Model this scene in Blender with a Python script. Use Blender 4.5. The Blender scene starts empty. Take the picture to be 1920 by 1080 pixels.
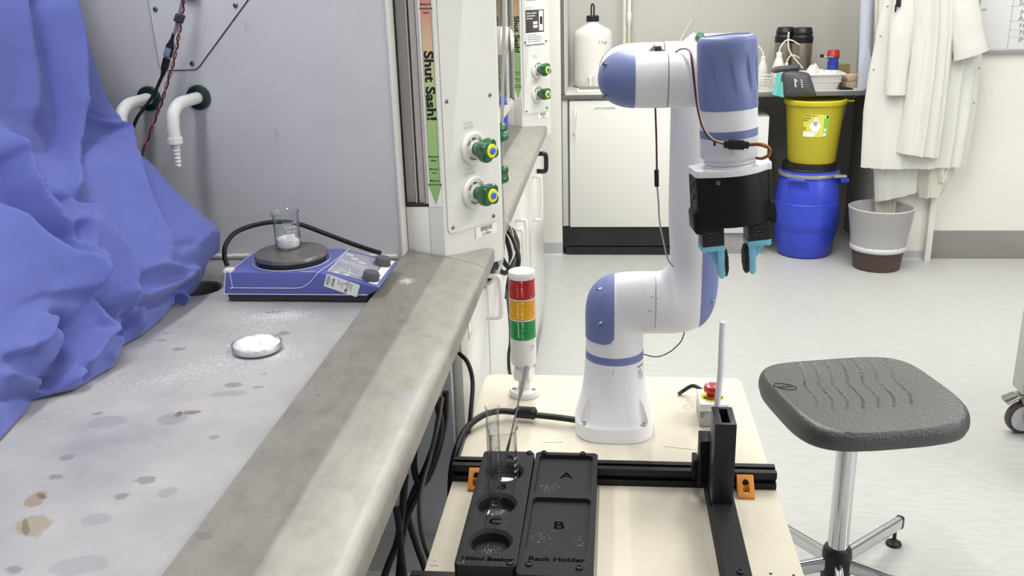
import bpy, bmesh, math, random
from mathutils import Vector as V, Matrix, Euler, noise
random.seed(7)
sc = bpy.context.scene
COL = sc.collection
PI = math.pi

# ------------------------------------------------------------------ camera
FPX = 1754.0
RC = ((0.9947, 0.0059, -0.1030), (0.0996, -0.3124, 0.9447), (-0.0266, -0.9499, -0.3113))   # camera (right, down, forward) -> world
CAM = V((0, 0, 1.44))
cam_d = bpy.data.cameras.new('camera')
cam = bpy.data.objects.new('camera', cam_d)
COL.objects.link(cam)
cam_d.sensor_width = 36.0
cam_d.lens = 36.0 * FPX / 1920.0
cam_d.clip_start = 0.02
m3 = Matrix(((RC[0][0], -RC[0][1], -RC[0][2]), (RC[1][0], -RC[1][1], -RC[1][2]), (RC[2][0], -RC[2][1], -RC[2][2])))
cam.matrix_world = Matrix.Translation(CAM) @ m3.to_4x4()
sc.camera = cam

# ------------------------------------------------------------------ light
sc.view_settings.view_transform = 'Standard'
sc.view_settings.look = 'None'
sc.view_settings.gamma = 1.0
sc.view_settings.use_curve_mapping = False
sc.view_settings.exposure = -0.28
sc.cycles.transparent_max_bounces = 40
wd = bpy.data.worlds.new('room_glow')
sc.world = wd
wd.use_nodes = True
wd.node_tree.nodes['Background'].inputs[0].default_value = (0.94, 0.97, 1.0, 1)
wd.node_tree.nodes['Background'].inputs[1].default_value = 0.32


def area(name, loc, sx, sy, power, color=(1, 1, 1), rot=(0, 0, 0)):
    d = bpy.data.lights.new(name, 'AREA')
    d.shape = 'RECTANGLE'
    d.size = sx
    d.size_y = sy
    d.energy = power
    d.color = color
    o = bpy.data.objects.new(name, d)
    COL.objects.link(o)
    o.location = loc
    o.rotation_euler = rot
    return o


WARM = (1.0, 0.99, 0.965)
area('ceiling_lamp', (-0.15, 3.0, 2.96), 0.016, 4.0, 84, WARM)
area('ceiling_lamp', (2.2, 1.5, 2.96), 0.6, 1.8, 44, WARM)
area('ceiling_lamp', (1.0, 3.5, 2.96), 0.6, 1.6, 48, WARM)
area('ceiling_lamp', (3.2, 3.0, 2.96), 0.6, 2.4, 44, WARM)
area('ceiling_lamp', (1.2, -1.4, 2.96), 0.6, 1.6, 18, WARM)
area('right_fill_light', (4.6, 0.2, 1.7), 2.4, 1.6, 72, (0.97, 0.98, 1.0), (PI / 2, 0, math.radians(80)))  # added low fill from the right, no window known there
area('fume_hood_lamp', (-0.78, 1.05, 2.28), 0.16, 1.0, 13, (0.96, 0.97, 1.0))


# ------------------------------------------------------------------ helpers
def ray(px, py):
    c = ((px - 960) / FPX, (py - 540) / FPX, 1.0)
    return V([sum(RC[i][k] * c[k] for k in range(3)) for i in range(3)])


def at_z(px, py, z):
    r = ray(px, py)
    return CAM + r * ((z - CAM.z) / r.z)


def at_y(px, py, y):
    r = ray(px, py)
    return CAM + r * (y / r.y)


def at_x(px, py, x):
    r = ray(px, py)
    return CAM + r * (x / r.x)


def lin(h):
    h = h.lstrip('#')
    o = []
    for i in (0, 2, 4):
        c = int(h[i:i + 2], 16) / 255
        o.append(c / 12.92 if c <= 0.04045 else ((c + 0.055) / 1.055) ** 2.4)
    return (o[0], o[1], o[2], 1)


MATS = {}


def mat(name, hexc, rough=0.5, metal=0.0, spec=0.5, bump=None, var=None, coat=0.0, trans=0.0, ior=1.45, sheen=0.0, aniso=0.0):
    """bump=(scale, strength[, stretch]); var=(scale, other colour, amount[, stretch])"""
    if name in MATS:
        return MATS[name]
    m = bpy.data.materials.new(name)
    m.use_nodes = True
    nt = m.node_tree
    b = nt.nodes['Principled BSDF']
    b.inputs['Base Color'].default_value = lin(hexc)
    b.inputs['Roughness'].default_value = rough
    b.inputs['Metallic'].default_value = metal
    b.inputs['Specular IOR Level'].default_value = spec
    b.inputs['Coat Weight'].default_value = coat
    b.inputs['Transmission Weight'].default_value = trans
    b.inputs['IOR'].default_value = ior
    b.inputs['Sheen Weight'].default_value = sheen
    if bump or var:
        tc = nt.nodes.new('ShaderNodeTexCoord')
    if var:
        mp = nt.nodes.new('ShaderNodeMapping')
        mp.inputs['Scale'].default_value = var[3] if len(var) > 3 else (1, 1, 1)
        nt.links.new(tc.outputs['Object'], mp.inputs[0])
        n = nt.nodes.new('ShaderNodeTexNoise')
        n.inputs['Scale'].default_value = var[0]
        n.inputs['Detail'].default_value = 6
        n.inputs['Roughness'].default_value = 0.65
        nt.links.new(mp.outputs[0], n.inputs['Vector'])
        rp = nt.nodes.new('ShaderNodeValToRGB')
        rp.color_ramp.elements[0].position = 0.38
        rp.color_ramp.elements[1].position = 0.66
        c0 = lin(hexc)
        c1 = lin(var[1])
        rp.color_ramp.elements[0].color = c0
        rp.color_ramp.elements[1].color = [c0[i] + (c1[i] - c0[i]) * var[2] for i in range(3)] + [1]
        nt.links.new(n.outputs['Fac'], rp.inputs[0])
        nt.links.new(rp.outputs[0], b.inputs['Base Color'])
    if bump:
        mp2 = nt.nodes.new('ShaderNodeMapping')
        mp2.inputs['Scale'].default_value = bump[2] if len(bump) > 2 else (1, 1, 1)
        nt.links.new(tc.outputs['Object'], mp2.inputs[0])
        n2 = nt.nodes.new('ShaderNodeTexNoise')
        n2.inputs['Scale'].default_value = bump[0]
        n2.inputs['Detail'].default_value = 3
        nt.links.new(mp2.outputs[0], n2.inputs['Vector'])
        bp = nt.nodes.new('ShaderNodeBump')
        bp.inputs['Strength'].default_value = bump[1]
        bp.inputs['Distance'].default_value = 0.002
        nt.links.new(n2.outputs['Fac'], bp.inputs['Height'])
        nt.links.new(bp.outputs[0], b.inputs['Normal'])
    MATS[name] = m
    return m


def newbm():
    return bmesh.new()


def fin(me, ang=35):
    me.polygons.foreach_set('use_smooth', [True] * len(me.polygons))
    if ang is not None:
        me.set_sharp_from_angle(angle=math.radians(ang))


def obj(name, bm, m, parent=None, ang=35, fix=True):
    if fix:
        bmesh.ops.recalc_face_normals(bm, faces=bm.faces)
    me = bpy.data.meshes.new(name)
    bm.to_mesh(me)
    bm.free()
    fin(me, ang)
    o = bpy.data.objects.new(name, me)
    COL.objects.link(o)
    for mm in (m if isinstance(m, (list, tuple)) else [m]):
        me.materials.append(mm)
    if parent is not None:
        attach(o, parent)
    return o


def wloc(o):
    """world translation of a thing, part or sub-part before any depsgraph update"""
    M = o.matrix_basis.copy()
    p = o.parent
    if p is not None:
        M = wloc(p) @ o.matrix_parent_inverse @ M
    return M


def attach(o, parent):
    o.parent = parent
    o.matrix_parent_inverse = wloc(parent).inverted()


def tag(o, label, cat, group=None, kind=None):
    o['label'] = label
    o['category'] = cat
    if group:
        o['group'] = group
    if kind:
        o['kind'] = kind
    return o


def thing(name, label, cat, loc=(0, 0, 0), group=None):
    o = bpy.data.objects.new(name, None)
    o.empty_display_size = 0.05
    COL.objects.link(o)
    o.location = loc
    return tag(o, label, cat, group)


def struct(name, bm, m, ang=35):
    o = obj(name, bm, m, None, ang)
    o['kind'] = 'structure'
    return o


def copy_tree(o, parent=None):
    c = o.copy()
    COL.objects.link(c)
    if parent is not None:
        inv = o.matrix_parent_inverse.copy()
        c.parent = parent
        c.matrix_parent_inverse = inv
    for ch in list(o.children):
        copy_tree(ch, c)
    return c


def merge(bm, tmp, M=None):
    if M is not None:
        bmesh.ops.transform(tmp, matrix=M, verts=tmp.verts)
    me = bpy.data.meshes.new('tmp')
    tmp.to_mesh(me)
    tmp.free()
    bm.from_mesh(me)
    bpy.data.meshes.remove(me)


def box(bm, lo, hi, bev=0.0, seg=2, M=None):
    t = newbm()
    lo, hi = V(lo), V(hi)
    c = (lo + hi) / 2
    s = hi - lo
    bmesh.ops.create_cube(t, size=1.0, matrix=Matrix.Translation(c) @ Matrix.Diagonal((s.x, s.y, s.z, 1)))
    if bev > 0:
        bmesh.ops.bevel(t, geom=list(t.edges), offset=min(bev, 0.49 * min(s)), segments=seg, affect='EDGES', profile=0.5)
    merge(bm, t, M)


def ring_faces(bm, rings, close=True, cap0=True, cap1=True):
    n = len(rings[0])
    for a, b in zip(rings, rings[1:]):
        for i in range(n if close else n - 1):
            j = (i + 1) % n
            bm.faces.new((a[i], a[j], b[j], b[i]))
    if close and cap0:
        bm.faces.new(list(reversed(rings[0])))
    if close and cap1:
        bm.faces.new(rings[-1])


def loft(bm, ringpts, cap0=True, cap1=True, close=True):
    rings = [[bm.verts.new(p) for p in r] for r in ringpts]
    ring_faces(bm, rings, close, cap0, cap1)


def lathe(bm, prof, M=None, seg=32, a0=0.0, cap0=True, cap1=True, rad=None):
    """profile of (r, z) pairs about local z; rad(angle, z) scales the radius"""
    M = M or Matrix.Identity(4)
    rp = []
    for r, z in prof:
        row = []
        for i in range(seg):
            a = a0 + 2 * PI * i / seg
            k = rad(a, z) if rad else 1.0
            row.append(M @ V((max(r, 1e-5) * k * math.cos(a), max(r, 1e-5) * k * math.sin(a), z)))
        rp.append(row)
    loft(bm, rp, cap0, cap1)


def axis_m(p, d):
    """matrix putting local z along d at p"""
    d = V(d).normalized()
    q = V((0, 0, 1)).rotation_difference(d)
    return Matrix.Translation(V(p)) @ q.to_matrix().to_4x4()


def cyl(bm, p0, p1, r0, r1=None, seg=20, bev=0.0):
    p0, p1 = V(p0), V(p1)
    L = (p1 - p0).length
    r1 = r0 if r1 is None else r1
    if bev > 0:
        pr = [(r0 - bev, 0), (r0 - bev * .3, bev * .3), (r0, bev), (r1, L - bev), (r1 - bev * .3, L - bev * .3), (r1 - bev, L)]
    else:
        pr = [(r0, 0), (r1, L)]
    lathe(bm, pr, axis_m(p0, p1 - p0), seg)


def spline(pts, n=8, closed=False):
    pts = [V(p) for p in pts]
    out = []
    N = len(pts)
    rng = range(N if closed else N - 1)
    for i in rng:
        if closed:
            p0, p1, p2, p3 = pts[(i - 1) % N], pts[i], pts[(i + 1) % N], pts[(i + 2) % N]
        else:
            p1, p2 = pts[i], pts[i + 1]
            p0 = pts[i - 1] if i > 0 else p1 * 2 - p2
            p3 = pts[i + 2] if i + 2 < N else p2 * 2 - p1
        for k in range(n):
            t = k / n
            out.append(0.5 * ((2 * p1) + (p2 - p0) * t + (2 * p0 - 5 * p1 + 4 * p2 - p3) * t * t + (3 * p1 - p0 - 3 * p2 + p3) * t ** 3))
    if not closed:
        out.append(pts[-1].copy())
    return out


def tube(bm, pts, r, seg=10, smooth=8, closed=False):
    """r: number or function of 0..1"""
    P = spline(pts, smooth, closed) if smooth else [V(p) for p in pts]
    N = len(P)
    nrm = None
    rings = []
    for i in range(N):
        if closed:
            t = (P[(i + 1) % N] - P[i - 1]).normalized()
        else:
            t = (P[min(i + 1, N - 1)] - P[max(i - 1, 0)]).normalized()
        if nrm is None:
            nrm = t.orthogonal().normalized()
        nrm = (nrm - t * nrm.dot(t))
        nrm = nrm.normalized() if nrm.length > 1e-6 else t.orthogonal().normalized()
        bt = t.cross(nrm)
        rr = r(i / max(1, N - 1)) if callable(r) else r
        rings.append([P[i] + (nrm * math.cos(2 * PI * k / seg) + bt * math.sin(2 * PI * k / seg)) * rr for k in range(seg)])
    if closed:
        vs = [[bm.verts.new(p) for p in rg] for rg in rings]
        best = min(range(seg), key=lambda s: sum((vs[0][(k + s) % seg].co - vs[-1][k].co).length for k in range(seg)))
        ring_faces(bm, vs, True, False, False)
        last = [vs[0][(k + best) % seg] for k in range(seg)]
        for i in range(seg):
            j = (i + 1) % seg
            bm.faces.new((vs[-1][i], vs[-1][j], last[j], last[i]))
    else:
        loft(bm, rings)


def prism(bm, poly, z0, z1, M=None, bev=0.0):
    """polygon of (x, y) extruded z0..z1"""
    t = newbm()
    a = [t.verts.new((p[0], p[1], z0)) for p in poly]
    b = [t.verts.new((p[0], p[1], z1)) for p in poly]
    ring_faces(t, [a, b])
    bmesh.ops.recalc_face_normals(t, faces=t.faces)
    if bev > 0:
        es = [e for e in t.edges if abs(e.verts[0].co.z - e.verts[1].co.z) < 1e-7]
        bmesh.ops.bevel(t, geom=es, offset=bev, segments=2, affect='EDGES', profile=0.5)
    merge(bm, t, M)


def frame_m(o, right, up):
    r = V(right).normalized()
    u = V(up).normalized()
    n = r.cross(u)
    return Matrix(((r.x, u.x, n.x, o[0]), (r.y, u.y, n.y, o[1]), (r.z, u.z, n.z, o[2]), (0, 0, 0, 1)))


def rrect(w, h, r, n=5, cx=0, cy=0):
    pts = []
    for (sx, sy, a) in ((1, 1, 0), (-1, 1, PI / 2), (-1, -1, PI), (1, -1, 1.5 * PI)):
        for k in range(n + 1):
            t = a + PI / 2 * k / n
            pts.append((cx + sx * (w / 2 - r) + r * math.cos(t), cy + sy * (h / 2 - r) + r * math.sin(t)))
    return pts


def sell(hx, hy, n, seg):
    out = []
    for i in range(seg):
        a = 2 * PI * i / seg
        c, s = math.cos(a), math.sin(a)
        k = (abs(c) ** n + abs(s) ** n) ** (-1 / n)
        out.append((hx * k * c, hy * k * s))
    return out


def text_bm(s, size, M, bold=0.0, depth=0.0003, align='CENTER', sx=1.0):
    cu = bpy.data.curves.new('lettering', 'FONT')
    cu.body = s
    cu.size = size
    cu.align_x = align
    cu.align_y = 'CENTER'
    cu.extrude = depth
    cu.offset = bold
    cu.resolution_u = 3
    o = bpy.data.objects.new('lettering', cu)
    me = bpy.data.meshes.new_from_object(o)
    b = newbm()
    b.from_mesh(me)
    bmesh.ops.transform(b, matrix=M @ Matrix.Diagonal((sx, 1, 1, 1)), verts=b.verts)
    bpy.data.objects.remove(o)
    bpy.data.curves.remove(cu)
    bpy.data.meshes.remove(me)
    return b


def text(bm, s, size, M, **k):
    merge(bm, text_bm(s, size, M, **k))


def cut(o, cutter_bm):
    """subtract a solid from a mesh object, baked at once"""
    bmesh.ops.recalc_face_normals(cutter_bm, faces=cutter_bm.faces)
    cm = bpy.data.meshes.new('cutter')
    cutter_bm.to_mesh(cm)
    cutter_bm.free()
    co = bpy.data.objects.new('cutter', cm)
    COL.objects.link(co)
    par, inv = o.parent, o.matrix_parent_inverse.copy()
    o.parent = None
    md = o.modifiers.new('cut', 'BOOLEAN')
    md.operation = 'DIFFERENCE'
    md.object = co
    md.solver = 'EXACT'
    dg = bpy.context.evaluated_depsgraph_get()
    dg.update()
    me = bpy.data.meshes.new_from_object(o.evaluated_get(dg))
    o.modifiers.clear()
    old = o.data
    o.data = me
    fin(me, 35)
    bpy.data.meshes.remove(old)
    bpy.data.objects.remove(co)
    bpy.data.meshes.remove(cm)
    if par is not None:
        o.parent = par
        o.matrix_parent_inverse = inv


def lines(bm, M, rows, w, h, gap, seed=1, thick=0.0002, frac=(0.5, 1.0)):
    """rows of fine print: each a thin raised bar of broken words; M has x right, y up"""
    rd = random.Random(seed)
    for r in range(rows):
        x = 0.0
        end = w * rd.uniform(*frac)
        while x < end:
            l = rd.uniform(h * 1.2, h * 4.5)
            l = min(l, end - x)
            if l > h * 0.4:
                box(bm, (x, -r * gap - h, 0), (x + l, -r * gap, thick), M=M)
            x += l + h * 0.7


# ------------------------------------------------------------------ materials
M_ = dict(
    white_wall=mat('painted_wall', '#e4e2da', 0.6, var=(3, '#dedbd0', 0.5)),
    back_wall=mat('alcove_wall', '#bfbeb8', 0.55, var=(140, '#b2b0a9', 0.8)),
    part=mat('partition_laminate', '#b9b7af', 0.5, var=(60, '#aeaba2', 0.5)),
    white=mat('white_enamel', '#e3e2dc', 0.35),
    hood_white=mat('hood_enamel', '#dcdbd5', 0.3),
    lam=mat('white_laminate', '#e6e5de', 0.4),
    grey_edge=mat('grey_edge', '#6f706e', 0.45),
    black_plinth=mat('black_plinth', '#1c1c1d', 0.4, var=(12, '#2a2a2a', 0.8)),
    dark=mat('dark_interior', '#b5b2ac', 0.6),
    robot_white=mat('robot_white', '#e9e9ec', 0.38, spec=0.4),
    robot_blue=mat('robot_blue', '#737fae', 0.4, spec=0.45),
    black_plastic=mat('black_plastic', '#17171a', 0.42),
    black_print=mat('printed_black_plastic', '#111114', 0.5, spec=0.25, bump=(900, 0.15, (0.05, 0.05, 1))),
    black_flat=mat('black_flat_print', '#29282a', 0.6, spec=0.15, bump=(700, 0.2, (1, 0.05, 1))),
    black_rubber=mat('black_rubber', '#141416', 0.5),
    black_anod=mat('black_anodised', '#141417', 0.33, metal=0.3),
    chrome=mat('chrome', '#d6d7da', 0.1, metal=1.0),
    steel=mat('steel', '#b9b8b4', 0.32, metal=0.9),
    screw=mat('screw_steel', '#7e7d7c', 0.3, metal=1.0),
    green=mat('green_plastic', '#1f5c34', 0.22, coat=0.5),
    dark_green=mat('dark_green_flange', '#0f2c22', 0.25, coat=0.5),
    yellow=mat('knob_yellow', '#e3e12c', 0.4),
    blue=mat('knob_blue', '#3c66d8', 0.4),
    engraved=mat('engraved_black', '#050505', 0.95, spec=0.05),
    ink=mat('black_ink', '#15150f', 0.6),
    grey_ink=mat('grey_ink', '#6d6c6a', 0.6),
    faint_ink=mat('faint_ink', '#c4c2bb', 0.6),
    label=mat('label_paper', '#efeeea', 0.5),
    orange=mat('orange_print', '#d58a33', 0.5, bump=(600, 0.2)),
    finger=mat('light_blue_print', '#80c2dd', 0.5, bump=(600, 0.1)),
    powder=mat('white_powder', '#f6f6f7', 0.9, bump=(300, 0.6)),
    red_wire=mat('red_wire', '#a8475a', 0.4),
    black_wire=mat('black_wire', '#1b1b1d', 0.4),
    white_wire=mat('white_wire', '#dcdad6', 0.4),
    grey_wire=mat('grey_wire', '#7c7b78', 0.4),
)


def clear_glass():
    """thin clear glass: lets light through, mirrors more at grazing angles"""
    m = bpy.data.materials.new('clear_glass')
    m.use_nodes = True
    nt = m.node_tree
    nt.nodes.clear()
    out = nt.nodes.new('ShaderNodeOutputMaterial')
    mx = nt.nodes.new('ShaderNodeMixShader')
    tr = nt.nodes.new('ShaderNodeBsdfTransparent')
    tr.inputs[0].default_value = (0.965, 0.97, 0.97, 1)
    ed = nt.nodes.new('ShaderNodeLayerWeight')
    ed.inputs['Blend'].default_value = 0.5
    rp = nt.nodes.new('ShaderNodeValToRGB')
    rp.color_ramp.elements[0].position = 0.55
    rp.color_ramp.elements[0].color = (0.975, 0.98, 0.98, 1)
    rp.color_ramp.elements[1].position = 0.97
    rp.color_ramp.elements[1].color = (0.42, 0.44, 0.45, 1)
    nt.links.new(ed.outputs['Facing'], rp.inputs[0])
    nt.links.new(rp.outputs[0], tr.inputs[0])
    gl = nt.nodes.new('ShaderNodeBsdfGlossy')
    gl.inputs['Roughness'].default_value = 0.02
    fr = nt.nodes.new('ShaderNodeLayerWeight')
    fr.inputs['Blend'].default_value = 0.5
    pw = nt.nodes.new('ShaderNodeMath')
    pw.operation = 'POWER'
    pw.inputs[1].default_value = 2.6
    nt.links.new(fr.outputs['Facing'], pw.inputs[0])
    mr = nt.nodes.new('ShaderNodeMapRange')
    mr.inputs['To Min'].default_value = 0.03
    mr.inputs['To Max'].default_value = 0.8
    nt.links.new(pw.outputs[0], mr.inputs['Value'])
    nt.links.new(mr.outputs[0], mx.inputs[0])
    nt.links.new(tr.outputs[0], mx.inputs[1])
    nt.links.new(gl.outputs[0], mx.inputs[2])
    nt.links.new(mx.outputs[0], out.inputs[0])
    return m


M_['glass'] = clear_glass()


# ================================================================== setting
def floor_mat():
    m = mat('vinyl_floor', '#cbcac6', 0.38, spec=0.35)
    nt = m.node_tree
    b = nt.nodes['Principled BSDF']
    tc = nt.nodes.new('ShaderNodeTexCoord')

    def nz(scale, stretch, det):
        mp = nt.nodes.new('ShaderNodeMapping')
        mp.inputs['Scale'].default_value = stretch
        nt.links.new(tc.outputs['Object'], mp.inputs[0])
        n = nt.nodes.new('ShaderNodeTexNoise')
        n.inputs['Scale'].default_value = scale
        n.inputs['Detail'].default_value = det
        nt.links.new(mp.outputs[0], n.inputs['Vector'])
        return n

    a = nz(14, (1, 5, 1), 6)
    r1 = nt.nodes.new('ShaderNodeValToRGB')
    r1.color_ramp.elements[0].position = 0.4
    r1.color_ramp.elements[0].color = lin('#b1b1ae')
    r1.color_ramp.elements[1].position = 0.62
    r1.color_ramp.elements[1].color = lin('#b8b8b5')
    nt.links.new(a.outputs['Fac'], r1.inputs[0])
    c = nz(55, (1, 4, 1), 2)
    r2 = nt.nodes.new('ShaderNodeValToRGB')
    r2.color_ramp.elements[0].position = 0.70
    r2.color_ramp.elements[0].color = (0, 0, 0, 1)
    r2.color_ramp.elements[1].position = 0.74
    r2.color_ramp.elements[1].color = (0.7, 0.7, 0.7, 1)
    nt.links.new(c.outputs['Fac'], r2.inputs[0])
    mx = nt.nodes.new('ShaderNodeMix')
    mx.data_type = 'RGBA'
    nt.links.new(r2.outputs[0], mx.inputs[0])
    nt.links.new(r1.outputs[0], mx.inputs[6])
    mx.inputs[7].default_value = lin('#cfcfcc')
    nt.links.new(mx.outputs[2], b.inputs['Base Color'])
    return m


b = newbm()
box(b, (-2.2, -2.5, -0.05), (5.2, 6.2, 0))
struct('floor', b, floor_mat())
b = newbm()
box(b, (-2.2, -2.5, 3.0), (5.2, 6.2, 3.05))
struct('ceiling', b, mat('ceiling_tile', '#e6e5e1', 0.7))
b = newbm()
box(b, (-0.30, 5.60, 0), (1.45, 5.75, 3.0))
struct('wall_back', b, M_['back_wall'])
b = newbm()
box(b, (-2.2, 4.945, 0), (-0.2535, 5.75, 3.0), 0.002)
struct('wall_left', b, M_['white_wall'])
b = newbm()
box(b, (1.655, 4.913, 0), (5.2, 5.1, 3.0))
struct('wall_right', b, M_['white_wall'])
b = newbm()
box(b, (1.655, 4.908, 0.003), (5.2, 4.913, 0.150), 0.001)
for sx in (1.95, 2.35, 2.75):
    for sz in (0.02, 0.14):
        cyl(b, (sx, 4.906, sz), (sx, 4.909, sz), 0.004, seg=8)
struct('baseboard_right', b, mat('kick_plate_steel', '#aaa8a3', 0.38, metal=0.75, var=(3, '#9c9893', 0.6)))
b = newbm()
box(b, (1.628, 4.845, 0), (1.658, 4.96, 3.0), 0.002)
struct('trim_1', b, M_['white_wall'])
# partition between the alcove and the coats: side face to the left, end face towards the room
b = newbm()
box(b, (1.387, 4.884, 0.0), (1.65, 5.75, 3.0), 0.002)
struct('wall_partition', b, M_['part'])
b = newbm()
box(b, (1.389, 4.878, 0.0), (1.63, 4.8835, 3.0))
struct('trim_2', b, M_['white_wall'])
b = newbm()
prism(b, [(0, 0), (-0.035, 0), (-0.012, 0.004), (-0.004, 0.014), (-0.004, 0.05), (0, 0.052)], 1.392, 1.63,
      Matrix(((0, 0, 1, 0), (1, 0, 0, 4.878), (0, 1, 0, 0), (0, 0, 0, 1))))
struct('baseboard_partition', b, mat('coved_vinyl', '#b4b5b7', 0.45))
b = newbm()
prism(b, [(0, 0), (-0.035, 0), (-0.012, 0.004), (-0.004, 0.014), (-0.004, 0.075), (0, 0.078)], -2.0, -0.2535,
      Matrix(((0, 0, 1, 0), (1, 0, 0, 4.945), (0, 1, 0, 0), (0, 0, 0, 1))))
struct('baseboard_left', b, mat('coved_vinyl', '#b4b5b7', 0.45))
# dark edge strip and inner side of the alcove
b = newbm()
box(b, (-0.252, 4.955, 0.872), (-0.236, 4.975, 3.0), 0.001)
struct('trim_3', b, M_['grey_edge'])
b = newbm()
box(b, (-0.252, 4.975, 0.872), (-0.232, 5.60, 3.0), 0.001)
struct('wall_alcove', b, mat('alcove_side', '#d3d2cc', 0.5))

# ------------------------------------------------------------------ far bench
t = tag(obj('worktop', (lambda bb: (box(bb, (-0.252, 4.955, 0.848), (1.384, 5.60, 0.868), 0.0015), bb)[1])(newbm()),
            mat('bench_top', '#c9c8c3', 0.4)),
        'pale laboratory worktop in the alcove holding the carboy and trays', 'worktop')
b = newbm()
box(b, (-0.252, 4.945, 0.846), (1.384, 4.9555, 0.869), 0.001)
obj('edge_strip', b, M_['grey_edge'], t)

t = thing('base_cabinet', 'white laboratory cupboard under the bench behind the robot arm', 'cabinet', (0.1, 5.2, 0))
b = newbm()
box(b, (-0.25, 4.975, 0.16), (0.47, 5.55, 0.846), 0.001)
obj('body', b, M_['lam'], t)
b = newbm()
box(b, (-0.250, 4.955, 0.165), (-0.222, 4.975, 0.846), 0.001)
obj('filler_strip', b, mat('filler', '#c6c5c0', 0.5), t)
b = newbm()
box(b, (-0.222, 4.962, 0.165), (-0.212, 4.974, 0.846))
obj('shadow_gap', b, M_['grey_edge'], t)
b = newbm()
box(b, (-0.211, 4.952, 0.160), (0.467, 4.974, 0.838), 0.0015)
d = obj('door', b, M_['lam'], t)
b = newbm()
hp = [(-0.178, 4.952, 0.79), (-0.178, 4.925, 0.785), (-0.182, 4.918, 0.76), (-0.188, 4.918, 0.70), (-0.186, 4.925, 0.675), (-0.186, 4.952, 0.67)]
tube(b, hp, 0.005, 8)
obj('handle', b, M_['white'], d)
b = newbm()
box(b, (-0.085, 4.9508, 0.792), (0.035, 4.9522, 0.806))
lab = obj('label', b, M_['label'], d)
b = newbm()
text(b, 'EMPTY WINCHESTERS', 0.0105, frame_m((-0.025, 4.9506, 0.799), (1, 0, 0), (0, 0, 1)))
obj('lettering', b, M_['ink'], lab)
b = newbm()
box(b, (-0.250, 5.0, 0.0), (0.47, 5.02, 0.16))
box(b, (-0.250, 4.962, 0.045), (0.47, 5.0, 0.16))
prism(b, rrect(0.70, 0.05, 0.02, 4), 4.962, 5.0, Matrix(((1, 0, 0, 0.115), (0, 0, 1, 0), (0, 1, 0, 0.026), (0, 0, 0, 1))))
obj('plinth', b, M_['black_plinth'], t)

t = thing('pedestal_cabinet', 'small pale grey pedestal unit under the bench beside the blue drum', 'cabinet', (0.70, 5.2, 0))
b = newbm()
box(b, (0.560, 4.99, 0.115), (0.822, 5.5, 0.742), 0.002)
obj('body', b, mat('pedestal', '#bdbcb8', 0.45), t)
b = newbm()
box(b, (0.562, 4.972, 0.12), (0.820, 4.99, 0.74), 0.003)
box(b, (0.594, 4.969, 0.16), (0.788, 4.975, 0.70), 0.003)
d = obj('door', b, mat('pedestal_front', '#d5d4d0', 0.4), t)
b = newbm()
lathe(b, [(0.052, 0.0), (0.052, 0.001)], axis_m((0.655, 4.969, 0.205), (0, -1, 0)), 28)
obj('disc_sticker', b, mat('sticker_grey', '#c9c8c3', 0.5), d)
b = newbm()
box(b, (0.560, 4.995, 0.0), (0.822, 5.5, 0.115), 0.001)
obj('plinth', b, mat('pedestal_plinth', '#a3a29d', 0.5, var=(40, '#8e8c86', 0.7)), t)
b = newbm()
box(b, (0.823, 5.52, 0), (1.384, 5.56, 0.846))
struct('wall_kneehole', b, M_['dark'])
b = newbm()
box(b, (1.376, 4.886, 0.0), (1.3865, 5.56, 0.846), 0.001)
struct('wall_bench_end', b, mat('bench_end', '#a3a29e', 0.5))

# ------------------------------------------------------------------ things on the far bench
BT = 0.868
t = thing('carboy', 'tall white plastic carboy with black cap and tap on the bench', 'carboy', (-0.097, 5.36, BT))
b = newbm()
cx, cy = -0.097, 5.36
prof = [(0.085, 0), (0.102, 0.006), (0.106, 0.02), (0.107, 0.05), (0.107, 0.275), (0.105, 0.292), (0.092, 0.308), (0.06, 0.326), (0.036, 0.338), (0.031, 0.343), (0.031, 0.357)]
lathe(b, prof, Matrix.Translation((cx, cy, BT)), 40)
bd = obj('bottle', b, mat('translucent_hdpe', '#dedcd5', 0.45, spec=0.4), t, 60)
b = newbm()
text(b, '11w', 0.030, frame_m((cx + 0.055, cy - 0.0935, BT + 0.245), (1, 0.5, 0), (0, 0, 1)), sx=1.1)
obj('pen_marking', b, mat('blue_pen', '#8d93b4', 0.6), bd)
b = newbm()
lathe(b, [(0.030, 0), (0.034, 0.002), (0.034, 0.028), (0.030, 0.033), (0.012, 0.034)], Matrix.Translation((cx, cy, BT + 0.350)), 24, rad=lambda a, z: 1 + 0.03 * math.cos(12 * a))
cp = obj('cap', b, M_['black_plastic'], t)
b = newbm()
tube(b, [(cx - 0.007, cy, BT + 0.38), (cx - 0.007, cy, BT + 0.43), (cx, cy, BT + 0.443), (cx + 0.007, cy, BT + 0.43), (cx + 0.007, cy, BT + 0.38)], 0.0045, 8)
obj('loop_handle', b, M_['black_plastic'], cp)
b = newbm()
cyl(b, (cx - 0.01, cy - 0.10, BT + 0.062), (cx - 0.01, cy - 0.14, BT + 0.062), 0.013, 0.010, 14, 0.002)
cyl(b, (cx - 0.01, cy - 0.132, BT + 0.07), (cx - 0.01, cy - 0.132, BT + 0.018), 0.008, 0.006, 12)
box(b, (cx - 0.012, cy - 0.14, BT + 0.072), (cx + 0.022, cy - 0.125, BT + 0.079), 0.002)
obj('tap', b, mat('tap_white', '#efeee9', 0.35), t)

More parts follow.
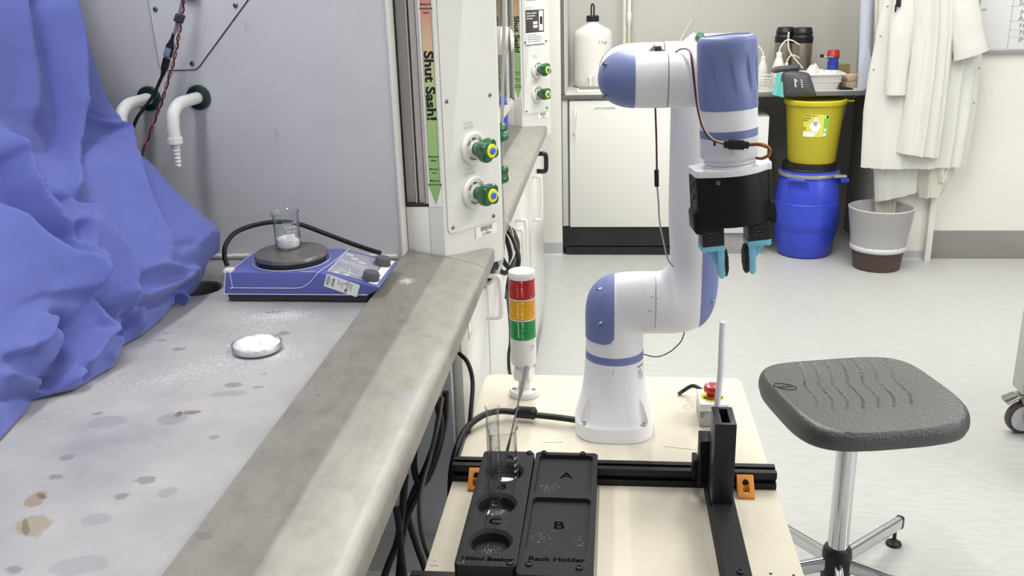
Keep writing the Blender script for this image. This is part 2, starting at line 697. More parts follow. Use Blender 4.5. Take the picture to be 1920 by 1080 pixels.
t = thing('drip_tray', 'low white tray with a dark grille beneath the carboy tap', 'tray', (-0.10, 5.1, BT))
b = newbm()
box(b, (-0.175, 5.05, BT), (-0.02, 5.17, BT + 0.016), 0.003)
obj('tray_body', b, M_['white'], t)
b = newbm()
for k in range(9):
    box(b, (-0.165, 5.062 + 0.0115 * k, BT + 0.0155), (-0.03, 5.069 + 0.0115 * k, BT + 0.019))
obj('grille', b, mat('dark_grille', '#6a675f', 0.5, var=(120, '#b0aca2', 0.8)), t)

b = newbm()
p = at_y(1171, 80, 5.55)
cyl(b, (p.x, 5.55, BT), (p.x, 5.55, 1.75), 0.011, seg=14)
tag(obj('pipe', b, M_['white']), 'slim white vertical pipe on the alcove wall right of the carboy', 'pipe')
t = thing('burette', 'yellowish glass tube with white tip standing beside the white pipe', 'glass tube', (0.105, 5.52, BT))
b = newbm()
cyl(b, (0.105, 5.52, BT), (0.105, 5.52, 1.165), 0.008, seg=12)
obj('tube', b, mat('yellowed_glass', '#cfcaa6', 0.3), t)
b = newbm()
lathe(b, [(0.004, 0), (0.008, 0.03), (0.013, 0.05), (0.013, 0.09), (0.009, 0.1), (0.009, 0.4)], Matrix.Translation((0.105, 5.52, 1.165)), 14)
obj('tip', b, M_['white'], t)

# pair of stainless flasks
t = thing('vacuum_flask', 'right hand stainless vacuum flask with black lid at the alcove wall', 'flask', (1.035, 5.36, BT), 'vacuum flasks on the bench')
cx, cy = 1.035, 5.36
b = newbm()
lathe(b, [(0.050, 0), (0.054, 0.004), (0.054, 0.215), (0.052, 0.222)], Matrix.Translation((cx, cy, BT)), 32)
obj('body', b, mat('flask_steel', '#a29a8a', 0.28, metal=0.9), t)
b = newbm()
lathe(b, [(0.055, 0), (0.056, 0.003), (0.056, 0.030), (0.051, 0.036), (0.050, 0.046), (0.0515, 0.05), (0.0515, 0.056), (0.049, 0.060), (0.046, 0.076), (0.042, 0.080), (0.02, 0.081)], Matrix.Translation((cx, cy, BT + 0.215)), 32)
obj('lid', b, M_['black_plastic'], t)
c = copy_tree(t)
c.location.x -= 0.078
c.location.y += 0.075
c['label'] = 'left hand stainless vacuum flask with black lid, partly behind its twin'

# wash bottles
SOFT = mat('soft_polythene', '#d8d6cf', 0.4, spec=0.4)


def wash_bottle(px, py, y, s, label, flip=1):
    p = at_y(px, py, y)
    t = thing('wash_bottle', label, 'wash bottle', (p.x, y, BT), 'plastic wash bottles on the bench')
    b = newbm()
    lathe(b, [(0.030 * s, 0), (0.034 * s, 0.004), (0.034 * s, 0.085 * s), (0.030 * s, 0.115 * s), (0.016 * s, 0.155 * s), (0.013 * s, 0.16 * s)], Matrix.Translation((p.x, y, BT)), 24)
    obj('bottle', b, SOFT, t, 60)
    b = newbm()
    lathe(b, [(0.015 * s, 0), (0.015 * s, 0.022 * s), (0.007 * s, 0.028 * s)], Matrix.Translation((p.x, y, BT + 0.158 * s)), 16)
    obj('cap', b, M_['white'], t)
    b = newbm()
    z = BT + 0.18 * s
    tube(b, [(p.x, y, z), (p.x + flip * 0.005, y, z + 0.03 * s), (p.x + flip * 0.03 * s, y, z + 0.062 * s), (p.x + flip * 0.06 * s, y, z + 0.062 * s), (p.x + flip * 0.10 * s, y, z + 0.040 * s)], lambda k: 0.0042 - 0.0012 * k, 8)
    obj('spout', b, M_['white'], t)
    return t


wash_bottle(1460, 120, 5.14, 1.0, 'tall translucent wash bottle with arched white spout before the flasks')
wash_bottle(1474, 130, 5.21, 0.66, 'shorter translucent wash bottle with arched spout before the flasks')
wash_bottle(1430, 130, 5.24, 0.85, 'translucent wash bottle furthest left, next to the robot wrist', -1)
b = newbm()
tube(b, [at_y(1479, 60, 5.25), at_y(1478, 80, 5.25), at_y(1481, 97, 5.25), at_y(1492, 112, 5.25), at_y(1505, 128, 5.25)], 0.0045, 8)
tag(obj('flexible_tubing', b, M_['white']), 'loose white plastic tubing leaning in front of the two flasks', 'tubing')

# white wire basket
t = thing('wire_basket', 'white wire basket on the bench edge beside the robot wrist', 'basket', (0.80, 5.08, BT))
b = newbm()
x0, x1, y0, y1, z1 = 0.745, 0.895, 5.0, 5.16, BT + 0.066
for (za, r) in ((BT + 0.004, 0.002), (BT + 0.035, 0.0016), (z1, 0.0035)):
    tube(b, [(x0, y0, za), (x1, y0, za), (x1, y1, za), (x0, y1, za)], r, 6, 0, True)
obj('rim', b, M_['white'], t)
b = newbm()
for k in range(10):
    x = x0 + (x1 - x0) * k / 9
    for y in (y0, y1):
        cyl(b, (x, y, BT + 0.002), (x, y, z1), 0.0015, seg=6)
    cyl(b, (x, y0, BT + 0.004), (x, y1, BT + 0.004), 0.0015, seg=6)
for k in range(1, 10):
    y = y0 + (y1 - y0) * k / 10
    for x in (x0, x1):
        cyl(b, (x, y, BT + 0.002), (x, y, z1), 0.0015, seg=6)
obj('wires', b, M_['white'], t)

# white tray with crumpled bags
t = thing('plastic_tray', 'white rectangular plastic tray filled with crumpled clear bags', 'tray', (1.09, 5.1, BT))
cx, cy = 1.075, 5.10
b = newbm()
rg = []
for (w, d, z) in ((0.175, 0.14, 0.0), (0.18, 0.145, 0.003), (0.222, 0.19, 0.074), (0.246, 0.21, 0.075), (0.248, 0.212, 0.079), (0.246, 0.21, 0.082), (0.218, 0.186, 0.08), (0.175, 0.14, 0.008)):
    rg.append([V((cx + p[0], cy + p[1], BT + z)) for p in rrect(w, d, 0.016, 4)])
loft(b, rg)
obj('tray_body', b, M_['white'], t)
b = newbm()
nu, nv = 34, 26
grid = []
for j in range(nv):
    row = []
    for i in range(nu):
        u, v = i / (nu - 1), j / (nv - 1)
        e = min(u, 1 - u, v, 1 - v) * 4
        e = min(1, e)
        h = 0.02 + 0.06 * e * (0.55 + 0.75 * noise.noise((u * 4.2, v * 3.4, 1.3))) + 0.012 * e * noise.noise((u * 15, v * 13, 5))
        if abs(u - 0.42) < 0.25 and abs(v - 0.5) < 0.3:
            h += 0.05 * (1 - abs(u - 0.42) / 0.25) * (1 - abs(v - 0.5) / 0.3)
        row.append(b.verts.new((cx - 0.105 + 0.21 * u, cy - 0.088 + 0.176 * v, BT + 0.02 + h)))
    grid.append(row)
for j in range(nv - 1):
    for i in range(nu - 1):
        b.faces.new((grid[j][i], grid[j][i + 1], grid[j + 1][i + 1], grid[j + 1][i]))
bg = obj('plastic_bags', b, mat('crumpled_polythene', '#d9d7d1', 0.2, spec=0.6, bump=(90, 0.6)), None, 25)
tag(bg, 'crumpled clear plastic bags heaped in the white tray', 'plastic bags', kind='stuff')

# bottle with red cap, box, blocks
t = thing('reagent_bottle', 'small blue bottle with wide red cap behind the white tray', 'bottle', (1.18, 5.28, BT))
cx, cy = 1.185, 5.28
b = newbm()
lathe(b, [(0.026, 0), (0.028, 0.003), (0.028, 0.075), (0.031, 0.085), (0.026, 0.097), (0.026, 0.102), (0.031, 0.112), (0.027, 0.125), (0.031, 0.138), (0.031, 0.145)], Matrix.Translation((cx, cy, BT)), 24)
obj('bottle', b, mat('bottle_blue', '#3a52c4', 0.35), t, 60)
b = newbm()
lathe(b, [(0.033, 0), (0.035, 0.004), (0.032, 0.010), (0.030, 0.034), (0.028, 0.037)], Matrix.Translation((cx, cy, BT + 0.143)), 24, rad=lambda a, z: 1 + 0.02 * math.cos(16 * a))
obj('cap', b, mat('cap_red', '#b8312a', 0.4), t)
b = newbm()
M = Matrix.Translation((1.235, 5.36, BT)) @ Matrix.Rotation(0.3, 4, 'Z')
box(b, (-0.04, -0.05, 0), (0.04, 0.05, 0.10), 0.001, M=M)
tag(obj('carton', b, mat('brown_card', '#a3946c', 0.7)), 'small brown cardboard carton beside the red capped bottle', 'box')
for k, (z, rz, lb) in enumerate(((0.0, 0.25, 'pale wooden block lying beneath another on the bench end'), (0.032, 0.33, 'pale wooden block resting on top of another on the bench end'))):
    b = newbm()
    M = Matrix.Translation((1.262, 5.14, BT + z)) @ Matrix.Rotation(rz, 4, 'Z')
    box(b, (-0.055, -0.04, 0), (0.055, 0.04, 0.032), 0.004, M=M)
    tag(obj('wooden_block', b, mat('pale_wood', '#d3bba2', 0.6, var=(20, '#c3a88c', 0.6))), lb, 'block', 'wooden blocks on the bench end')
b = newbm()
prism(b, [(-0.03, 0), (0.03, 0), (0.038, 0.004), (0.0, 0.014), (-0.02, 0.010)], -0.02, 0.02, Matrix.Translation((1.20, 5.02, BT)) @ Matrix.Rotation(PI / 2, 4, 'X'), 0.002)
tag(obj('clip', b, M_['black_plastic']), 'flat black plastic clip lying under the tray corner', 'clip')
t = thing('clamp', 'small black and chrome clamp beside the red capped bottle', 'clamp', (1.13, 5.2, BT + 0.1))
p = at_y(1553, 106, 5.24)
b = newbm()
cyl(b, p + V((-0.03, 0, 0)), p + V((0.025, 0, -0.004)), 0.004, seg=10)
lathe(b, [(0.007, 0), (0.009, 0.004), (0.007, 0.014)], axis_m(p + V((-0.014, 0, 0.002)), (0, 0, -1)), 12)
cyl(b, (p.x, 5.24, BT), (p.x, 5.24, p.z), 0.003, seg=8)
obj('rod', b, M_['chrome'], t)
b = newbm()
box(b, p + V((-0.042, -0.008, -0.004)), p + V((-0.024, 0.008, 0.012)), 0.003)
obj('knob', b, M_['black_plastic'], t)

# white plastic pieces glimpsed above the robot forearm
p = at_y(1299, 66, 5.18)
t = thing('plastic_bag', 'crumpled white bag with green print on the bench above the robot forearm', 'bag', (p.x, 5.18, BT))
b = newbm()
bmesh.ops.create_icosphere(b, subdivisions=4, radius=1, matrix=Matrix.Translation((p.x, 5.18, BT + 0.14)) @ Matrix.Diagonal((0.07, 0.06, 0.145, 1)))
for v in b.verts:
    v.co += v.normal * 0.02 * noise.noise(v.co * 28) + V((0.03, 0, 0)) * noise.noise(v.co * 9)
    v.co.z = max(v.co.z, BT)
obj('bag', b, mat('white_film', '#e6e6e2', 0.35), t, 25)
b = newbm()
bmesh.ops.create_icosphere(b, subdivisions=3, radius=1, matrix=Matrix.Translation((p.x + 0.035, 5.14, BT + 0.27)) @ Matrix.Diagonal((0.024, 0.02, 0.022, 1)))
for v in b.verts:
    v.co += v.normal * 0.008 * noise.noise(v.co * 60)
obj('printed_patch', b, mat('print_green', '#3e7f5c', 0.5), t, 25)
b = newbm()
cyl(b, at_y(1268, 90, 5.3), at_y(1296, 38, 5.52), 0.005, seg=8)
cyl(b, at_y(1268, 90, 5.3), V((0.30, 5.2, BT)), 0.005, seg=8)
tag(obj('stirring_stick', b, mat('beige_stick', '#c9c0a9', 0.6)), 'thin beige stick leaning on the alcove wall above the robot forearm', 'stick')
b = newbm()
p = at_y(1332, 60, 5.3)
box(b, (p.x - 0.07, 5.30, BT), (p.x + 0.13, 5.40, BT + 0.274), 0.006)
tag(obj('storage_tub', b, mat('tub_white', '#dcdad3', 0.4)), 'white tub standing on the bench directly behind the robot wrist', 'tub')

# gloves and cloth hanging over the bench edge
t = thing('glove_pack', 'dark grey rubber pack with white print hanging over the bench edge', 'pack', (0.97, 4.97, BT))
b = newbm()
y = 4.925
ow = [(1468, 137), (1512, 136), (1522, 150), (1529, 172), (1531, 178), (1524, 182), (1498, 182), (1478, 181), (1470, 176)]
poly = spline([at_y(a, c, y) for a, c in ow], 5, True)
front, back = [], []
for q in poly:
    front.append(b.verts.new((q.x, y + 0.004, q.z)))
    back.append(b.verts.new((q.x, y + 0.016, q.z)))
mid = at_y(1500, 160, y)
inn = [b.verts.new((mid.x + (q.x - mid.x) * 0.8, y - 0.010 + 0.004 * noise.noise(q * 30), mid.z + (q.z - mid.z) * 0.8)) for q in poly]
cc = b.verts.new((mid.x, y - 0.014, mid.z))
ring_faces(b, [back, front, inn], True, True, False)
for i in range(len(inn)):
    b.faces.new((inn[i], inn[(i + 1) % len(inn)], cc))
RUB = mat('grey_rubber', '#4b4a4e', 0.38, bump=(30, 0.5))
pk = obj('pouch', b, RUB, t, 60)
b = newbm()
q0 = at_y(1489, 148, y - 0.016)
for k, (w, n_) in enumerate(((0.018, 1), (0.016, 2), (0.012, 3), (0.016, 4))):
    lines(b, frame_m((q0.x + 0.002 * k, y - 0.0155, q0.z - 0.0105 * k), (1, 0, -0.12), (0, 0, 1)), 2, w, 0.0035, 0.0048, n_)
for k in range(4):
    lines(b, frame_m((q0.x + 0.032 + 0.002 * k, y - 0.0145, q0.z - 0.004 - 0.011 * k), (1, 0, -0.2), (0, 0, 1)), 1, 0.014, 0.004, 0.005, 9 + k)
obj('print', b, M_['label'], pk)
b = newbm()
tube(b, [at_y(1449, 135, 4.93), at_y(1455, 130, 4.935), at_y(1475, 128, 4.94), at_y(1492, 126, 4.945), at_y(1499, 124, 4.95)], lambda k: 0.010 + 0.004 * math.sin(PI * k), 12)
tube(b, [at_y(1452, 134, 4.96), at_y(1480, 130, 4.965), at_y(1498, 130, 4.965)], 0.009, 10)
obj('rolled_cuff', b, RUB, t, 60)
b = newbm()
nu, nv = 22, 14
rows = []
for j in range(nv):
    v = j / (nv - 1)
    L = at_y(1456 - 9 * v ** 2, 137 + 40 * v, 4.93)
    R_ = at_y(1470, 137 + 46 * v, 4.93)
    row = []
    for i in range(nu):
        u = i / (nu - 1)
        p = L.lerp(R_, u)
        row.append(V((p.x, 4.932 - 0.008 * v + 0.006 * math.sin(u * 13 + v) * (0.3 + v), p.z)))
    rows.append(row)
f = [[b.verts.new(p) for p in r] for r in rows]
k = [[b.verts.new(p + V((0, 0.003, 0))) for p in r] for r in rows]
for j in range(nv - 1):
    for i in range(nu - 1):
        b.faces.new((f[j][i], f[j][i + 1], f[j + 1][i + 1], f[j + 1][i]))
        b.faces.new((k[j][i], k[j + 1][i], k[j + 1][i + 1], k[j][i + 1]))
for j in range(nv - 1):
    b.faces.new((f[j][0], f[j + 1][0], k[j + 1][0], k[j][0]))
    b.faces.new((f[j][-1], k[j][-1], k[j + 1][-1], f[j + 1][-1]))
for i in range(nu - 1):
    b.faces.new((f[0][i], k[0][i], k[0][i + 1], f[0][i + 1]))
    b.faces.new((f[-1][i], f[-1][i + 1], k[-1][i + 1], k[-1][i]))
tag(obj('cloth', b, mat('turquoise_cloth', '#6fc0b8', 0.7)), 'turquoise cloth hanging over the bench edge beside the grey pack', 'cloth')

# ------------------------------------------------------------------ blue drum and yellow tub
DX, DY = 1.047, 5.015
t = thing('plastic_drum', 'blue plastic drum with steel closing ring on the floor', 'drum', (DX, DY, 0))
b = newbm()
prof = [(0.120, 0), (0.134, 0.006), (0.146, 0.05), (0.157, 0.10), (0.162, 0.145), (0.1625, 0.15), (0.165, 0.153), (0.170, 0.20), (0.170, 0.27), (0.168, 0.295), (0.165, 0.298), (0.1655, 0.303), (0.162, 0.35), (0.150, 0.415), (0.145, 0.430), (0.145, 0.45), (0.14, 0.455)]
lathe(b, prof, Matrix.Translation((DX, DY, 0)), 56)
dr = obj('body', b, mat('drum_blue', '#3547bd', 0.32, spec=0.5, var=(5, '#3a4fd0', 0.6)), t, 40)
c = newbm()
pos = V((DX - 0.085, DY - 0.15, 0.392))
box(c, (-0.055, -0.06, -0.022), (0.055, 0.035, 0.026), 0.01, M=Matrix.Translation(pos) @ Matrix.Rotation(-0.55, 4, 'Z'))
cut(dr, c)
b = newbm()
cyl(b, V((DX - 0.125, DY - 0.105, 0.423)), V((DX - 0.045, DY - 0.145, 0.423)), 0.011, seg=12, bev=0.004)
obj('grip', b, mat('drum_blue', '#3547bd', 0.32), t)
b = newbm()
box(b, (DX + 0.150, DY - 0.07, 0.395), (DX + 0.195, DY - 0.03, 0.418), 0.006)
obj('grip', b, mat('drum_blue', '#3547bd', 0.32), t)
b = newbm()
lathe(b, [(0.149, 0), (0.156, 0.002), (0.158, 0.010), (0.156, 0.018), (0.149, 0.02)], Matrix.Translation((DX, DY, 0.432)), 48)
rg = obj('closing_ring', b, mat('ring_steel', '#a9a9a4', 0.35, metal=0.6), t)
b = newbm()
box(b, (DX + 0.10, DY - 0.135, 0.436), (DX + 0.165, DY - 0.10, 0.450), 0.004, M=None)
obj('latch', b, mat('ring_steel', '#a9a9a4', 0.35, metal=0.6), rg)
b = newbm()
lathe(b, [(0.147, 0), (0.147, 0.008), (0.14, 0.012)], Matrix.Translation((DX, DY, 0.451)), 40)
obj('lid', b, mat('drum_blue', '#3547bd', 0.32), t)

b = newbm()
lathe(b, [(0.140, 0.463), (0.140, 0.470), (0.136, 0.474), (0.136, 0.497), (0.131, 0.500)], Matrix.Translation((DX - 0.002, DY, 0)), 44)
bl = obj('outer_lid', b, M_['black_plastic'], t)
bl['label'] = 'black plastic outer lid'

t = thing('clinical_waste_bin', 'yellow clinical waste bin with hazard label stacked on the blue drum', 'bin', (DX, DY, 0.50))
YEL = mat('bin_yellow', '#b9ad2e', 0.38, spec=0.4)
b = newbm()
YX = DX + 0.008
prof = [(0.112, 0.5005), (0.118, 0.503), (0.121, 0.512), (0.146, 0.795), (0.147, 0.812)]
lathe(b, prof + [(0.142, 0.812), (0.140, 0.80), (0.115, 0.51)], Matrix.Translation((YX, DY, 0)), 48, cap0=True, cap1=True)
yb = obj('tub', b, YEL, t)
b = newbm()
lathe(b, [(0.149, 0.800), (0.156, 0.803), (0.158, 0.812), (0.158, 0.822), (0.152, 0.828), (0.145, 0.826), (0.13, 0.818), (0.01, 0.818)], Matrix.Translation((YX, DY, 0)), 48)
lid = obj('lid', b, mat('bin_lid_yellow', '#c5b92f', 0.36), t)
b = newbm()
box(b, (YX + 0.150, DY - 0.05, 0.812), (YX + 0.185, DY - 0.025, 0.820), 0.003)
obj('lid_tab', b, mat('bin_lid_yellow', '#c5b92f', 0.36), lid)
b = newbm()
pts = []
for k in range(13):
    a = PI * k / 12
    pts.append((YX - 0.156 * math.cos(a), DY + 0.02 + 0.150 * math.sin(a), 0.80 - 0.03 * math.sin(a)))
tube(b, [(YX + 0.150, DY - 0.02, 0.806), (YX + 0.145, DY - 0.03, 0.765), (YX + 0.136, DY - 0.03, 0.735)], 0.0016, 6)
obj('bail_wire', b, M_['steel'], t)


def on_bin(bm, u0, u1, z0, z1, off, nseg=10, Rf=None):
    """patch wrapped on the tub: angles u (rad, 0 = towards room), heights z"""
    rr = lambda z: 0.121 + (z - 0.512) * (0.025 / 0.283)
    g = []
    for j in range(2):
        z = z0 + (z1 - z0) * j
        g.append([bm.verts.new((YX + (rr(z) + off) * math.sin(u0 + (u1 - u0) * i / nseg), DY - (rr(z) + off) * math.cos(u0 + (u1 - u0) * i / nseg), z)) for i in range(nseg + 1)])
    for i in range(nseg):
        bm.faces.new((g[0][i], g[0][i + 1], g[1][i + 1], g[1][i]))


U0, U1 = -0.58, 0.22
b = newbm()
on_bin(b, U0, 0.14, 0.648, 0.762, 0.0012)
lb = obj('hazard_label', b, mat('label_yellow', '#dfdc5e', 0.45), t)
lb['label'] = 'yellow hazard label with white diamond'
b = newbm()
on_bin(b, 0.14, U1 + 0.12, 0.648, 0.762, 0.0012, 4)
obj('green_strip', b, mat('label_green', '#8cc63a', 0.45), lb)
b = newbm()
on_bin(b, U0, -0.18, 0.648, 0.674, 0.0018, 5)
on_bin(b, 0.16, 0.22, 0.742, 0.756, 0.0018, 2)
on_bin(b, 0.16, 0.26, 0.676, 0.690, 0.0018, 2)
on_bin(b, 0.15, 0.26, 0.652, 0.668, 0.0018, 2)
# diamond
rr = lambda z: 0.121 + (z - 0.512) * (0.025 / 0.283) + 0.0021
dm = []
for i in range(13):
    u = -0.36 + 0.42 * i / 12
    h = 0.048 * (1 - abs(i - 6) / 6)
    h = max(h, 0.0004)
    dm.append([b.verts.new((YX + rr(0.702 + s * h) * math.sin(u), DY - rr(0.702 + s * h) * math.cos(u), 0.702 + s * h)) for s in (-1, 1)])
for i in range(12):
    a_, c_ = dm[i], dm[i + 1]
    b.faces.new((a_[0], c_[0], c_[1], a_[1]))
obj('white_panels', b, M_['label'], lb)
b = newbm()
uu = -0.15
Mh = lambda u, z, o=0.0024: frame_m((YX + (rr(z) + o - 0.0019) * math.sin(u), DY - (rr(z) + o - 0.0019) * math.cos(u), z), (math.cos(u), math.sin(u), 0), (0, 0, 1))
for k in range(3):   # biohazard sign: three horned circles round a hub
    a = PI / 2 + k * 2 * PI / 3 + PI
    Mk = Mh(uu, 0.719) @ Matrix.Translation((0.006 * math.cos(a), 0.006 * math.sin(a), 0))
    pts = [Mk @ V((0.0052 * math.cos(a + PI + s), 0.0052 * math.sin(a + PI + s), 0)) for s in [0.6 + 0.25 * q for q in range(21)]]
    tube(b, pts, 0.0011, 5, 0)
lathe(b, [(0.0022, -0.0003), (0.0022, 0.0006)], Mh(uu, 0.719), 10)
lines(b, Mh(-0.55, 0.758), 1, 0.075, 0.0035, 0.004, 3, frac=(0.9, 1))
text(b, 'DANGER', 0.0095, Mh(-0.45, 0.743))
lines(b, Mh(-0.57, 0.735), 2, 0.028, 0.0016, 0.004, 5)
lines(b, Mh(-0.57, 0.698), 4, 0.022, 0.0016, 0.0045, 8)
text(b, '6', 0.009, Mh(-0.15, 0.672))
lathe(b, [(0.006, 0), (0.006, 0.0004)], Mh(0.24, 0.749), 12)
obj('print', b, M_['ink'], lb)

# ------------------------------------------------------------------ waste paper bin
t = thing('waste_bin', 'brown round waste bin with clear liner below the hanging coats', 'bin', (1.362, 4.755, 0))
BX, BY = 1.362, 4.755
b = newbm()
lathe(b, [(0.108, 0.0), (0.114, 0.004), (0.152, 0.300), (0.155, 0.306), (0.152, 0.312), (0.149, 0.306), (0.112, 0.010)], Matrix.Translation((BX, BY, 0)), 48)
obj('bin_body', b, mat('bin_brown', '#4c3d37', 0.5), t)
b = newbm()
n = 96


def crink(a, z, k):
    return 1 + 0.006 * noise.noise((math.cos(a) * 9, math.sin(a) * 9, z * 5 + k)) + 0.003 * noise.noise((math.cos(a) * 30, math.sin(a) * 30, z * 12))


prof = [(0.1285, 0.098), (0.134, 0.100), (0.135, 0.122), (0.1335, 0.125), (0.1445, 0.21), (0.1570, 0.305), (0.1595, 0.315), (0.150, 0.319), (0.143, 0.30), (0.126, 0.20), (0.112, 0.10)]
lathe(b, prof, Matrix.Translation((BX, BY, 0)), n, cap0=False, cap1=False, rad=lambda a, z: crink(a, z, 2))
lin_m = bpy.data.materials.new('thin_bin_liner')
lin_m.use_nodes = True
pb = lin_m.node_tree.nodes['Principled BSDF']
pb.inputs['Base Color'].default_value = lin('#d9d8da')
pb.inputs['Roughness'].default_value = 0.3
pb.inputs['Alpha'].default_value = 0.50
obj('bin_liner', b, lin_m, t, 60)
b = newbm()
lathe(b, [(0.129, 0.098), (0.1355, 0.101), (0.137, 0.112), (0.137, 0.120), (0.133, 0.126)], Matrix.Translation((BX, BY, 0)), n, cap0=False, cap1=False, rad=lambda a, z: crink(a, z * 3, 7))
obj('liner_hem', b, mat('liner_fold', '#cfced0', 0.35), t, 60)

# ------------------------------------------------------------------ white coats on the wall
COAT = mat('coat_cotton', '#d5d4cd', 0.75, bump=(60, 0.25))


def edge_interp(pts, py):
    """x of a polyline of (px, py) sorted by py"""
    if py <= pts[0][1]:
        a, c = pts[0], pts[1]
    elif py >= pts[-1][1]:
        a, c = pts[-2], pts[-1]
    else:
        for a, c in zip(pts, pts[1:]):
            if a[1] <= py <= c[1]:
                break
    t = (py - a[1]) / (c[1] - a[1])
    return a[0] + (c[0] - a[0]) * t


def garment(left, right, top, hemL, hemR, y, depth, folds, seed, nr=40, nc=72, thick=0.004, fray=0.0035):
    """hanging cloth tube, flattened: front sheet with folds, back sheet behind it"""
    b = newbm()
    F, K = [], []
    for j in range(nr):
        v = j / (nr - 1)
        fr, bk = [], []
        for i in range(nc):
            u = i / (nc - 1)
            hem = hemL + (hemR - hemL) * u
            py = top + (hem - top) * v
            xl, xr = edge_interp(left, py), edge_interp(right, py)
            p = at_y(xl + (xr - xl) * u, py, y)
            belly = math.sin(PI * u) ** 0.6
            d = 0.0
            for (fu, fs, w, a) in folds:
                dd = (u - (fu + fs * v)) / w
                d += a * math.exp(-dd * dd) if dd < 0 else a * math.exp(-(dd * 2.2) ** 2)
            d += 0.006 * noise.noise((u * 5 + seed, v * 3.5, seed)) + 0.0025 * noise.noise((u * 18 + seed, v * 9, seed * 2))
            z = p.z
            if j == nr - 1:
                z += fray * noise.noise((u * 60, seed, 0)) * 2
            fr.append(V((p.x, y + depth * 0.45 * (1 - belly) - depth * 0.30 * belly - d, z)))
            bk.append(V((p.x, y + depth * 0.45 * (1 - belly) + depth * 0.55 * belly + thick, z)))
        F.append([b.verts.new(q) for q in fr])
        K.append([b.verts.new(q) for q in bk])
    for j in range(nr - 1):
        for i in range(nc - 1):
            b.faces.new((F[j][i], F[j + 1][i], F[j + 1][i + 1], F[j][i + 1]))
            b.faces.new((K[j][i], K[j][i + 1], K[j + 1][i + 1], K[j + 1][i]))
        b.faces.new((F[j][0], K[j][0], K[j + 1][0], F[j + 1][0]))
        b.faces.new((F[j][-1], F[j + 1][-1], K[j + 1][-1], K[j][-1]))
    for i in range(nc - 1):
        b.faces.new((F[0][i], F[0][i + 1], K[0][i + 1], K[0][i]))
        b.faces.new((F[-1][i], K[-1][i], K[-1][i + 1], F[-1][i + 1]))
    return b


def sleeve(path, widths, y, cuff_dir, seed, flat=0.55):
    """flattened hanging sleeve ending in an open cuff; path of (px, py), widths in px"""
    b = newbm()
    n = 28
    P = spline([at_y(a, c, y) for a, c in path], 6)
    W = spline([V((w, 0, 0)) for w in widths], 6)
    rings = []
    N = len(P)
    for i in range(N):
        t = (P[min(i + 1, N - 1)] - P[max(i - 1, 0)]).normalized()
        k = i / (N - 1)
        side = V((1, 0, 0)) - t * t.x
        side.normalize()
        if k > 0.6:
            side = side.lerp(V(cuff_dir).normalized(), (k - 0.6) / 0.4).normalized()
        hw = W[i].x * 0.5 * 4.85 / FPX
        rg = []
        for q in range(n):
            a = 2 * PI * q / n
            wr = 1 + 0.10 * noise.noise((math.cos(a) * 2 + seed, math.sin(a) * 2, k * 7))
            rg.append(P[i] + side * hw * math.cos(a) * wr + V((0, 1, 0)) * hw * flat * math.sin(a) * wr)
        rings.append(rg)
    last = rings[-1]
    cen = sum(last, V()) / n
    up = (P[-4] - P[-1]).normalized()
    rings.append([cen + (p - cen) * 0.90 for p in last])
    rings.append([cen + (p - cen) * 0.80 + up * 0.05 for p in last])
    loft(b, rings, True, True)
    return b


def studs(pts, y, parent):
    for (px, py) in pts:
        b = newbm()
        lathe(b, [(0.0055, 0), (0.0055, 0.002), (0.003, 0.003)], axis_m(at_y(px, py, y), (0, -1, 0)), 10)
        obj('press_stud', b, mat('stud_grey', '#9d9c96', 0.4, metal=0.4), parent)


# lower coats first (furthest back)
yD = 4.852
t = thing('lab_coat', 'rearmost white lab coat whose narrow ragged hem shows lowest above the waste bin', 'lab coat', (1.55, yD, 0.9), 'white lab coats on the hooks')
b = garment([(1642, -40), (1642, 405)], [(1760, -40), (1684, 405)], -40, 398, 403, 4.862, 0.025, [(0.55, 0, 0.10, 0.008), (0.8, 0, 0.08, 0.006)], 11)
obj('body', b, mat('coat_cream', '#cfccc0', 0.75, bump=(60, 0.25)), t)
t = thing('lab_coat', 'white lab coat with stepped uneven hem reaching furthest right below the others', 'lab coat', (1.65, yD - 0.03, 0.9), 'white lab coats on the hooks')
b = garment([(1716, -40), (1722, 300), (1724, 372)], [(1800, -40), (1793, 320), (1764, 374)], -40, 371, 368, 4.805, 0.05, [(0.3, 0, 0.12, 0.02), (0.7, 0.05, 0.12, 0.022)], 12)
obj('body', b, mat('coat_cream', '#cfccc0', 0.75, bump=(60, 0.25)), t)
b = garment([(1744, 290), (1752, 345)], [(1786, 290), (1782, 338)], 290, 345, 338, 4.79, 0.035, [(0.5, 0, 0.2, 0.015)], 15, 20, 30)
obj('pocket_flap', b, COAT, t)
t = thing('lab_coat', 'white lab coat with plain slanting hem just above the waste bin', 'lab coat', (1.45, 4.86, 0.9), 'white lab coats on the hooks')
b = garment([(1652, -40), (1639, 300), (1642, 378)], [(1750, -40), (1730, 300), (1722, 362)], -40, 379, 361, 4.815, 0.04, [(0.2, 0.1, 0.12, 0.010), (0.92, -0.02, 0.10, 0.012)], 13)
obj('body', b, COAT, t)
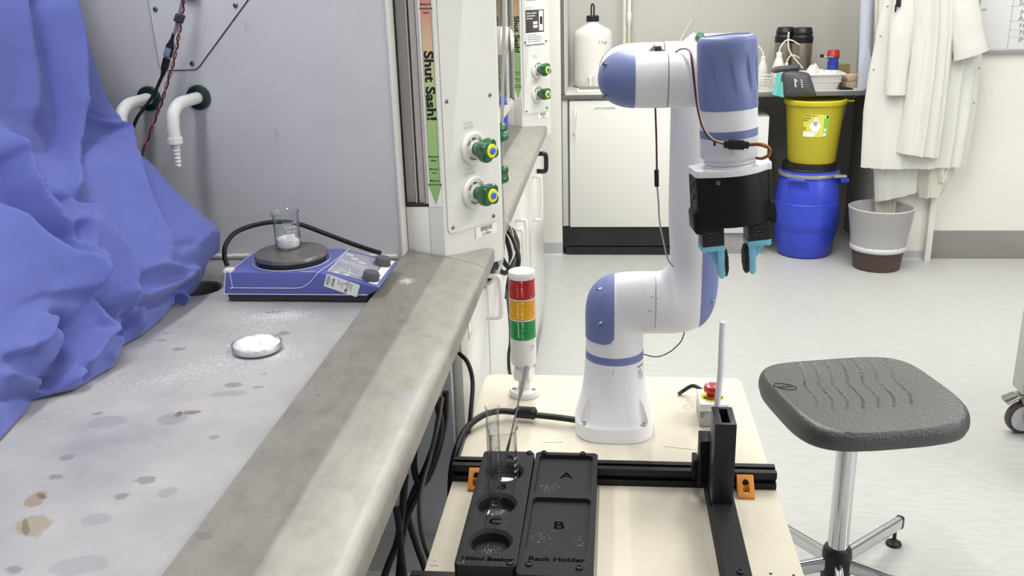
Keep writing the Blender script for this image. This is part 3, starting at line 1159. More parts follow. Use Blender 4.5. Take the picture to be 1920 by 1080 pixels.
# rear wide coat
t = thing('lab_coat', 'widest white lab coat, with press studs and both front edges showing, behind the pleated one', 'lab coat', (1.51, 4.80, 1.0), 'white lab coats on the hooks')
L_ = [(1688, -70), (1662, 0), (1650, 45), (1642, 90), (1632, 140), (1622, 210), (1617, 315)]
R_ = [(1802, -70), (1830, 0), (1842, 40), (1847, 80), (1845, 120), (1838, 180), (1830, 240), (1817, 314)]
b = garment(L_, R_, -70, 316, 313, 4.775, 0.07, [(0.12, 0.06, 0.10, 0.012), (0.34, -0.02, 0.10, 0.02), (0.62, 0, 0.12, 0.02), (0.80, 0.0, 0.05, 0.018), (0.93, -0.02, 0.05, 0.010)], 3, 60, 90)
bd = obj('body', b, COAT, t)
studs([(1664, 12), (1651, 68), (1638, 131), (1836, 128), (1826, 193), (1844, 65)], 4.762, bd)
b = sleeve([(1695, -60), (1692, 40), (1684, 110), (1679, 178)], [30, 40, 37, 34], 4.735, (1, 0, -0.02), 4)
obj('sleeve', b, COAT, t)
# front coat
t = thing('lab_coat', 'front white lab coat with long straight pleats and short rolled sleeve at the right', 'lab coat', (1.54, 4.74, 1.0), 'white lab coats on the hooks')
L_ = [(1712, -70), (1712, 60), (1704, 140), (1694, 220), (1683, 288)]
R_ = [(1796, -70), (1793, 60), (1786, 140), (1776, 230), (1766, 296)]
b = garment(L_, R_, -70, 287, 297, 4.715, 0.06, [(0.22, 0.0, 0.16, 0.012), (0.50, 0.0, 0.10, 0.026), (0.74, 0.02, 0.14, 0.014), (0.90, 0, 0.08, 0.012)], 7, 60, 90)
obj('body', b, COAT, t)
b = sleeve([(1805, -70), (1806, -10), (1812, 50), (1820, 104)], [34, 44, 52, 57], 4.725, (1, 0, 0.32), 5, 0.5)
obj('sleeve', b, COAT, t)
b = newbm()
p = at_y(1684, 8, 4.705)
box(b, (p.x - 0.010, 4.700, p.z - 0.012), (p.x + 0.012, 4.708, p.z + 0.03), 0.002)
box(b, (p.x - 0.014, 4.700, p.z - 0.034), (p.x - 0.006, 4.706, p.z + 0.0), 0.002)
tag(obj('pen_clip', b, M_['black_plastic']), 'small black clip on the chest of the lab coats', 'clip')
b = newbm()
box(b, (1.40, 4.855, 1.70), (1.62, 4.8775, 1.76), 0.004)
for x in (1.44, 1.50, 1.58):
    tube(b, [(x, 4.86, 1.73), (x, 4.82, 1.735), (x, 4.77, 1.72), (x, 4.74, 1.70), (x, 4.72, 1.73)], 0.006, 8)
tag(obj('coat_hooks', b, M_['steel']), 'steel hook rail carrying the white lab coats', 'coat hooks')

# ------------------------------------------------------------------ paper roll at the bench end
t = thing('paper_roll', 'tall roll of pale bluish paper standing on the bench end by the partition', 'paper roll', (1.262, 5.0, BT))
PAP = mat('pale_blue_paper', '#c3c8d8', 0.6)
b = newbm()
a, c = at_y(1620, 172, 5.0), at_y(1632, -160, 5.0)
a.z = BT
cyl(b, a, c, 0.032, 0.033, 28)
obj('roll', b, PAP, t)
b = newbm()
y = 4.955
fl = [at_y(1628, 86, y), at_y(1637, 120, y), at_y(1644, 150, y), at_y(1620, 168, y), at_y(1604, 182, y), at_y(1610, 150, y), at_y(1620, 110, y)]
prism(b, [(p.x, p.z) for p in fl], -0.0012, 0.0012, Matrix(((1, 0, 0, 0), (0, 0, 1, y), (0, 1, 0, 0), (0, 0, 0, 1))))
obj('loose_flap', b, PAP, t)

# ------------------------------------------------------------------ whiteboard
t = thing('whiteboard', 'whiteboard with ruled handwritten rota on the wall right of the coats', 'whiteboard', (2.4, 4.90, 1.6))
zb = at_y(1860, 101, 4.9).z
b = newbm()
box(b, (1.76, 4.897, zb + 0.012), (3.2, 4.911, 2.2), 0.001)
bd = obj('board', b, mat('board_white', '#dddcdc', 0.2), t)
b = newbm()
box(b, (1.745, 4.889, zb), (3.2, 4.912, zb + 0.022), 0.003)
box(b, (1.745, 4.889, zb), (1.765, 4.912, 2.22), 0.003)
box(b, (1.745, 4.889, 2.2), (3.2, 4.912, 2.222), 0.003)
obj('frame', b, mat('board_frame', '#a9a8a8', 0.35, metal=0.5), t)
b = newbm()
yy = 4.8965
box(b, (0, 0, 0), (0.0022, 0.75, 0.0004), M=frame_m(at_y(1888, 92, yy), (1, 0, 0), (0, 0, 1)))
for k, py in enumerate((12, 40, 57, 70)):
    p = at_y(1894, py, yy)
    box(b, (0, 0, 0), (0.8, 0.0014, 0.0004), M=frame_m(p, (1, 0, 0), (0, 0, 1)))
obj('ruling', b, mat('grey_marker', '#9a9aa0', 0.5), bd)
b = newbm()
for s, px, py in (('Sam', 1911, 5), ('Mike', 1913, 24), ('Asha', 1909, 35), ('Hen', 1911, 48), ('Meg', 1911, 62), ('IM', 1909, 75), ('ry', 1834, 4), ('ser', 1840, 18)):
    text(b, s, 0.034 if px > 1850 else 0.020, frame_m(at_y(px, py, yy), (1, 0, 0), (0.12, 0, 1)), align='LEFT' if px < 1850 else 'LEFT')
obj('handwriting', b, mat('marker', '#74757c', 0.5), bd)

# ------------------------------------------------------------------ stool
SX, SY = 0.548, 1.997
t = thing('stool', 'black moulded lab stool with grooved seat on five chrome legs', 'stool', (SX, SY, 0))
SR = math.radians(12.5)
ST = 0.556
Sc = V((0.560, 1.985))


def seat_xy(x, y):
    return (Sc.x + x * math.cos(SR) - y * math.sin(SR), Sc.y + x * math.sin(SR) + y * math.cos(SR))


def seat_local(w):
    dx, dy = w.x - Sc.x, w.y - Sc.y
    return (dx * math.cos(SR) + dy * math.sin(SR), -dx * math.sin(SR) + dy * math.cos(SR))


HW, HD, NN = 0.196, 0.193, 3.9
gl = spline([V((*seat_local(at_z(a, c, ST - 0.008)), 0)) for a, c in ((1493, 677), (1505, 692), (1510, 708), (1509, 720), (1522, 737), (1533, 752), (1533, 771))], 14)
goff = [seat_local(at_z(a, c, ST - 0.008))[0] for a, c in ((1493, 677), (1521, 677), (1546, 676), (1576, 677), (1604, 676), (1631, 675), (1660, 673))]
goffs = [g - goff[0] for g in goff]
GY0, GY1 = gl[-1].y, gl[0].y


def groove(x, y):
    if y < GY0 - 0.004 or y > GY1 + 0.004:
        return 0.0
    # x of the curve at this y
    bx, bd_ = None, 9
    for p in gl:
        if abs(p.y - y) < bd_:
            bd_, bx = abs(p.y - y), p.x
    m = min(abs(x - (bx + o)) for o in goffs)
    e = min(1.0, max(0.0, min(y - GY0, GY1 - y) / 0.01 + 0.2))
    return math.exp(-(m / 0.0021) ** 2) * e


def seat_top(x, y):
    u, v = x / HW, y / HD
    z = ST - 0.012 + 0.016 * abs(u) ** 2.6 * (1 - 0.2 * v)
    z += 0.006 * max(0, v) ** 2 - 0.008 * max(0, -v) ** 3
    return z


b = newbm()
seg, nr = 240, 120
rings = []
for k in range(nr):
    s = (k + 1) / nr * 0.93
    rings.append([b.verts.new((*seat_xy(q[0] * s, q[1] * s), seat_top(q[0] * s, q[1] * s) - 0.0032 * groove(q[0] * s, q[1] * s))) for q in sell(HW, HD, 2 + (NN - 2) * s ** 0.7, seg)])
for (s, dz) in ((0.955, -0.0022), (0.975, -0.007), (0.992, -0.015), (1.0, -0.026), (0.998, -0.035), (0.985, -0.042)):
    o = sell(HW, HD, NN, seg)
    rings.append([b.verts.new((*seat_xy(q[0] * s, q[1] * s), seat_top(q[0] * 0.93, q[1] * 0.93) * 0.55 + (ST - 0.004) * 0.45 + dz)) for q in o])
for (s, z) in ((0.985, ST - 0.047), (0.975, ST - 0.054), (0.94, ST - 0.058), (0.5, ST - 0.058)):
    rings.append([b.verts.new((*seat_xy(q[0] * s, q[1] * s), z)) for q in sell(HW, HD, NN, seg)])
ring_faces(b, rings, True, True, True)
seat = obj('seat', b, mat('polyurethane_skin', '#292829', 0.48, spec=0.5, ior=1.9, bump=(170, 1.0)), t, 60)
b = newbm()
ec = V(seat_local(at_z(1472, 723, ST)))
ring = []
for k in range(36):
    a = 2 * PI * k / 36
    x, y = ec.x + 0.020 * math.cos(a) * 1.25 - 0.004 * math.sin(a), ec.y + 0.0165 * math.sin(a)
    ring.append(V((*seat_xy(x, y), seat_top(x, y) + 0.0005)))
tube(b, ring, 0.0011, 6, 0, True)
obj('oval_mark', b, M_['black_rubber'], seat)
ex, ey = seat_xy(ec.x, ec.y)
nx = V((math.cos(SR + 0.25), math.sin(SR + 0.25), -0.10))
b = newbm()
text(b, 'bimos', 0.0145, frame_m((ex, ey, seat_top(ec.x, ec.y) + 0.0012), nx, (-math.sin(SR + 0.25), math.cos(SR + 0.25), 0)), bold=0.0001)
obj('oval_lettering', b, mat('mark_grey', '#3b3a3c', 0.35), seat)
b = newbm()
cyl(b, (SX, SY, 0.09), (SX, SY, ST - 0.05), 0.0238, seg=36)
obj('column', b, M_['chrome'], t)
b = newbm()
lathe(b, [(0.055, 0), (0.055, 0.006), (0.03, 0.012)], Matrix.Translation((SX, SY, ST - 0.07)), 24)
obj('seat_plate', b, M_['black_plastic'], t)
b = newbm()
lathe(b, [(0.030, 0.040), (0.034, 0.044), (0.0345, 0.115), (0.033, 0.130), (0.029, 0.137), (0.025, 0.138)], Matrix.Translation((SX, SY, 0)), 32)
obj('hub', b, M_['black_plastic'], t)
for k in range(5):
    a = math.radians(48 + 72 * k)
    d = V((math.cos(a), math.sin(a), 0))
    n_ = V((-d.y, d.x, 0))
    b = newbm()
    p0, p1 = V((SX, SY, 0.092)) + d * 0.03, V((SX, SY, 0.058)) + d * 0.325
    rg = []
    for p in (p0, p1):
        rg.append([p + n_ * q[0] + V((0, 0, q[1])) for q in rrect(0.020, 0.036, 0.007, 3)])
    loft(b, rg)
    lg = obj('leg', b, M_['chrome'], t)
    b = newbm()
    loft(b, [[p1 + d * e + n_ * q[0] * s + V((0, 0, q[1] * s)) for q in rrect(0.0215, 0.0375, 0.007, 3)] for e, s in ((-0.002, 1), (0.005, 1), (0.007, 0.8))])
    obj('end_cap', b, M_['black_plastic'], lg)
    b = newbm()
    fp = V((SX, SY, 0)) + d * 0.305
    cyl(b, fp + V((0, 0, 0.01)), fp + V((0, 0, 0.05)), 0.005, seg=10)
    lathe(b, [(0.019, 0), (0.0205, 0.003), (0.019, 0.007), (0.009, 0.013), (0.006, 0.018)], Matrix.Translation(fp), 20)
    obj('foot', b, M_['black_rubber'], lg)

# ------------------------------------------------------------------ trolley with braked castor at the right border
wc = at_y(1917, 783, 2.9)
wc.z = 0.055
t = thing('trolley', 'pale grey equipment trolley with braked castor at the right border', 'trolley', (wc.x + 0.25, 2.7, 0))
b = newbm()
lx = at_y(1911, 700, 2.9).x
box(b, (lx, 2.86, 0.150), (lx + 0.06, 2.94, 0.85), 0.004)
box(b, (lx, 2.46, 0.150), (lx + 0.06, 2.54, 0.85), 0.004)
box(b, (lx + 0.5, 2.86, 0.150), (lx + 0.56, 2.94, 0.85), 0.004)
box(b, (lx + 0.5, 2.46, 0.150), (lx + 0.56, 2.54, 0.85), 0.004)
obj('frame', b, mat('trolley_grey', '#b9b9b6', 0.4), t)
b = newbm()
box(b, (lx, 2.46, 0.85), (lx + 0.56, 2.94, 0.88), 0.004)
box(b, (lx + 0.06, 2.48, 0.24), (lx + 0.54, 2.92, 0.26), 0.004)
obj('shelves', b, mat('trolley_grey', '#b9b9b6', 0.4), t)
for i, (ox, oy) in enumerate(((0, 0), (0.5, 0), (0, -0.4), (0.5, -0.4))):
    o = V((wc.x + ox, 2.9 + oy, 0.055))
    b = newbm()
    lathe(b, [(0.030, -0.013), (0.049, -0.0145), (0.0545, -0.009), (0.055, 0), (0.0545, 0.009), (0.049, 0.0145), (0.030, 0.013)], axis_m(o, (0.12, -1, 0)), 40)
    w = obj('castor_wheel', b, mat('tyre_grey', '#4b4644', 0.5), t)
    b = newbm()
    lathe(b, [(0.012, -0.017), (0.043, -0.0155), (0.045, -0.012), (0.045, 0.012), (0.043, 0.0155), (0.012, 0.017)], axis_m(o, (0.12, -1, 0)), 32)
    obj('wheel_disc', b, mat('wheel_white', '#cfcdd2', 0.4), w)
    b = newbm()
    for s in (-1, 1):
        prism(b, [(-0.022, 0.072), (0.03, 0.085), (0.035, 0.06), (0.015, -0.004), (0.0, -0.012), (-0.008, 0.0), (-0.004, 0.035)], -0.0015, 0.0015, Matrix.Translation(o + V((0, 0.021 * s, 0))) @ Matrix.Rotation(PI / 2, 4, 'X'))
    prism(b, [(-0.062, 0.058), (-0.02, 0.083), (0.035, 0.088), (0.035, 0.082), (-0.018, 0.076), (-0.06, 0.050)], -0.022, 0.022, Matrix.Translation(o) @ Matrix.Rotation(PI / 2, 4, 'X'), 0.001)
    cyl(b, o + V((0.005, 0, 0.083)), o + V((0.02, 0, 0.10)), 0.018, seg=14)
    fk = obj('castor_fork', b, M_['steel'], t)
    b = newbm()
    prism(b, [(-0.070, 0.062), (-0.035, 0.079), (-0.030, 0.073), (-0.066, 0.052)], -0.016, 0.016, Matrix.Translation(o + V((0, 0, 0.004))) @ Matrix.Rotation(PI / 2, 4, 'X'), 0.001)
    obj('brake_pedal', b, mat('pedal', '#8a8987', 0.35, metal=0.6), fk)

# ================================================================== fume hoods
DZ = 0.890       # deck height
PITCH = 1.85     # distance between neighbouring hoods


def add_spot(nt, tc, prev, c, rx, ry, rot, col, amt, nscale=60, warp=0.6):
    """irregular stain of its own colour laid over the previous colour socket"""
    mp = nt.nodes.new('ShaderNodeMapping')
    mp.vector_type = 'TEXTURE'
    mp.inputs['Location'].default_value = (c[0], c[1], DZ)
    mp.inputs['Rotation'].default_value = (0, 0, rot)
    mp.inputs['Scale'].default_value = (rx, ry, 1)
    nt.links.new(tc.outputs['Object'], mp.inputs[0])
    ln = nt.nodes.new('ShaderNodeVectorMath')
    ln.operation = 'LENGTH'
    nt.links.new(mp.outputs[0], ln.inputs[0])
    n = nt.nodes.new('ShaderNodeTexNoise')
    n.inputs['Scale'].default_value = nscale
    n.inputs['Detail'].default_value = 5
    nt.links.new(tc.outputs['Object'], n.inputs['Vector'])
    ad = nt.nodes.new('ShaderNodeMath')
    ad.operation = 'MULTIPLY_ADD'
    nt.links.new(n.outputs['Fac'], ad.inputs[0])
    ad.inputs[1].default_value = warp * 2
    nt.links.new(ln.outputs['Value'], ad.inputs[2])
    mr = nt.nodes.new('ShaderNodeMapRange')
    mr.inputs['From Min'].default_value = 0.75 + warp
    mr.inputs['From Max'].default_value = 1.0 + warp
    mr.inputs['To Min'].default_value = amt
    mr.inputs['To Max'].default_value = 0.0
    nt.links.new(ad.outputs[0], mr.inputs['Value'])
    mx = nt.nodes.new('ShaderNodeMix')
    mx.data_type = 'RGBA'
    nt.links.new(mr.outputs[0], mx.inputs[0])
    nt.links.new(prev, mx.inputs[6])
    mx.inputs[7].default_value = lin(col)
    return mx.outputs[2]


def stained(name, base, light, dark, rough, metal, spots, scale=6, stretch=(1, 1, 1), blot=True, bump=0.0):
    m = mat(name, base, rough, metal=metal)
    nt = m.node_tree
    bs = nt.nodes['Principled BSDF']
    tc = nt.nodes.new('ShaderNodeTexCoord')
    mp = nt.nodes.new('ShaderNodeMapping')
    mp.inputs['Scale'].default_value = stretch
    nt.links.new(tc.outputs['Object'], mp.inputs[0])
    n = nt.nodes.new('ShaderNodeTexNoise')
    n.inputs['Scale'].default_value = scale
    n.inputs['Detail'].default_value = 7
    n.inputs['Roughness'].default_value = 0.62
    nt.links.new(mp.outputs[0], n.inputs['Vector'])
    rp = nt.nodes.new('ShaderNodeValToRGB')
    e = rp.color_ramp.elements
    e[0].position, e[0].color = 0.33, lin(dark)
    e[1].position, e[1].color = 0.66, lin(light)
    mid = rp.color_ramp.elements.new(0.47)
    mid.color = lin(base)
    nt.links.new(n.outputs['Fac'], rp.inputs[0])
    col = rp.outputs[0]
    if blot:
        for (sc_, thr, amt, c_) in ((11, 0.17, 0.5, '#8f8f93'), (26, 0.15, 0.6, '#7c7b7e')):
            n2 = nt.nodes.new('ShaderNodeTexNoise')
            n2.inputs['Scale'].default_value = sc_ * 2
            nt.links.new(tc.outputs['Object'], n2.inputs['Vector'])
            vm = nt.nodes.new('ShaderNodeVectorMath')
            vm.operation = 'MULTIPLY_ADD'
            nt.links.new(n2.outputs['Color'], vm.inputs[0])
            vm.inputs[1].default_value = (0.5 / sc_, 0.5 / sc_, 0)
            mp3 = nt.nodes.new('ShaderNodeMapping')
            mp3.inputs['Scale'].default_value = (0.8, 1.1, 0)
            nt.links.new(tc.outputs['Object'], mp3.inputs[0])
            nt.links.new(mp3.outputs[0], vm.inputs[2])
            vo = nt.nodes.new('ShaderNodeTexVoronoi')
            vo.inputs['Scale'].default_value = sc_
            nt.links.new(vm.outputs[0], vo.inputs['Vector'])
            sp = nt.nodes.new('ShaderNodeSeparateColor')
            nt.links.new(vo.outputs['Color'], sp.inputs[0])
            r = nt.nodes.new('ShaderNodeMath')
            r.operation = 'MULTIPLY'
            nt.links.new(sp.outputs[0], r.inputs[0])
            nt.links.new(sp.outputs[1], r.inputs[1])
            sb = nt.nodes.new('ShaderNodeMath')
            sb.operation = 'MULTIPLY_ADD'
            nt.links.new(r.outputs[0], sb.inputs[0])
            sb.inputs[1].default_value = -0.55
            nt.links.new(vo.outputs['Distance'], sb.inputs[2])
            mr = nt.nodes.new('ShaderNodeMapRange')
            mr.inputs['From Min'].default_value = -thr - 0.05
            mr.inputs['From Max'].default_value = -thr + 0.03
            mr.inputs['To Min'].default_value = amt
            mr.inputs['To Max'].default_value = 0
            nt.links.new(sb.outputs[0], mr.inputs['Value'])
            mx = nt.nodes.new('ShaderNodeMix')
            mx.data_type = 'RGBA'
            nt.links.new(mr.outputs[0], mx.inputs[0])
            nt.links.new(col, mx.inputs[6])
            mx.inputs[7].default_value = lin(c_)
            col = mx.outputs[2]
    for s in spots:
        col = add_spot(nt, tc, col, *s)
    nt.links.new(col, bs.inputs['Base Color'])
    return m


def pz(px, py, z=DZ):
    p = at_z(px, py, z)
    return (p.x, p.y)


deck_m = stained('stained_deck', '#b8b6b2', '#c9c6bf', '#a6a5a5', 0.42, 0.15, [
    (pz(66, 936), 0.012, 0.020, 0.4, '#9c8350', 0.6, 70, 0.7),
    (pz(78, 930), 0.004, 0.010, 0.9, '#6a5030', 0.6, 120, 0.7),
    (pz(62, 985), 0.020, 0.026, 0.6, '#aa9668', 0.6, 60, 0.7),
    (pz(48, 990), 0.004, 0.020, 0.6, '#76603a', 0.6, 110, 0.6),
    (pz(335, 777), 0.006, 0.009, 0.3, '#5e4a3e', 0.9, 130, 0.6),
    (pz(356, 774), 0.014, 0.008, 0.2, '#7a6a60', 0.7, 150, 0.9),
    (pz(322, 786), 0.022, 0.022, 0.0, '#96969a', 0.6, 40, 0.4),
    (pz(125, 858), 0.010, 0.009, 0.0, '#8f9094', 0.8, 20, 0.2),
    (pz(200, 792), 0.026, 0.022, 0.0, '#9d9ea3', 0.6, 30, 0.5),
    (pz(183, 974), 0.018, 0.014, 0.0, '#9d9ea2', 0.5, 30, 0.4),
    (pz(312, 924), 0.012, 0.014, 0.0, '#9a9a9d', 0.5, 40, 0.4),
    (pz(430, 738), 0.030, 0.012, 0.2, '#9c9c9f', 0.5, 40, 0.5),
    (pz(402, 820), 0.008, 0.008, 0.2, '#8d8d90', 0.6, 40, 0.4),
    (pz(150, 1060), 0.030, 0.02, 0.2, '#a5a5a8', 0.5, 40, 0.4),
], 5)
sill_m = stained('stained_sill', '#918e86', '#9a978e', '#88857d', 0.42, 0.2, [
    (pz(745, 525, 0.9), 0.05, 0.035, 0.0, '#8f8878', 0.5, 40, 0.7),
    (pz(720, 512, 0.9), 0.03, 0.02, 0.0, '#87837b', 0.55, 60, 0.7),
    (pz(380, 1002, 0.9), 0.010, 0.008, 0.0, '#7f7c75', 0.6, 50, 0.5),
    (pz(515, 855, 0.9), 0.010, 0.010, 0.0, '#8a867c', 0.6, 50, 0.5),
    (pz(720, 880, 0.88), 0.012, 0.010, 0.0, '#8f8c84', 0.5, 50, 0.5),
], 22, (1.6, 0.8, 1), True)
liner_m = mat('hood_liner', '#d0d0d1', 0.32, spec=0.5, var=(2.5, '#c5c5c8', 0.8))


def add_drips(m):
    nt = m.node_tree
    bs = nt.nodes['Principled BSDF']
    src = bs.inputs['Base Color'].links[0].from_socket
    tc = nt.nodes.new('ShaderNodeTexCoord')
    mp = nt.nodes.new('ShaderNodeMapping')
    mp.inputs['Scale'].default_value = (1, 1, 0.35)
    nt.links.new(tc.outputs['Object'], mp.inputs[0])
    vo = nt.nodes.new('ShaderNodeTexVoronoi')
    vo.inputs['Scale'].default_value = 24
    nt.links.new(mp.outputs[0], vo.inputs['Vector'])
    sp = nt.nodes.new('ShaderNodeSeparateColor')
    nt.links.new(vo.outputs['Color'], sp.inputs[0])
    sb = nt.nodes.new('ShaderNodeMath')
    sb.operation = 'MULTIPLY_ADD'
    nt.links.new(sp.outputs[0], sb.inputs[0])
    sb.inputs[1].default_value = -0.26
    nt.links.new(vo.outputs['Distance'], sb.inputs[2])
    mr = nt.nodes.new('ShaderNodeMapRange')
    mr.inputs['From Min'].default_value = -0.17
    mr.inputs['From Max'].default_value = -0.08
    mr.inputs['To Min'].default_value = 0.6
    mr.inputs['To Max'].default_value = 0.0
    nt.links.new(sb.outputs[0], mr.inputs['Value'])
    mx = nt.nodes.new('ShaderNodeMix')
    mx.data_type = 'RGBA'
    nt.links.new(mr.outputs[0], mx.inputs[0])
    nt.links.new(src, mx.inputs[6])
    mx.inputs[7].default_value = lin('#aaa69f')
    nt.links.new(mx.outputs[2], bs.inputs['Base Color'])


add_drips(liner_m)
Y0, Y1 = 0.21, 2.06
hood = thing('fume_hood', 'nearest white fume hood with stained steel deck, raised sash and blue draped load inside', 'fume hood', (-0.8, 1.1, 0.85), 'fume hoods in a row')

b = newbm()
box(b, (-1.2, 0.37, 0.845), (-0.4362, 1.85, DZ))
box(b, (-1.2, 1.79, DZ - 0.002), (-0.44, 1.85, DZ + 0.006), 0.003)
deck = obj('deck', b, deck_m, hood)
HC = at_z(372, 541, DZ)
HR = 0.046
c = newbm()
cyl(c, (HC.x, HC.y, DZ - 0.03), (HC.x, HC.y, DZ + 0.02), HR, seg=48)
cut(deck, c)
b = newbm()
lathe(b, [(HR + 0.001, 0.0005), (HR - 0.004, -0.002), (HR - 0.006, -0.010), (HR - 0.007, -0.028), (0.001, -0.029)], Matrix.Translation((HC.x, HC.y, DZ)), 40, cap0=False)
obj('drip_cup', b, mat('cup_grey', '#6d6e70', 0.45, metal=0.3), deck)
b = newbm()
box(b, (-1.2, 0.37, 0.90), (-1.18, 1.85, 2.3))
obj('back_panel', b, liner_m, hood)
b = newbm()
box(b, (-1.2, 1.852, 0.845), (-0.433, 1.893, 2.3), 0.001)
sp_ = obj('side_panel', b, liner_m, hood)
b = newbm()
box(b, (-0.4335, 1.850, 0.885), (-0.4275, 1.897, 2.3), 0.002)
obj('edge_trim', b, M_['white'], sp_)
b = newbm()
pts = [(x, 1.849 + 0.002 * noise.noise((x * 70, 0, 0)), DZ + 0.0095 + 0.003 * noise.noise((x * 40, 5, 0))) for x in [-1.18 + 0.0125 * i for i in range(60)]]
tube(b, pts, lambda k: 0.0045, 6, 0)
obj('sealant', b, mat('white_sealant', '#dcdad5', 0.6), sp_)
b = newbm()
box(b, (-1.2, 0.327, 0.845), (-0.433, 0.368, 2.3), 0.001)
obj('side_panel', b, liner_m, hood)
b = newbm()
box(b, (-1.2, 0.33, 2.3), (-0.43, 1.89, 2.33))
obj('roof', b, M_['white'], hood)
# access plate on the far side panel
ap = [(-0.9145, 1.60), (-0.9045, 1.294), (-0.8965, 1.2875), (-0.8290, 1.2875), (-0.8205, 1.293), (-0.535, 1.60)]
b = newbm()
My = Matrix(((1, 0, 0, 0), (0, 0, 1, 0), (0, 1, 0, 0), (0, 0, 0, 1)))
prism(b, ap, 1.8505, 1.8522, My)
ag = obj('plate_gap', b, M_['ink'], sp_)
b = newbm()
g = 0.0016
cxm = -0.83
prism(b, [(-0.9145 + g, 1.60), (-0.9045 + g, 1.2945), (-0.8958, 1.2875 + g), (-0.8296, 1.2875 + g), (-0.8215, 1.2942), (-0.535 - g * 1.6, 1.60)], 1.8490, 1.8518, My)
pl = obj('access_plate', b, liner_m, sp_)
for (x, z) in ((-0.8946, 1.4068), (-0.7301, 1.4099), (-0.8335, 1.3007)):
    b = newbm()
    lathe(b, [(0.0050, 0), (0.0050, 0.0012), (0.0042, 0.0026), (0.0022, 0.0034), (0.0018, 0.0018)], axis_m((x, 1.849, z), (0, -1, 0)), 18)
    obj('screw', b, M_['screw'], pl)
# gas and water outlets
for (cx, cz, far) in ((-0.9357, 1.2326, 1), (-0.8304, 1.2331, 0)):
    q0 = V((cx, 1.852, cz))
    b = newbm()
    lathe(b, [(0.0255, 0), (0.0255, 0.003), (0.0235, 0.007), (0.017, 0.009), (0.004, 0.0095)], axis_m(q0, (0, -1, 0)), 36)
    fl = obj('outlet_flange', b, M_['dark_green'], sp_)
    b = newbm()
    r_ = 0.0118
    pts = [q0, q0 + V((0, -0.05, 0.0)), q0 + V((-0.003, -0.085, -0.002)), q0 + V((-0.006, -0.108, -0.016)), q0 + V((-0.007, -0.115, -0.040)), q0 + V((-0.007, -0.116, -0.062))]
    tube(b, pts, r_, 20, 8)
    so = obj('outlet_spout', b, M_['white'], sp_)
    e = pts[-1]
    b = newbm()
    lathe(b, [(0.0125, 0.0), (0.0140, -0.001), (0.0140, -0.012), (0.0125, -0.014), (0.008, -0.0145)], Matrix.Translation(e), 40, rad=lambda a, z: 1 + 0.05 * (math.cos(10 * a) > 0))
    pr = []
    z, rr_ = -0.014, 0.0088
    for k in range(6):
        pr += [(rr_ - 0.0016, z), (rr_, z - 0.0055), (rr_ - 0.0008, z - 0.0068)]
        z -= 0.0072
        rr_ -= 0.0006
    lathe(b, pr + [(rr_ - 0.0015, z - 0.002), (0.002, z - 0.003)], Matrix.Translation(e), 20)
    obj('hose_nozzle', b, M_['white'], so)

# sill: slopes gently down to a rolled outer edge, cut aslant before the post
XI, XO = -0.432, -0.258


def sill_slab(y0, y1, bm):
    pr = [(XI, 0.875), (XI, 0.8985), (XI + 0.0015, 0.9), (XI + 0.004, 0.8996), (-0.2775, 0.8749), (-0.275, 0.8745), (-0.266, 0.8715), (-0.2605, 0.868), (XO, 0.862), (XO, 0.838), (-0.261, 0.835), (-0.275, 0.836), (-0.275, 0.855)]
    loft(bm, [[V((p[0], y, p[1])) for p in pr] for y in (y0, y1)])


def bis(bm, co, no):
    g_ = bm.verts[:] + bm.edges[:] + bm.faces[:]
    r = bmesh.ops.bisect_plane(bm, geom=g_, plane_co=co, plane_no=no, clear_outer=True, dist=1e-6)
    ed = [e for e in r['geom_cut'] if isinstance(e, bmesh.types.BMEdge)]
    bmesh.ops.edgeloop_fill(bm, edges=ed)


S_A, S_B = V((-0.349, 1.893, 0)), V((XO, 1.866, 0))
sd = (S_B - S_A).normalized()
sn = V((-sd.y, sd.x, 0))
b = newbm()
sill_slab(0.245, 1.96, b)
bis(b, S_A, sn)
bis(b, V((0, 1.8945, 0)), V((0, 1, 0)))
sl = obj('sill', b, sill_m, hood)
b = newbm()
sill_slab(1.80, Y1 - 0.001, b)
bis(b, S_A + sn * 0.0022, -sn)
bis(b, V((-0.352, 0, 0)), V((-1, 0, 0)))
obj('sill_end', b, sill_m, hood)
b = newbm()
sill_slab(Y0 + 0.001, 0.243, b)
obj('sill_end', b, sill_m, hood)
# header above the opening
b = newbm()
box(b, (-0.385, Y0, 1.55), (-0.284, Y1, 2.45), 0.003)
obj('header', b, M_['hood_white'], hood)
# posts
ang = math.radians(54)
PA = V((-0.348, 1.8975, 0))
pd = V((math.cos(ang), math.sin(ang), 0))
pn = V((pd.y, -pd.x, 0))
PB = PA + pd * 0.1775


def plate_m(u, z, off=0.0):
    o = PA + pd * u + pn * off
    return frame_m((o.x, o.y, z), pd, (0, 0, 1))


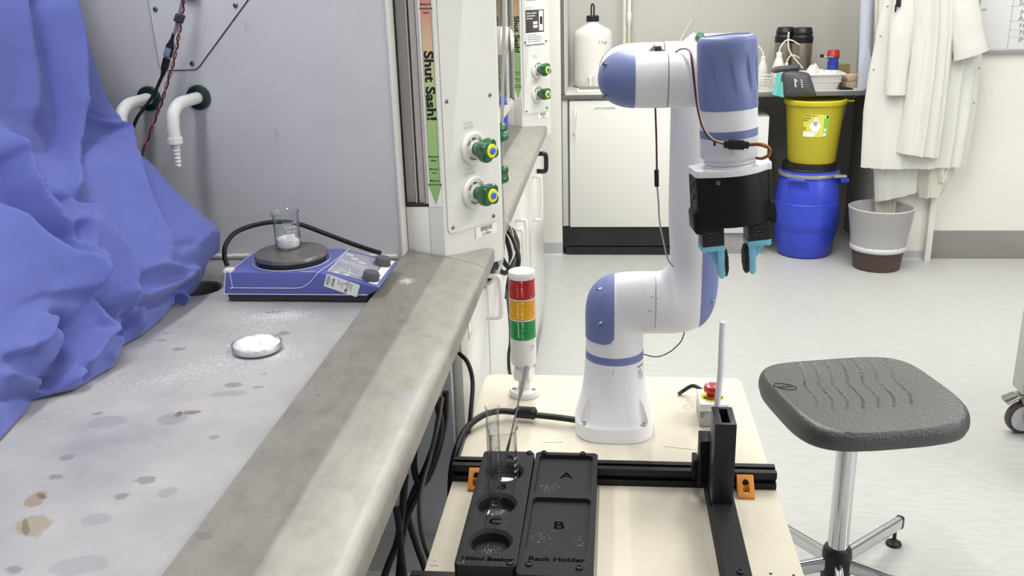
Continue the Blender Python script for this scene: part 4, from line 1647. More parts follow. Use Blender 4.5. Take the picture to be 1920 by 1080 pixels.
def build_post(far):
    f = (lambda y: y) if far else (lambda y: 2 * 1.135 - y)
    b = newbm()
    pl_ = [(-0.378, f(1.8975)), (PA.x, f(PA.y)), (PB.x, f(PB.y)), (PB.x, f(Y1)), (-0.378, f(Y1))]
    if not far:
        pl_.reverse()
    prism(b, pl_, 0.8355, 2.45, None, 0.0)
    post = obj('post', b, M_['hood_white'], hood, 20)
    b = newbm()
    lo, hi = sorted((f(1.8975), f(2.05)))
    box(b, (-0.4275, lo, 0.84), (-0.3785, hi, 0.993), 0.0015)
    obj('post_foot', b, M_['white'], post)
    b = newbm()
    lo, hi = sorted((f(1.8985), f(2.03)))
    box(b, (-0.4275, lo, 0.9935), (-0.379, hi, 1.0), 0.002)
    obj('track_stop', b, mat('dark_foam', '#38342f', 0.8), post)
    b = newbm()
    lo, hi = sorted((f(1.935), f(2.03)))
    box(b, (-0.4275, lo, 1.0), (-0.379, hi, 2.4))
    obj('track_channel', b, mat('track_dark', '#a8a49f', 0.5), post)
    b = newbm()
    for (xa, xb, ya, yb) in ((-0.4272, -0.4085, 1.914, 1.94), (-0.4060, -0.4035, 1.905, 1.94), (-0.4000, -0.3905, 1.910, 1.94), (-0.3885, -0.3865, 1.902, 1.94), (-0.3845, -0.3785, 1.900, 1.94)):
        lo, hi = sorted((f(ya), f(yb)))
        box(b, (xa, lo, 1.0), (xb, hi, 2.38))
    obj('sash_track', b, mat('aluminium', '#c8c3be', 0.42, metal=0.15), post)
    b = newbm()
    lathe(b, [(0.004, 0), (0.004, 0.002), (0.002, 0.003)], axis_m((-0.404, f(1.933), 1.095), (0, -1 if far else 1, 0)), 12)
    obj('screw', b, M_['screw'], post)
    return post


post = build_post(True)
post2 = build_post(False)


def knob_set(parent, mirror=False):
    Q = Matrix.Translation((0, 2 * 1.135, 0)) @ Matrix.Diagonal((1, -1, 1, 1)) if mirror else Matrix.Identity(4)
    b = newbm()
    pv = []
    r = 0.012
    u0, u1, z0, z1 = 0.0105, 0.1665, 0.931, 1.80
    pts = [(u0 + r - r * math.sin(k * PI / 10), z0 + r - r * math.cos(k * PI / 10)) for k in range(6)]
    pts = list(reversed(pts))
    poly = [(u0, z1), (u0, z0 + r)] + [(u0 + r - r * math.cos(k * PI / 12), z0 + r - r * math.sin(k * PI / 12)) for k in range(7)] + [(u1 - 0.002, z0), (u1, z0 + 0.002), (u1, z1)]
    prism(b, poly, 0.0002, 0.0022, Q @ plate_m(0, 0))
    pan = obj('control_panel', b, M_['hood_white'], parent)
    b = newbm()
    poly2 = [(u0 - .0008, z1), (u0 - .0008, z0 + r)] + [(u0 + r - (r + .0008) * math.cos(k * PI / 12), z0 + r - (r + .0008) * math.sin(k * PI / 12)) for k in range(7)] + [(u1, z0 - .0008), (u1 + .0008, z0), (u1 + .0008, z1)]
    prism(b, poly2, 0.0001, 0.0006, Q @ plate_m(0, 0))
    obj('panel_gap', b, mat('gap_grey', '#b7b6b2', 0.6), pan)
    for (u, z) in ((0.0227, 1.21), (0.1524, 1.21), (0.0237, 0.944), (0.1514, 0.944)):
        b = newbm()
        lathe(b, [(0.0046, 0.0), (0.0046, 0.0008), (0.0036, 0.0024), (0.0018, 0.003), (0.0014, 0.0016)], Q @ plate_m(u, z, 0.002), 16)
        obj('screw', b, M_['screw'], pan)
    for k, (u, z, rot) in enumerate(((0.0936, 1.1035, 0.35), (0.0918, 1.0083, 0.02))):
        K = Q @ plate_m(u, z, 0.002)
        b = newbm()
        lathe(b, [(0.0345, 0), (0.0355, 0.001), (0.0355, 0.006), (0.034, 0.0085), (0.029, 0.009), (0.0285, 0.0075), (0.016, 0.0075), (0.0155, 0.012), (0.004, 0.012)], K, 48)
        fl = obj('valve_flange', b, M_['white'], pan)
        if not mirror:
            b = newbm()
            for s, a in (('ON', 2.45), ('OFF', 0.75)):
                text(b, s, 0.0085, K @ Matrix.Translation((0.0222 * math.cos(a), 0.0222 * math.sin(a), 0.0079)) @ Matrix.Rotation(a - PI / 2, 4, 'Z'))
            for i, ch in enumerate('BROEN-LAB'):
                a = -PI / 2 - 0.72 + 0.18 * i
                text(b, ch, 0.0052, K @ Matrix.Translation((0.0228 * math.cos(a), 0.0228 * math.sin(a), 0.0079)) @ Matrix.Rotation(a + PI / 2, 4, 'Z'))
            pts_ = [K @ V((0.0222 * math.cos(a), 0.0222 * math.sin(a), 0.008)) for a in [1.25 + 0.08 * q for q in range(9)]]
            tube(b, pts_, lambda q: 0.0006 + 0.0016 * q, 6, 0)
            obj('flange_print', b, M_['ink'], fl)
        b = newbm()
        Kr = K @ Matrix.Rotation(rot, 4, 'Z')

        def star(a, zz):
            t_ = min(1, max(0, (zz - 0.018) / 0.014))
            c4 = max(abs(math.cos(a)), abs(math.sin(a)))
            return 1 + t_ * (0.36 * abs(math.sin(2 * a)) ** 1.4 - 0.16)

        lathe(b, [(0.0145, 0.010), (0.0150, 0.016), (0.0165, 0.022), (0.0205, 0.030), (0.0225, 0.038), (0.0225, 0.050), (0.0205, 0.0545), (0.0145, 0.056), (0.003, 0.056)], Kr, 64, rad=star)
        kb = obj('valve_knob', b, M_['green'], pan)
        b = newbm()
        lathe(b, [(0.0145, 0.0555), (0.0145, 0.0575), (0.0135, 0.0583), (0.003, 0.0583)], Kr, 28)
        rg_ = obj('knob_ring', b, M_['yellow'], kb)
        b = newbm()
        lathe(b, [(0.0072, 0.058), (0.0072, 0.0612), (0.0062, 0.0622), (0.001, 0.0622)], Kr, 20)
        obj('knob_button', b, M_['blue'], rg_)
    if not mirror:
        b = newbm()
        for s, u, z in (('COLD', 0.082, 1.158), ('WATER', 0.084, 1.149), ('COLD', 0.081, 1.0605), ('WATER', 0.083, 1.0515)):
            text(b, s, 0.0092, plate_m(u, z, 0.0024))
        obj('embossed_print', b, M_['faint_ink'], pan)
        b = newbm()
        box(b, (0.094, 0.9035, 0.0003), (0.163, 0.9275, 0.0011), M=plate_m(0, 0))
        box(b, (0.0925, 0.9035, 0.0003), (0.0942, 0.9275, 0.0013), M=plate_m(0, 0))
        lb_ = obj('asset_label', b, M_['label'], parent)
        b = newbm()
        u = 0.110
        rd = random.Random(5)
        while u < 0.146:
            w = rd.choice((0.0006, 0.0009, 0.0014))
            box(b, (u, 0.9165, 0.0011), (u + w, 0.9265, 0.0013), M=plate_m(0, 0))
            u += w + rd.choice((0.0006, 0.001))
        text(b, 'E33808', 0.0085, plate_m(0.129, 0.9085, 0.0012), sx=1.1)
        text(b, 'LEV No', 0.003, plate_m(0.129, 0.9142, 0.0012))
        box(b, (0.0935, 0.9035, 0.0011), (0.0948, 0.9275, 0.0014), M=plate_m(0, 0))
        obj('label_print', b, M_['grey_ink'], lb_)


knob_set(post)
knob_set(post2, True)

# warning strip on the inner face of the far post
strip_m = bpy.data.materials.new('printed_gradient_strip')
strip_m.use_nodes = True
nt = strip_m.node_tree
tc = nt.nodes.new('ShaderNodeTexCoord')
sx_ = nt.nodes.new('ShaderNodeSeparateXYZ')
nt.links.new(tc.outputs['Object'], sx_.inputs[0])
mr = nt.nodes.new('ShaderNodeMapRange')
mr.inputs['From Min'].default_value = 1.0
mr.inputs['From Max'].default_value = 1.45
nt.links.new(sx_.outputs['Z'], mr.inputs['Value'])
rp = nt.nodes.new('ShaderNodeValToRGB')
cr = rp.color_ramp
cr.elements[0].position, cr.elements[0].color = 0.0, lin('#8fc06f')
cr.elements[1].position, cr.elements[1].color = 1.0, lin('#c4736a')
for p_, c_ in ((0.35, '#a3c47d'), (0.55, '#c0cb8e'), (0.70, '#d6bd90'), (0.85, '#d29a84')):
    e_ = cr.elements.new(p_)
    e_.color = lin(c_)
nt.links.new(mr.outputs[0], rp.inputs[0])
nt.links.new(rp.outputs[0], nt.nodes['Principled BSDF'].inputs['Base Color'])
nt.nodes['Principled BSDF'].inputs['Roughness'].default_value = 0.45
yf = 1.8972
Mf = frame_m((0, yf, 0), (1, 0, 0), (0, 0, 1))
b = newbm()
box(b, (-0.3768, 0.9935, 0), (-0.3495, 1.80, 0.0006), M=Mf)
card = obj('sign_card', b, M_['label'], post)
b = newbm()
ar = [(-0.3725, 1.75), (-0.3725, 1.0435), (-0.3762, 1.0435), (-0.3605, 0.9995), (-0.3498, 1.0435), (-0.3515, 1.0435), (-0.3515, 1.75)]
AXC = -0.3622
prism(b, [(AXC - 0.0108, 1.75), (AXC - 0.0108, 1.0435), (AXC - 0.0140, 1.0435), (AXC, 0.9995), (AXC + 0.0136, 1.0435), (AXC + 0.0108, 1.0435), (AXC + 0.0108, 1.75)], 0.0006, 0.0011, Mf)
arw = obj('arrow', b, strip_m, card)
b = newbm()
text(b, 'Shut Sash!', 0.0265, frame_m((AXC, yf - 0.0012, 1.2430), (0, 0, -1), (1, 0, 0)), bold=0.0009, sx=1.28)
for s, z in (('Maximum', 1.402), ('Greenhouse', 1.394), ('Gases', 1.386), ('Maximum', 1.100), ('Safety', 1.092), ('Minimum', 1.074), ('Cost', 1.066), ('Minimum', 1.0495), ('Greenhouse Gases', 1.0415)):
    text(b, s, 0.0052 if len(s) < 12 else 0.0038, frame_m((AXC, yf - 0.0012, z), (1, 0, 0), (0, 0, 1)), bold=0.00008)
pts_ = [(AXC - 0.0108, 1.75), (AXC - 0.0108, 1.0435), (AXC - 0.0140, 1.0435), (AXC, 0.9995), (AXC + 0.0136, 1.0435), (AXC + 0.0108, 1.0435), (AXC + 0.0108, 1.75)]
tube(b, [Mf @ V((p[0], p[1], 0.0011)) for p in pts_], 0.00035, 4, 0)
obj('sign_lettering', b, M_['ink'], arw)

# second hood: a copy further along the row
hood2 = copy_tree(hood)
hood2.location.y += PITCH
hood2['label'] = 'farther white fume hood beyond the first post, with its sash drawn down'


def sash(parent, dy, z0, z1):
    b = newbm()
    x0, x1 = -0.412, -0.396
    ya, yb = 0.375 + dy, 1.896 + dy
    box(b, (x0, ya, z0), (x1 + 0.012, yb, z0 + 0.035), 0.003)
    box(b, (x0, ya, z1 - 0.03), (x1, yb, z1), 0.003)
    for y in (ya, yb - 0.03):
        box(b, (x0, y, z0), (x1, y + 0.03, z1), 0.003)
    sh = obj('sash_frame', b, M_['white'], parent)
    b = newbm()
    box(b, (x0 + 0.005, ya + 0.025, z0 + 0.03), (x0 + 0.010, yb - 0.025, z1 - 0.025))
    obj('sash_glass', b, M_['glass'], sh)


sash(hood, 0, 1.60, 2.25)
sash(hood2, PITCH, 0.965, 1.62)
# notices on the second hood's post panel
t_ = [o for o in hood2.children if o.name.startswith('post') and any(c_.name.startswith('sign_card') for c_ in o.children)][0]
DY_ = V((0, PITCH, 0))


def pm2(u, z, off):
    m_ = plate_m(u, z, off)
    return Matrix.Translation(DY_) @ m_


b = newbm()
box(b, (0.030, 1.246, 0.0022), (0.140, 1.332, 0.0030), M=pm2(0, 0, 0))
nd = obj('notice_picture', b, mat('notice_dark', '#4a4642', 0.4), t_)
b = newbm()
box(b, (0.030, 1.200, 0.0022), (0.140, 1.246, 0.0030), M=pm2(0, 0, 0))
box(b, (0.110, 1.252, 0.003), (0.134, 1.328, 0.0034), M=pm2(0, 0, 0))
for k in range(2):
    box(b, (0.074, 1.264 + 0.014 * k, 0.003), (0.100, 1.274 + 0.014 * k, 0.0034), M=pm2(0, 0, 0))
lines(b, pm2(0.036, 1.322, 0.003), 3, 0.06, 0.004, 0.010, 2)
box(b, (0.025, 1.345, 0.0022), (0.135, 1.50, 0.0028), M=pm2(0, 0, 0))
nw = obj('notice_paper', b, M_['label'], t_)
b = newbm()
lines(b, pm2(0.038, 1.238, 0.0032), 4, 0.095, 0.003, 0.008, 4)
lines(b, pm2(0.034, 1.49, 0.003), 12, 0.09, 0.0025, 0.011, 6)
box(b, (0.028, 1.198, 0.0022), (0.142, 1.202, 0.0034), M=pm2(0, 0, 0))
obj('notice_print', b, M_['grey_ink'], nw)
b = newbm()
box(b, (0.115, 1.276, 0.0034), (0.130, 1.306, 0.0037), M=pm2(0, 0, 0))
obj('notice_screen', b, M_['ink'], nw)

# base cupboards below the hoods
HANDLE = M_['white']


def base_cab(label, ya, yb, doors, xf=-0.282):
    t = thing('base_cabinet', label, 'cabinet', (-0.7, (ya + yb) / 2, 0), 'cupboards under the fume hoods')
    b = newbm()
    box(b, (-1.15, ya, 0.10), (xf - 0.02, yb, 0.834), 0.001)
    obj('body', b, mat('cab_grey', '#a5a6ab', 0.5), t)
    b = newbm()
    box(b, (-1.15, ya + 0.01, 0.0), (xf - 0.06, yb - 0.01, 0.10))
    obj('plinth', b, M_['black_plinth'], t)
    for (da, db, hy, hz0, hz1) in doors:
        b = newbm()
        box(b, (xf - 0.019, da, 0.105), (xf, db, 0.828), 0.0015)
        d = obj('door', b, M_['hood_white'], t)
        if hz0:
            b = newbm()
            tube(b, [(xf - 0.002, hy, hz0), (xf + 0.024, hy, hz0), (xf + 0.034, hy, hz0 + 0.012), (xf + 0.034, hy, hz1 - 0.012), (xf + 0.024, hy, hz1), (xf - 0.002, hy, hz1)], 0.0055, 10, 4)
            obj('handle', b, HANDLE, d)
    return t


pA, pB = at_x(932, 528, -0.255), at_x(930, 602, -0.255)
base_cab('white cupboard under the nearest hood, beyond the cable filled knee space', 1.66, 2.055, [(1.662, 2.052, pA.y, 0.70, 0.83 if False else 0.80)])
cab2 = base_cab('long white cupboard run under the farther fume hood with D handles', 2.065, 3.90, [(2.068, 2.66, 2.60, 0.60, 0.76), (2.664, 3.28, 2.71, 0.60, 0.76), (3.284, 3.896, 3.36, 0.60, 0.76)])
b = newbm()
hq = V((-0.246, 3.60, 0.768))
tube(b, [(-0.284, hq.y, hq.z + 0.034), (-0.254, hq.y, hq.z + 0.034), (-0.246, hq.y, hq.z + 0.024), (-0.246, hq.y, hq.z - 0.024), (-0.254, hq.y, hq.z - 0.034), (-0.284, hq.y, hq.z - 0.034)], 0.009, 10, 4)
tag(obj('loop_handle', b, M_['black_plastic']), 'black loop handle below the far end of the farther hood sill', 'handle')
# knee space of the nearest hood
b = newbm()
box(b, (-1.15, 1.628, 0.0), (-0.300, 1.655, 0.834), 0.001)
kp = tag(obj('end_panel', b, mat('panel_grey', '#b1b3bb', 0.45)), 'grey end panel of the knee space behind the hanging black cables', 'panel')
b = newbm()
box(b, (-1.15, 1.50, 0.335), (-0.300, 1.627, 0.372), 0.001)
tag(obj('frame_rail', b, mat('rail_grey', '#c4c4c2', 0.45)), 'pale horizontal ledge low in the knee space under the nearest hood', 'ledge')
b = newbm()
box(b, (-1.15, 0.3, 0.0), (-1.12, 1.62, 0.834))
struct('wall_knee_space', b, mat('panel_grey', '#b1b3bb', 0.45))
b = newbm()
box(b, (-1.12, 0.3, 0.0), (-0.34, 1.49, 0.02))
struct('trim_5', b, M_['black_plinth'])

# small things inside / around the second hood
t = thing('canister', 'white dimpled canister with rounded end hanging behind the first post', 'canister', (-0.30, 2.75, 1.29))
c0 = at_y(952, 76, 2.75)
b = newbm()
prof = [(0.001, -0.09), (0.03, -0.09), (0.038, -0.085), (0.040, -0.07), (0.040, 0.0), (0.038, 0.012), (0.032, 0.022), (0.020, 0.029), (0.001, 0.031)]
lathe(b, prof, axis_m(c0 + V((-0.012, 0, 0)), (1, 0.05, 0.02)), 60, rad=lambda a, z: 1 - 0.03 * max(0, math.cos(7 * a)) ** 6 * max(0, math.cos((z + 0.03) * 190)) ** 6)
obj('canister_body', b, M_['white'], t)
b = newbm()
lathe(b, [(0.0395, 0.0), (0.0405, 0.001), (0.0405, 0.003), (0.0395, 0.004)], axis_m(c0 + V((0.006, 0, 0)), (1, 0.05, 0.02)), 40)
obj('end_band', b, M_['grey_edge'], t)
b = newbm()
cyl(b, c0 + V((-0.09, 0, 0)), c0 + V((-0.20, 0.02, 0.05)), 0.012, seg=12)
cyl(b, c0 + V((-0.20, 0.02, 0.05)), V((c0.x - 0.20, 2.77, 2.3)), 0.012, seg=12)
obj('bracket', b, M_['white'], t)
p = at_y(938, 168, 3.55)
t = thing('blue_bottle', 'blue plastic bottle with white band inside the farther hood', 'bottle', (p.x, 3.55, DZ))
b = newbm()
lathe(b, [(0.03, 0), (0.034, 0.004), (0.034, 0.11), (0.026, 0.14), (0.014, 0.155), (0.014, 0.17)], Matrix.Translation((p.x - 0.008, 3.55, DZ)), 28)
obj('bottle', b, mat('bottle_blue', '#3a62cf', 0.3), t)
b = newbm()
lathe(b, [(0.0345, 0.08), (0.0352, 0.082), (0.0352, 0.092), (0.0345, 0.094)], Matrix.Translation((p.x - 0.008, 3.55, DZ)), 28, cap0=False, cap1=False)
obj('band', b, M_['white'], t)

# hoses and cables at the joint between the hoods
def pxtube(pts, r, seg=9, smooth=7):
    """pts of (px, py, y)"""
    bb = newbm()
    tube(bb, [at_y(a, c_, y) for a, c_, y in pts], r, seg, smooth)
    return bb


b = pxtube([(944, -60, 2.20), (945, 60, 2.20), (943, 160, 2.2), (941, 260, 2.2), (940, 330, 2.2), (943, 395, 2.19), (945, 440, 2.17), (941, 488, 2.14), (928, 520, 2.08), (909, 538, 2.0)], 0.0042)
tag(obj('grey_hose', b, mat('hose_grey', '#a5a49d', 0.35)), 'thin grey hose running down the right edge of the first hood post', 'hose')
for k, (pts, r, lb) in enumerate((
        ([(946, 424, 2.35), (962, 448, 2.3), (972, 480, 2.26), (968, 505, 2.25), (950, 498, 2.22), (934, 470, 2.2)], 0.0062, 'outer loop of black cable hanging below the sill at the hood joint'),
        ([(940, 430, 2.36), (952, 455, 2.31), (958, 490, 2.28), (948, 512, 2.24), (932, 500, 2.2), (926, 478, 2.18)], 0.0062, 'inner loop of black cable hanging below the sill at the hood joint'),
        ([(932, 480, 2.12), (926, 505, 2.1), (919, 525, 2.06), (918, 510, 2.04), (924, 492, 2.03)], 0.005, 'short black cable tail below the sill corner at the hood joint'),
        ([(955, 425, 2.5), (966, 440, 2.42), (971, 470, 2.38), (955, 520, 2.3), (950, 560, 2.26)], 0.0055, 'straight black cable dropping behind the loops at the hood joint'))):
    tag(obj('black_cable', pxtube(pts, r), M_['black_rubber']), lb, 'cable', 'cables at the hood joint')
b = pxtube([(943, 405, 2.3), (955, 420, 2.3), (963, 445, 2.3), (962, 480, 2.28), (953, 500, 2.26)], 0.0016)
tag(obj('white_cable', b, M_['white_wire']), 'thin white cable looping in front of the black cables at the hood joint', 'cable')
b = newbm()
p = at_x(881, 614, -0.2815)
box(b, (-0.2822, p.y - 0.022, p.z - 0.02), (-0.2812, p.y + 0.022, p.z + 0.02))
st = tag(obj('sticker', b, mat('sticker_green', '#8fb59a', 0.5)), 'small green and white sticker on the cupboard door under the sill', 'sticker')
b = newbm()
box(b, (-0.2816, p.y - 0.016, p.z - 0.014), (-0.2809, p.y + 0.016, p.z + 0.012))
obj('sticker_panel', b, M_['label'], st)

# cables in the knee space
for k, (pts, r, lb) in enumerate((
        ([(836, 735, 1.42), (834, 790, 1.42), (820, 850, 1.42), (800, 900, 1.42), (785, 905, 1.42), (777, 880, 1.42), (778, 840, 1.42), (793, 790, 1.42), (812, 745, 1.42)], 0.0060, 'large hanging coil of black cable under the nearest sill'),
        ([(818, 745, 1.40), (826, 800, 1.39), (812, 860, 1.38), (786, 920, 1.37), (765, 965, 1.36), (754, 1010, 1.35), (750, 1060, 1.33), (745, 1110, 1.3)], 0.0060, 'black cable sweeping down from the coil to the lower left'),
        ([(828, 760, 1.45), (815, 830, 1.44), (795, 885, 1.43), (775, 925, 1.42), (765, 965, 1.42), (780, 1020, 1.42), (797, 1068, 1.42), (806, 1110, 1.42)], 0.0060, 'black cable dropping straight to the lower right in the knee space'),
        ([(760, 890, 1.36), (756, 940, 1.35), (752, 975, 1.34), (744, 1020, 1.33), (728, 1060, 1.31), (715, 1100, 1.3)], 0.0062, 'black cable nearest the sill edge falling to the lower left'),
        ([(742, 950, 1.33), (748, 985, 1.32), (752, 1030, 1.31), (758, 1080, 1.3), (764, 1120, 1.28)], 0.0056, 'black cable crossing the others low in the knee space'))):
    tag(obj('black_cable', pxtube(pts, r), M_['black_rubber']), lb, 'cable', 'cables in the knee space')
b = pxtube([(829, 745, 1.36), (822, 790, 1.33), (806, 860, 1.30), (793, 905, 1.27), (786, 950, 1.24), (790, 1000, 1.22), (806, 1050, 1.2), (835, 1090, 1.17)], 0.0034)
tag(obj('thin_cable', b, mat('cable_grey', '#45413e', 0.35)), 'thin dark cable curving across in front of the black coil', 'cable')
b = pxtube([(861, 662, 1.62), (877, 680, 1.60), (886, 715, 1.58), (883, 770, 1.54), (878, 815, 1.52), (874, 838, 1.50)], 0.0042)
tag(obj('thin_cable', b, M_['black_rubber']), 'thin black cable hanging beside the left edge of the table', 'cable')
b = pxtube([(950, 545, 2.2), (956, 600, 2.0), (957, 640, 1.92), (954, 665, 1.9), (955, 695, 1.88), (962, 715, 1.86), (965, 740, 1.84)], 0.0036)
tag(obj('thin_cable', b, M_['black_rubber']), 'short black cable dropping behind the signal tower', 'cable')

# ================================================================== inside the nearest hood
def proj(p):
    d = p - CAM
    c = [sum(RC[i][k] * d[i] for i in range(3)) for k in range(3)]
    return 960 + FPX * c[0] / c[2], 540 + FPX * c[1] / c[2]


def lerp_tab(tab, x):
    if x <= tab[0][0]:
        return tab[0][1]
    for a, c in zip(tab, tab[1:]):
        if x <= c[0]:
            t = (x - a[0]) / (c[0] - a[0])
            return a[1] + (c[1] - a[1]) * t
    return tab[-1][1]


# blue sheet: leaning tent with pulled folds
FOOT = [(0.6, -0.80), (1.016, -0.783), (1.10, -0.800), (1.141, -0.812), (1.174, -0.772), (1.263, -0.757), (1.30, -0.775), (1.339, -0.790), (1.40, -0.778), (1.477, -0.782), (1.54, -0.795), (1.593, -0.792), (1.641, -0.782), (1.70, -0.79), (1.80, -0.79)]
LEAN_FAR = [(0.89, 0.0), (0.9466, 0.018), (0.99, 0.023), (1.065, -0.049), (1.15, -0.112), (1.187, -0.158), (1.233, -0.169), (1.333, -0.181), (1.43, -0.193), (1.62, -0.215)]
LEAN_NEAR = [(0.89, 0.0), (0.96, -0.02), (1.05, -0.085), (1.12, -0.15), (1.18, -0.195), (1.25, -0.225), (1.33, -0.235), (1.43, -0.245), (1.62, -0.26)]


def fold(pts, amp, wl, wr):
    return (pts, amp, wl, wr)


FOLDS = [
    fold([(112, -60), (118, 20), (132, 80), (136, 150), (137, 205), (132, 280), (126, 350), (123, 386)], 0.020, 40, 9),
    fold([(70, -60), (84, 30), (98, 110), (108, 190), (112, 260), (112, 330)], -0.020, 34, 22),
    fold([(30, -60), (45, 60), (60, 150), (60, 240)], 0.010, 30, 30),
    fold([(123, 386), (150, 420), (190, 470), (218, 505), (231, 540), (234, 590)], 0.026, 34, 8),
    fold([(160, 424), (200, 452), (222, 485), (236, 520), (240, 560)], -0.020, 9, 18),
    fold([(62, 372), (95, 378), (122, 384)], -0.010, 12, 10),
    fold([(137, 202), (165, 226), (195, 238), (224, 247)], 0.009, 6, 12),
    fold([(140, 196), (170, 218), (205, 232), (222, 240)], -0.007, 6, 10),
    fold([(212, 190), (226, 250), (246, 330), (272, 405), (300, 455), (322, 490)], 0.016, 30, 10),
    fold([(240, 250), (262, 320), (290, 390), (330, 450)], -0.010, 10, 26),
    fold([(152, 404), (172, 416), (200, 427)], -0.010, 8, 8),
    fold([(140, 392), (172, 402), (196, 418)], 0.008, 8, 8),
    fold([(0, 250), (18, 300), (50, 372), (92, 432), (128, 480), (148, 520), (154, 560)], 0.026, 26, 10),
    fold([(-10, 300), (20, 362), (56, 416), (96, 452), (128, 486)], -0.024, 20, 14),
    fold([(-20, 380), (22, 428), (60, 462), (92, 484), (126, 508), (142, 548), (140, 572)], 0.022, 60, 9),
    fold([(92, 432), (118, 424), (136, 440), (146, 480), (158, 520)], 0.012, 18, 22),
    fold([(248, 506), (240, 540), (246, 566)], 0.016, 12, 7),
    fold([(236, 500), (230, 540), (236, 570)], -0.012, 7, 7),
    fold([(246, 562), (280, 552), (320, 536), (352, 516)], 0.012, 10, 7),
    fold([(250, 572), (290, 568), (330, 548), (352, 530)], -0.010, 7, 6),
    fold([(246, 506), (300, 500), (350, 510), (372, 506)], 0.008, 20, 10),
    fold([(150, 566), (172, 598), (190, 622), (188, 640)], 0.014, 14, 9),
    fold([(92, 592), (128, 606), (141, 632), (128, 668), (100, 700), (64, 738)], -0.020, 12, 16),
    fold([(86, 592), (76, 625), (62, 650), (0, 672)], 0.016, 24, 12),
    fold([(188, 624), (170, 660), (140, 705), (84, 752)], 0.014, 16, 12),
    fold([(140, 690), (160, 695), (158, 715)], -0.010, 10, 8),
    fold([(0, 672), (40, 668), (60, 655)], -0.010, 10, 10),
    fold([(205, 632), (216, 655), (206, 680)], 0.010, 14, 8),
    fold([(150, 560), (176, 572), (202, 588), (212, 610)], -0.010, 8, 8),
    fold([(0, 700), (30, 716), (64, 722), (80, 750)], 0.012, 14, 8),
    fold([(0, 745), (40, 738), (78, 754)], -0.009, 8, 8),
    fold([(255, 575), (250, 600), (262, 625)], 0.012, 12, 10),
    fold([(225, 585), (236, 606), (222, 630)], -0.012, 10, 8),
    fold([(300, 470), (330, 460), (380, 455)], -0.006, 14, 10),
    fold([(330, 380), (370, 420), (398, 440)], 0.006, 20, 12),
]


def seg_dist(px, py, pts):
    best, sg, tt = 1e9, 1, 0
    n = len(pts) - 1
    for i in range(n):
        ax, ay = pts[i]
        bx, by = pts[i + 1]
        dx, dy = bx - ax, by - ay
        t = ((px - ax) * dx + (py - ay) * dy) / (dx * dx + dy * dy)
        t = 0 if t < 0 else 1 if t > 1 else t
        qx, qy = px - ax - t * dx, py - ay - t * dy
        d = qx * qx + qy * qy
        if d < best:
            best, sg, tt = d, (1 if dx * qy - dy * qx > 0 else -1), (i + t) / n
    return math.sqrt(best) * sg, tt


# smooth the polylines and box them
for i, (pts, amp, wl, wr) in enumerate(FOLDS):
    sp3 = spline([V((a, c, 0)) for a, c in pts], 4)
    q = [(p.x, p.y) for p in sp3]
    m_ = 2.6 * max(wl, wr)
    FOLDS[i] = (q, amp, wl, wr, min(a for a, c in q) - m_, max(a for a, c in q) + m_, min(c for a, c in q) - m_, max(c for a, c in q) + m_)


def wrinkle(p):
    px, py = proj(p)
    d = 0.0
    for (pts, amp, wl, wr, xa, xb, ya, yb) in FOLDS:
        if xa < px < xb and ya < py < yb:
            s, t = seg_dist(px, py, pts)
            w = 0.78 * (wr if s < 0 else wl)     # image y runs down: negative side lies to the right of the way down
            e = min(1.0, t * 6 + 0.25, (1 - t) * 6 + 0.25)
            k = abs(s) / w
            d += 2.3 * amp * e * math.exp(-k ** 1.25)
    return d


sheet = thing('blue_sheet', 'blue cotton sheet draped in folds over the load on the left of the hood deck', 'sheet', (-0.95, 1.3, DZ))
NY, NZ = 300, 190
rows = []
for j in range(NZ):
    v = j / (NZ - 1)
    row = []
    z = DZ + 0.003 + 0.76 * v ** 1.12
    for i in range(NY):
        u = i / (NY - 1)
        if u < 0.93:
            y = 0.62 + (1.715 - 0.62) * u / 0.93
            back = 0.0
        else:
            k = (u - 0.93) / 0.07
            y = 1.715 + 0.022 * math.sin(k * PI * 0.5) - 0.02 * k
            back = 0.16 * k ** 2
        f = min(1, max(0, (y - 1.20) / 0.4))
        lean = lerp_tab(LEAN_FAR, z) * f + lerp_tab(LEAN_NEAR, z) * (1 - f)
        ft = lerp_tab(FOOT, y)
        hb = max(0.0, 1 - (z - DZ) / 0.10)
        x = -0.785 + lean + (ft + 0.785) * hb - back
        zz = z
        if z < 0.945 and y > 1.62:       # the far corner hangs clear of the drip cup
            zz = z + (0.945 - z) * min(1, (y - 1.62) / 0.08) * 0.95
        p = V((x, y, zz))
        d = wrinkle(p)
        d += 0.0035 * noise.noise((y * 9, z * 9, 3.1)) + 0.0025 * abs(noise.noise((y * 14 + z * 9, z * 13 - y * 5, 7.7))) + 0.0014 * noise.noise((y * 40, z * 34, 1.7))
        low = min(1.0, (z - DZ) / 0.02 + 0.1)
        nrm = V((0.92, -0.12, 0.37))
        q = p + nrm * d * (0.25 + 0.75 * low) * (1 - 0.9 * min(1, back * 12))
        q.z = max(q.z, DZ + 0.002)
        q.y = min(q.y, 1.745)
        row.append(q)
    rows.append(row)
for k in range(1, 7):                     # over the top of the load towards the back of the hood
    row = []
    for i in range(NY):
        p = rows[NZ - 1][i]
        row.append(V((p.x + (-1.165 - p.x) * k / 6, p.y, p.z + 0.02 * math.sin(PI * 0.5 * k / 6))))
    rows.append(row)
b = newbm()
g = [[b.verts.new(p) for p in r] for r in rows]
for j in range(len(g) - 1):
    for i in range(NY - 1):
        b.faces.new((g[j][i], g[j][i + 1], g[j + 1][i + 1], g[j + 1][i]))
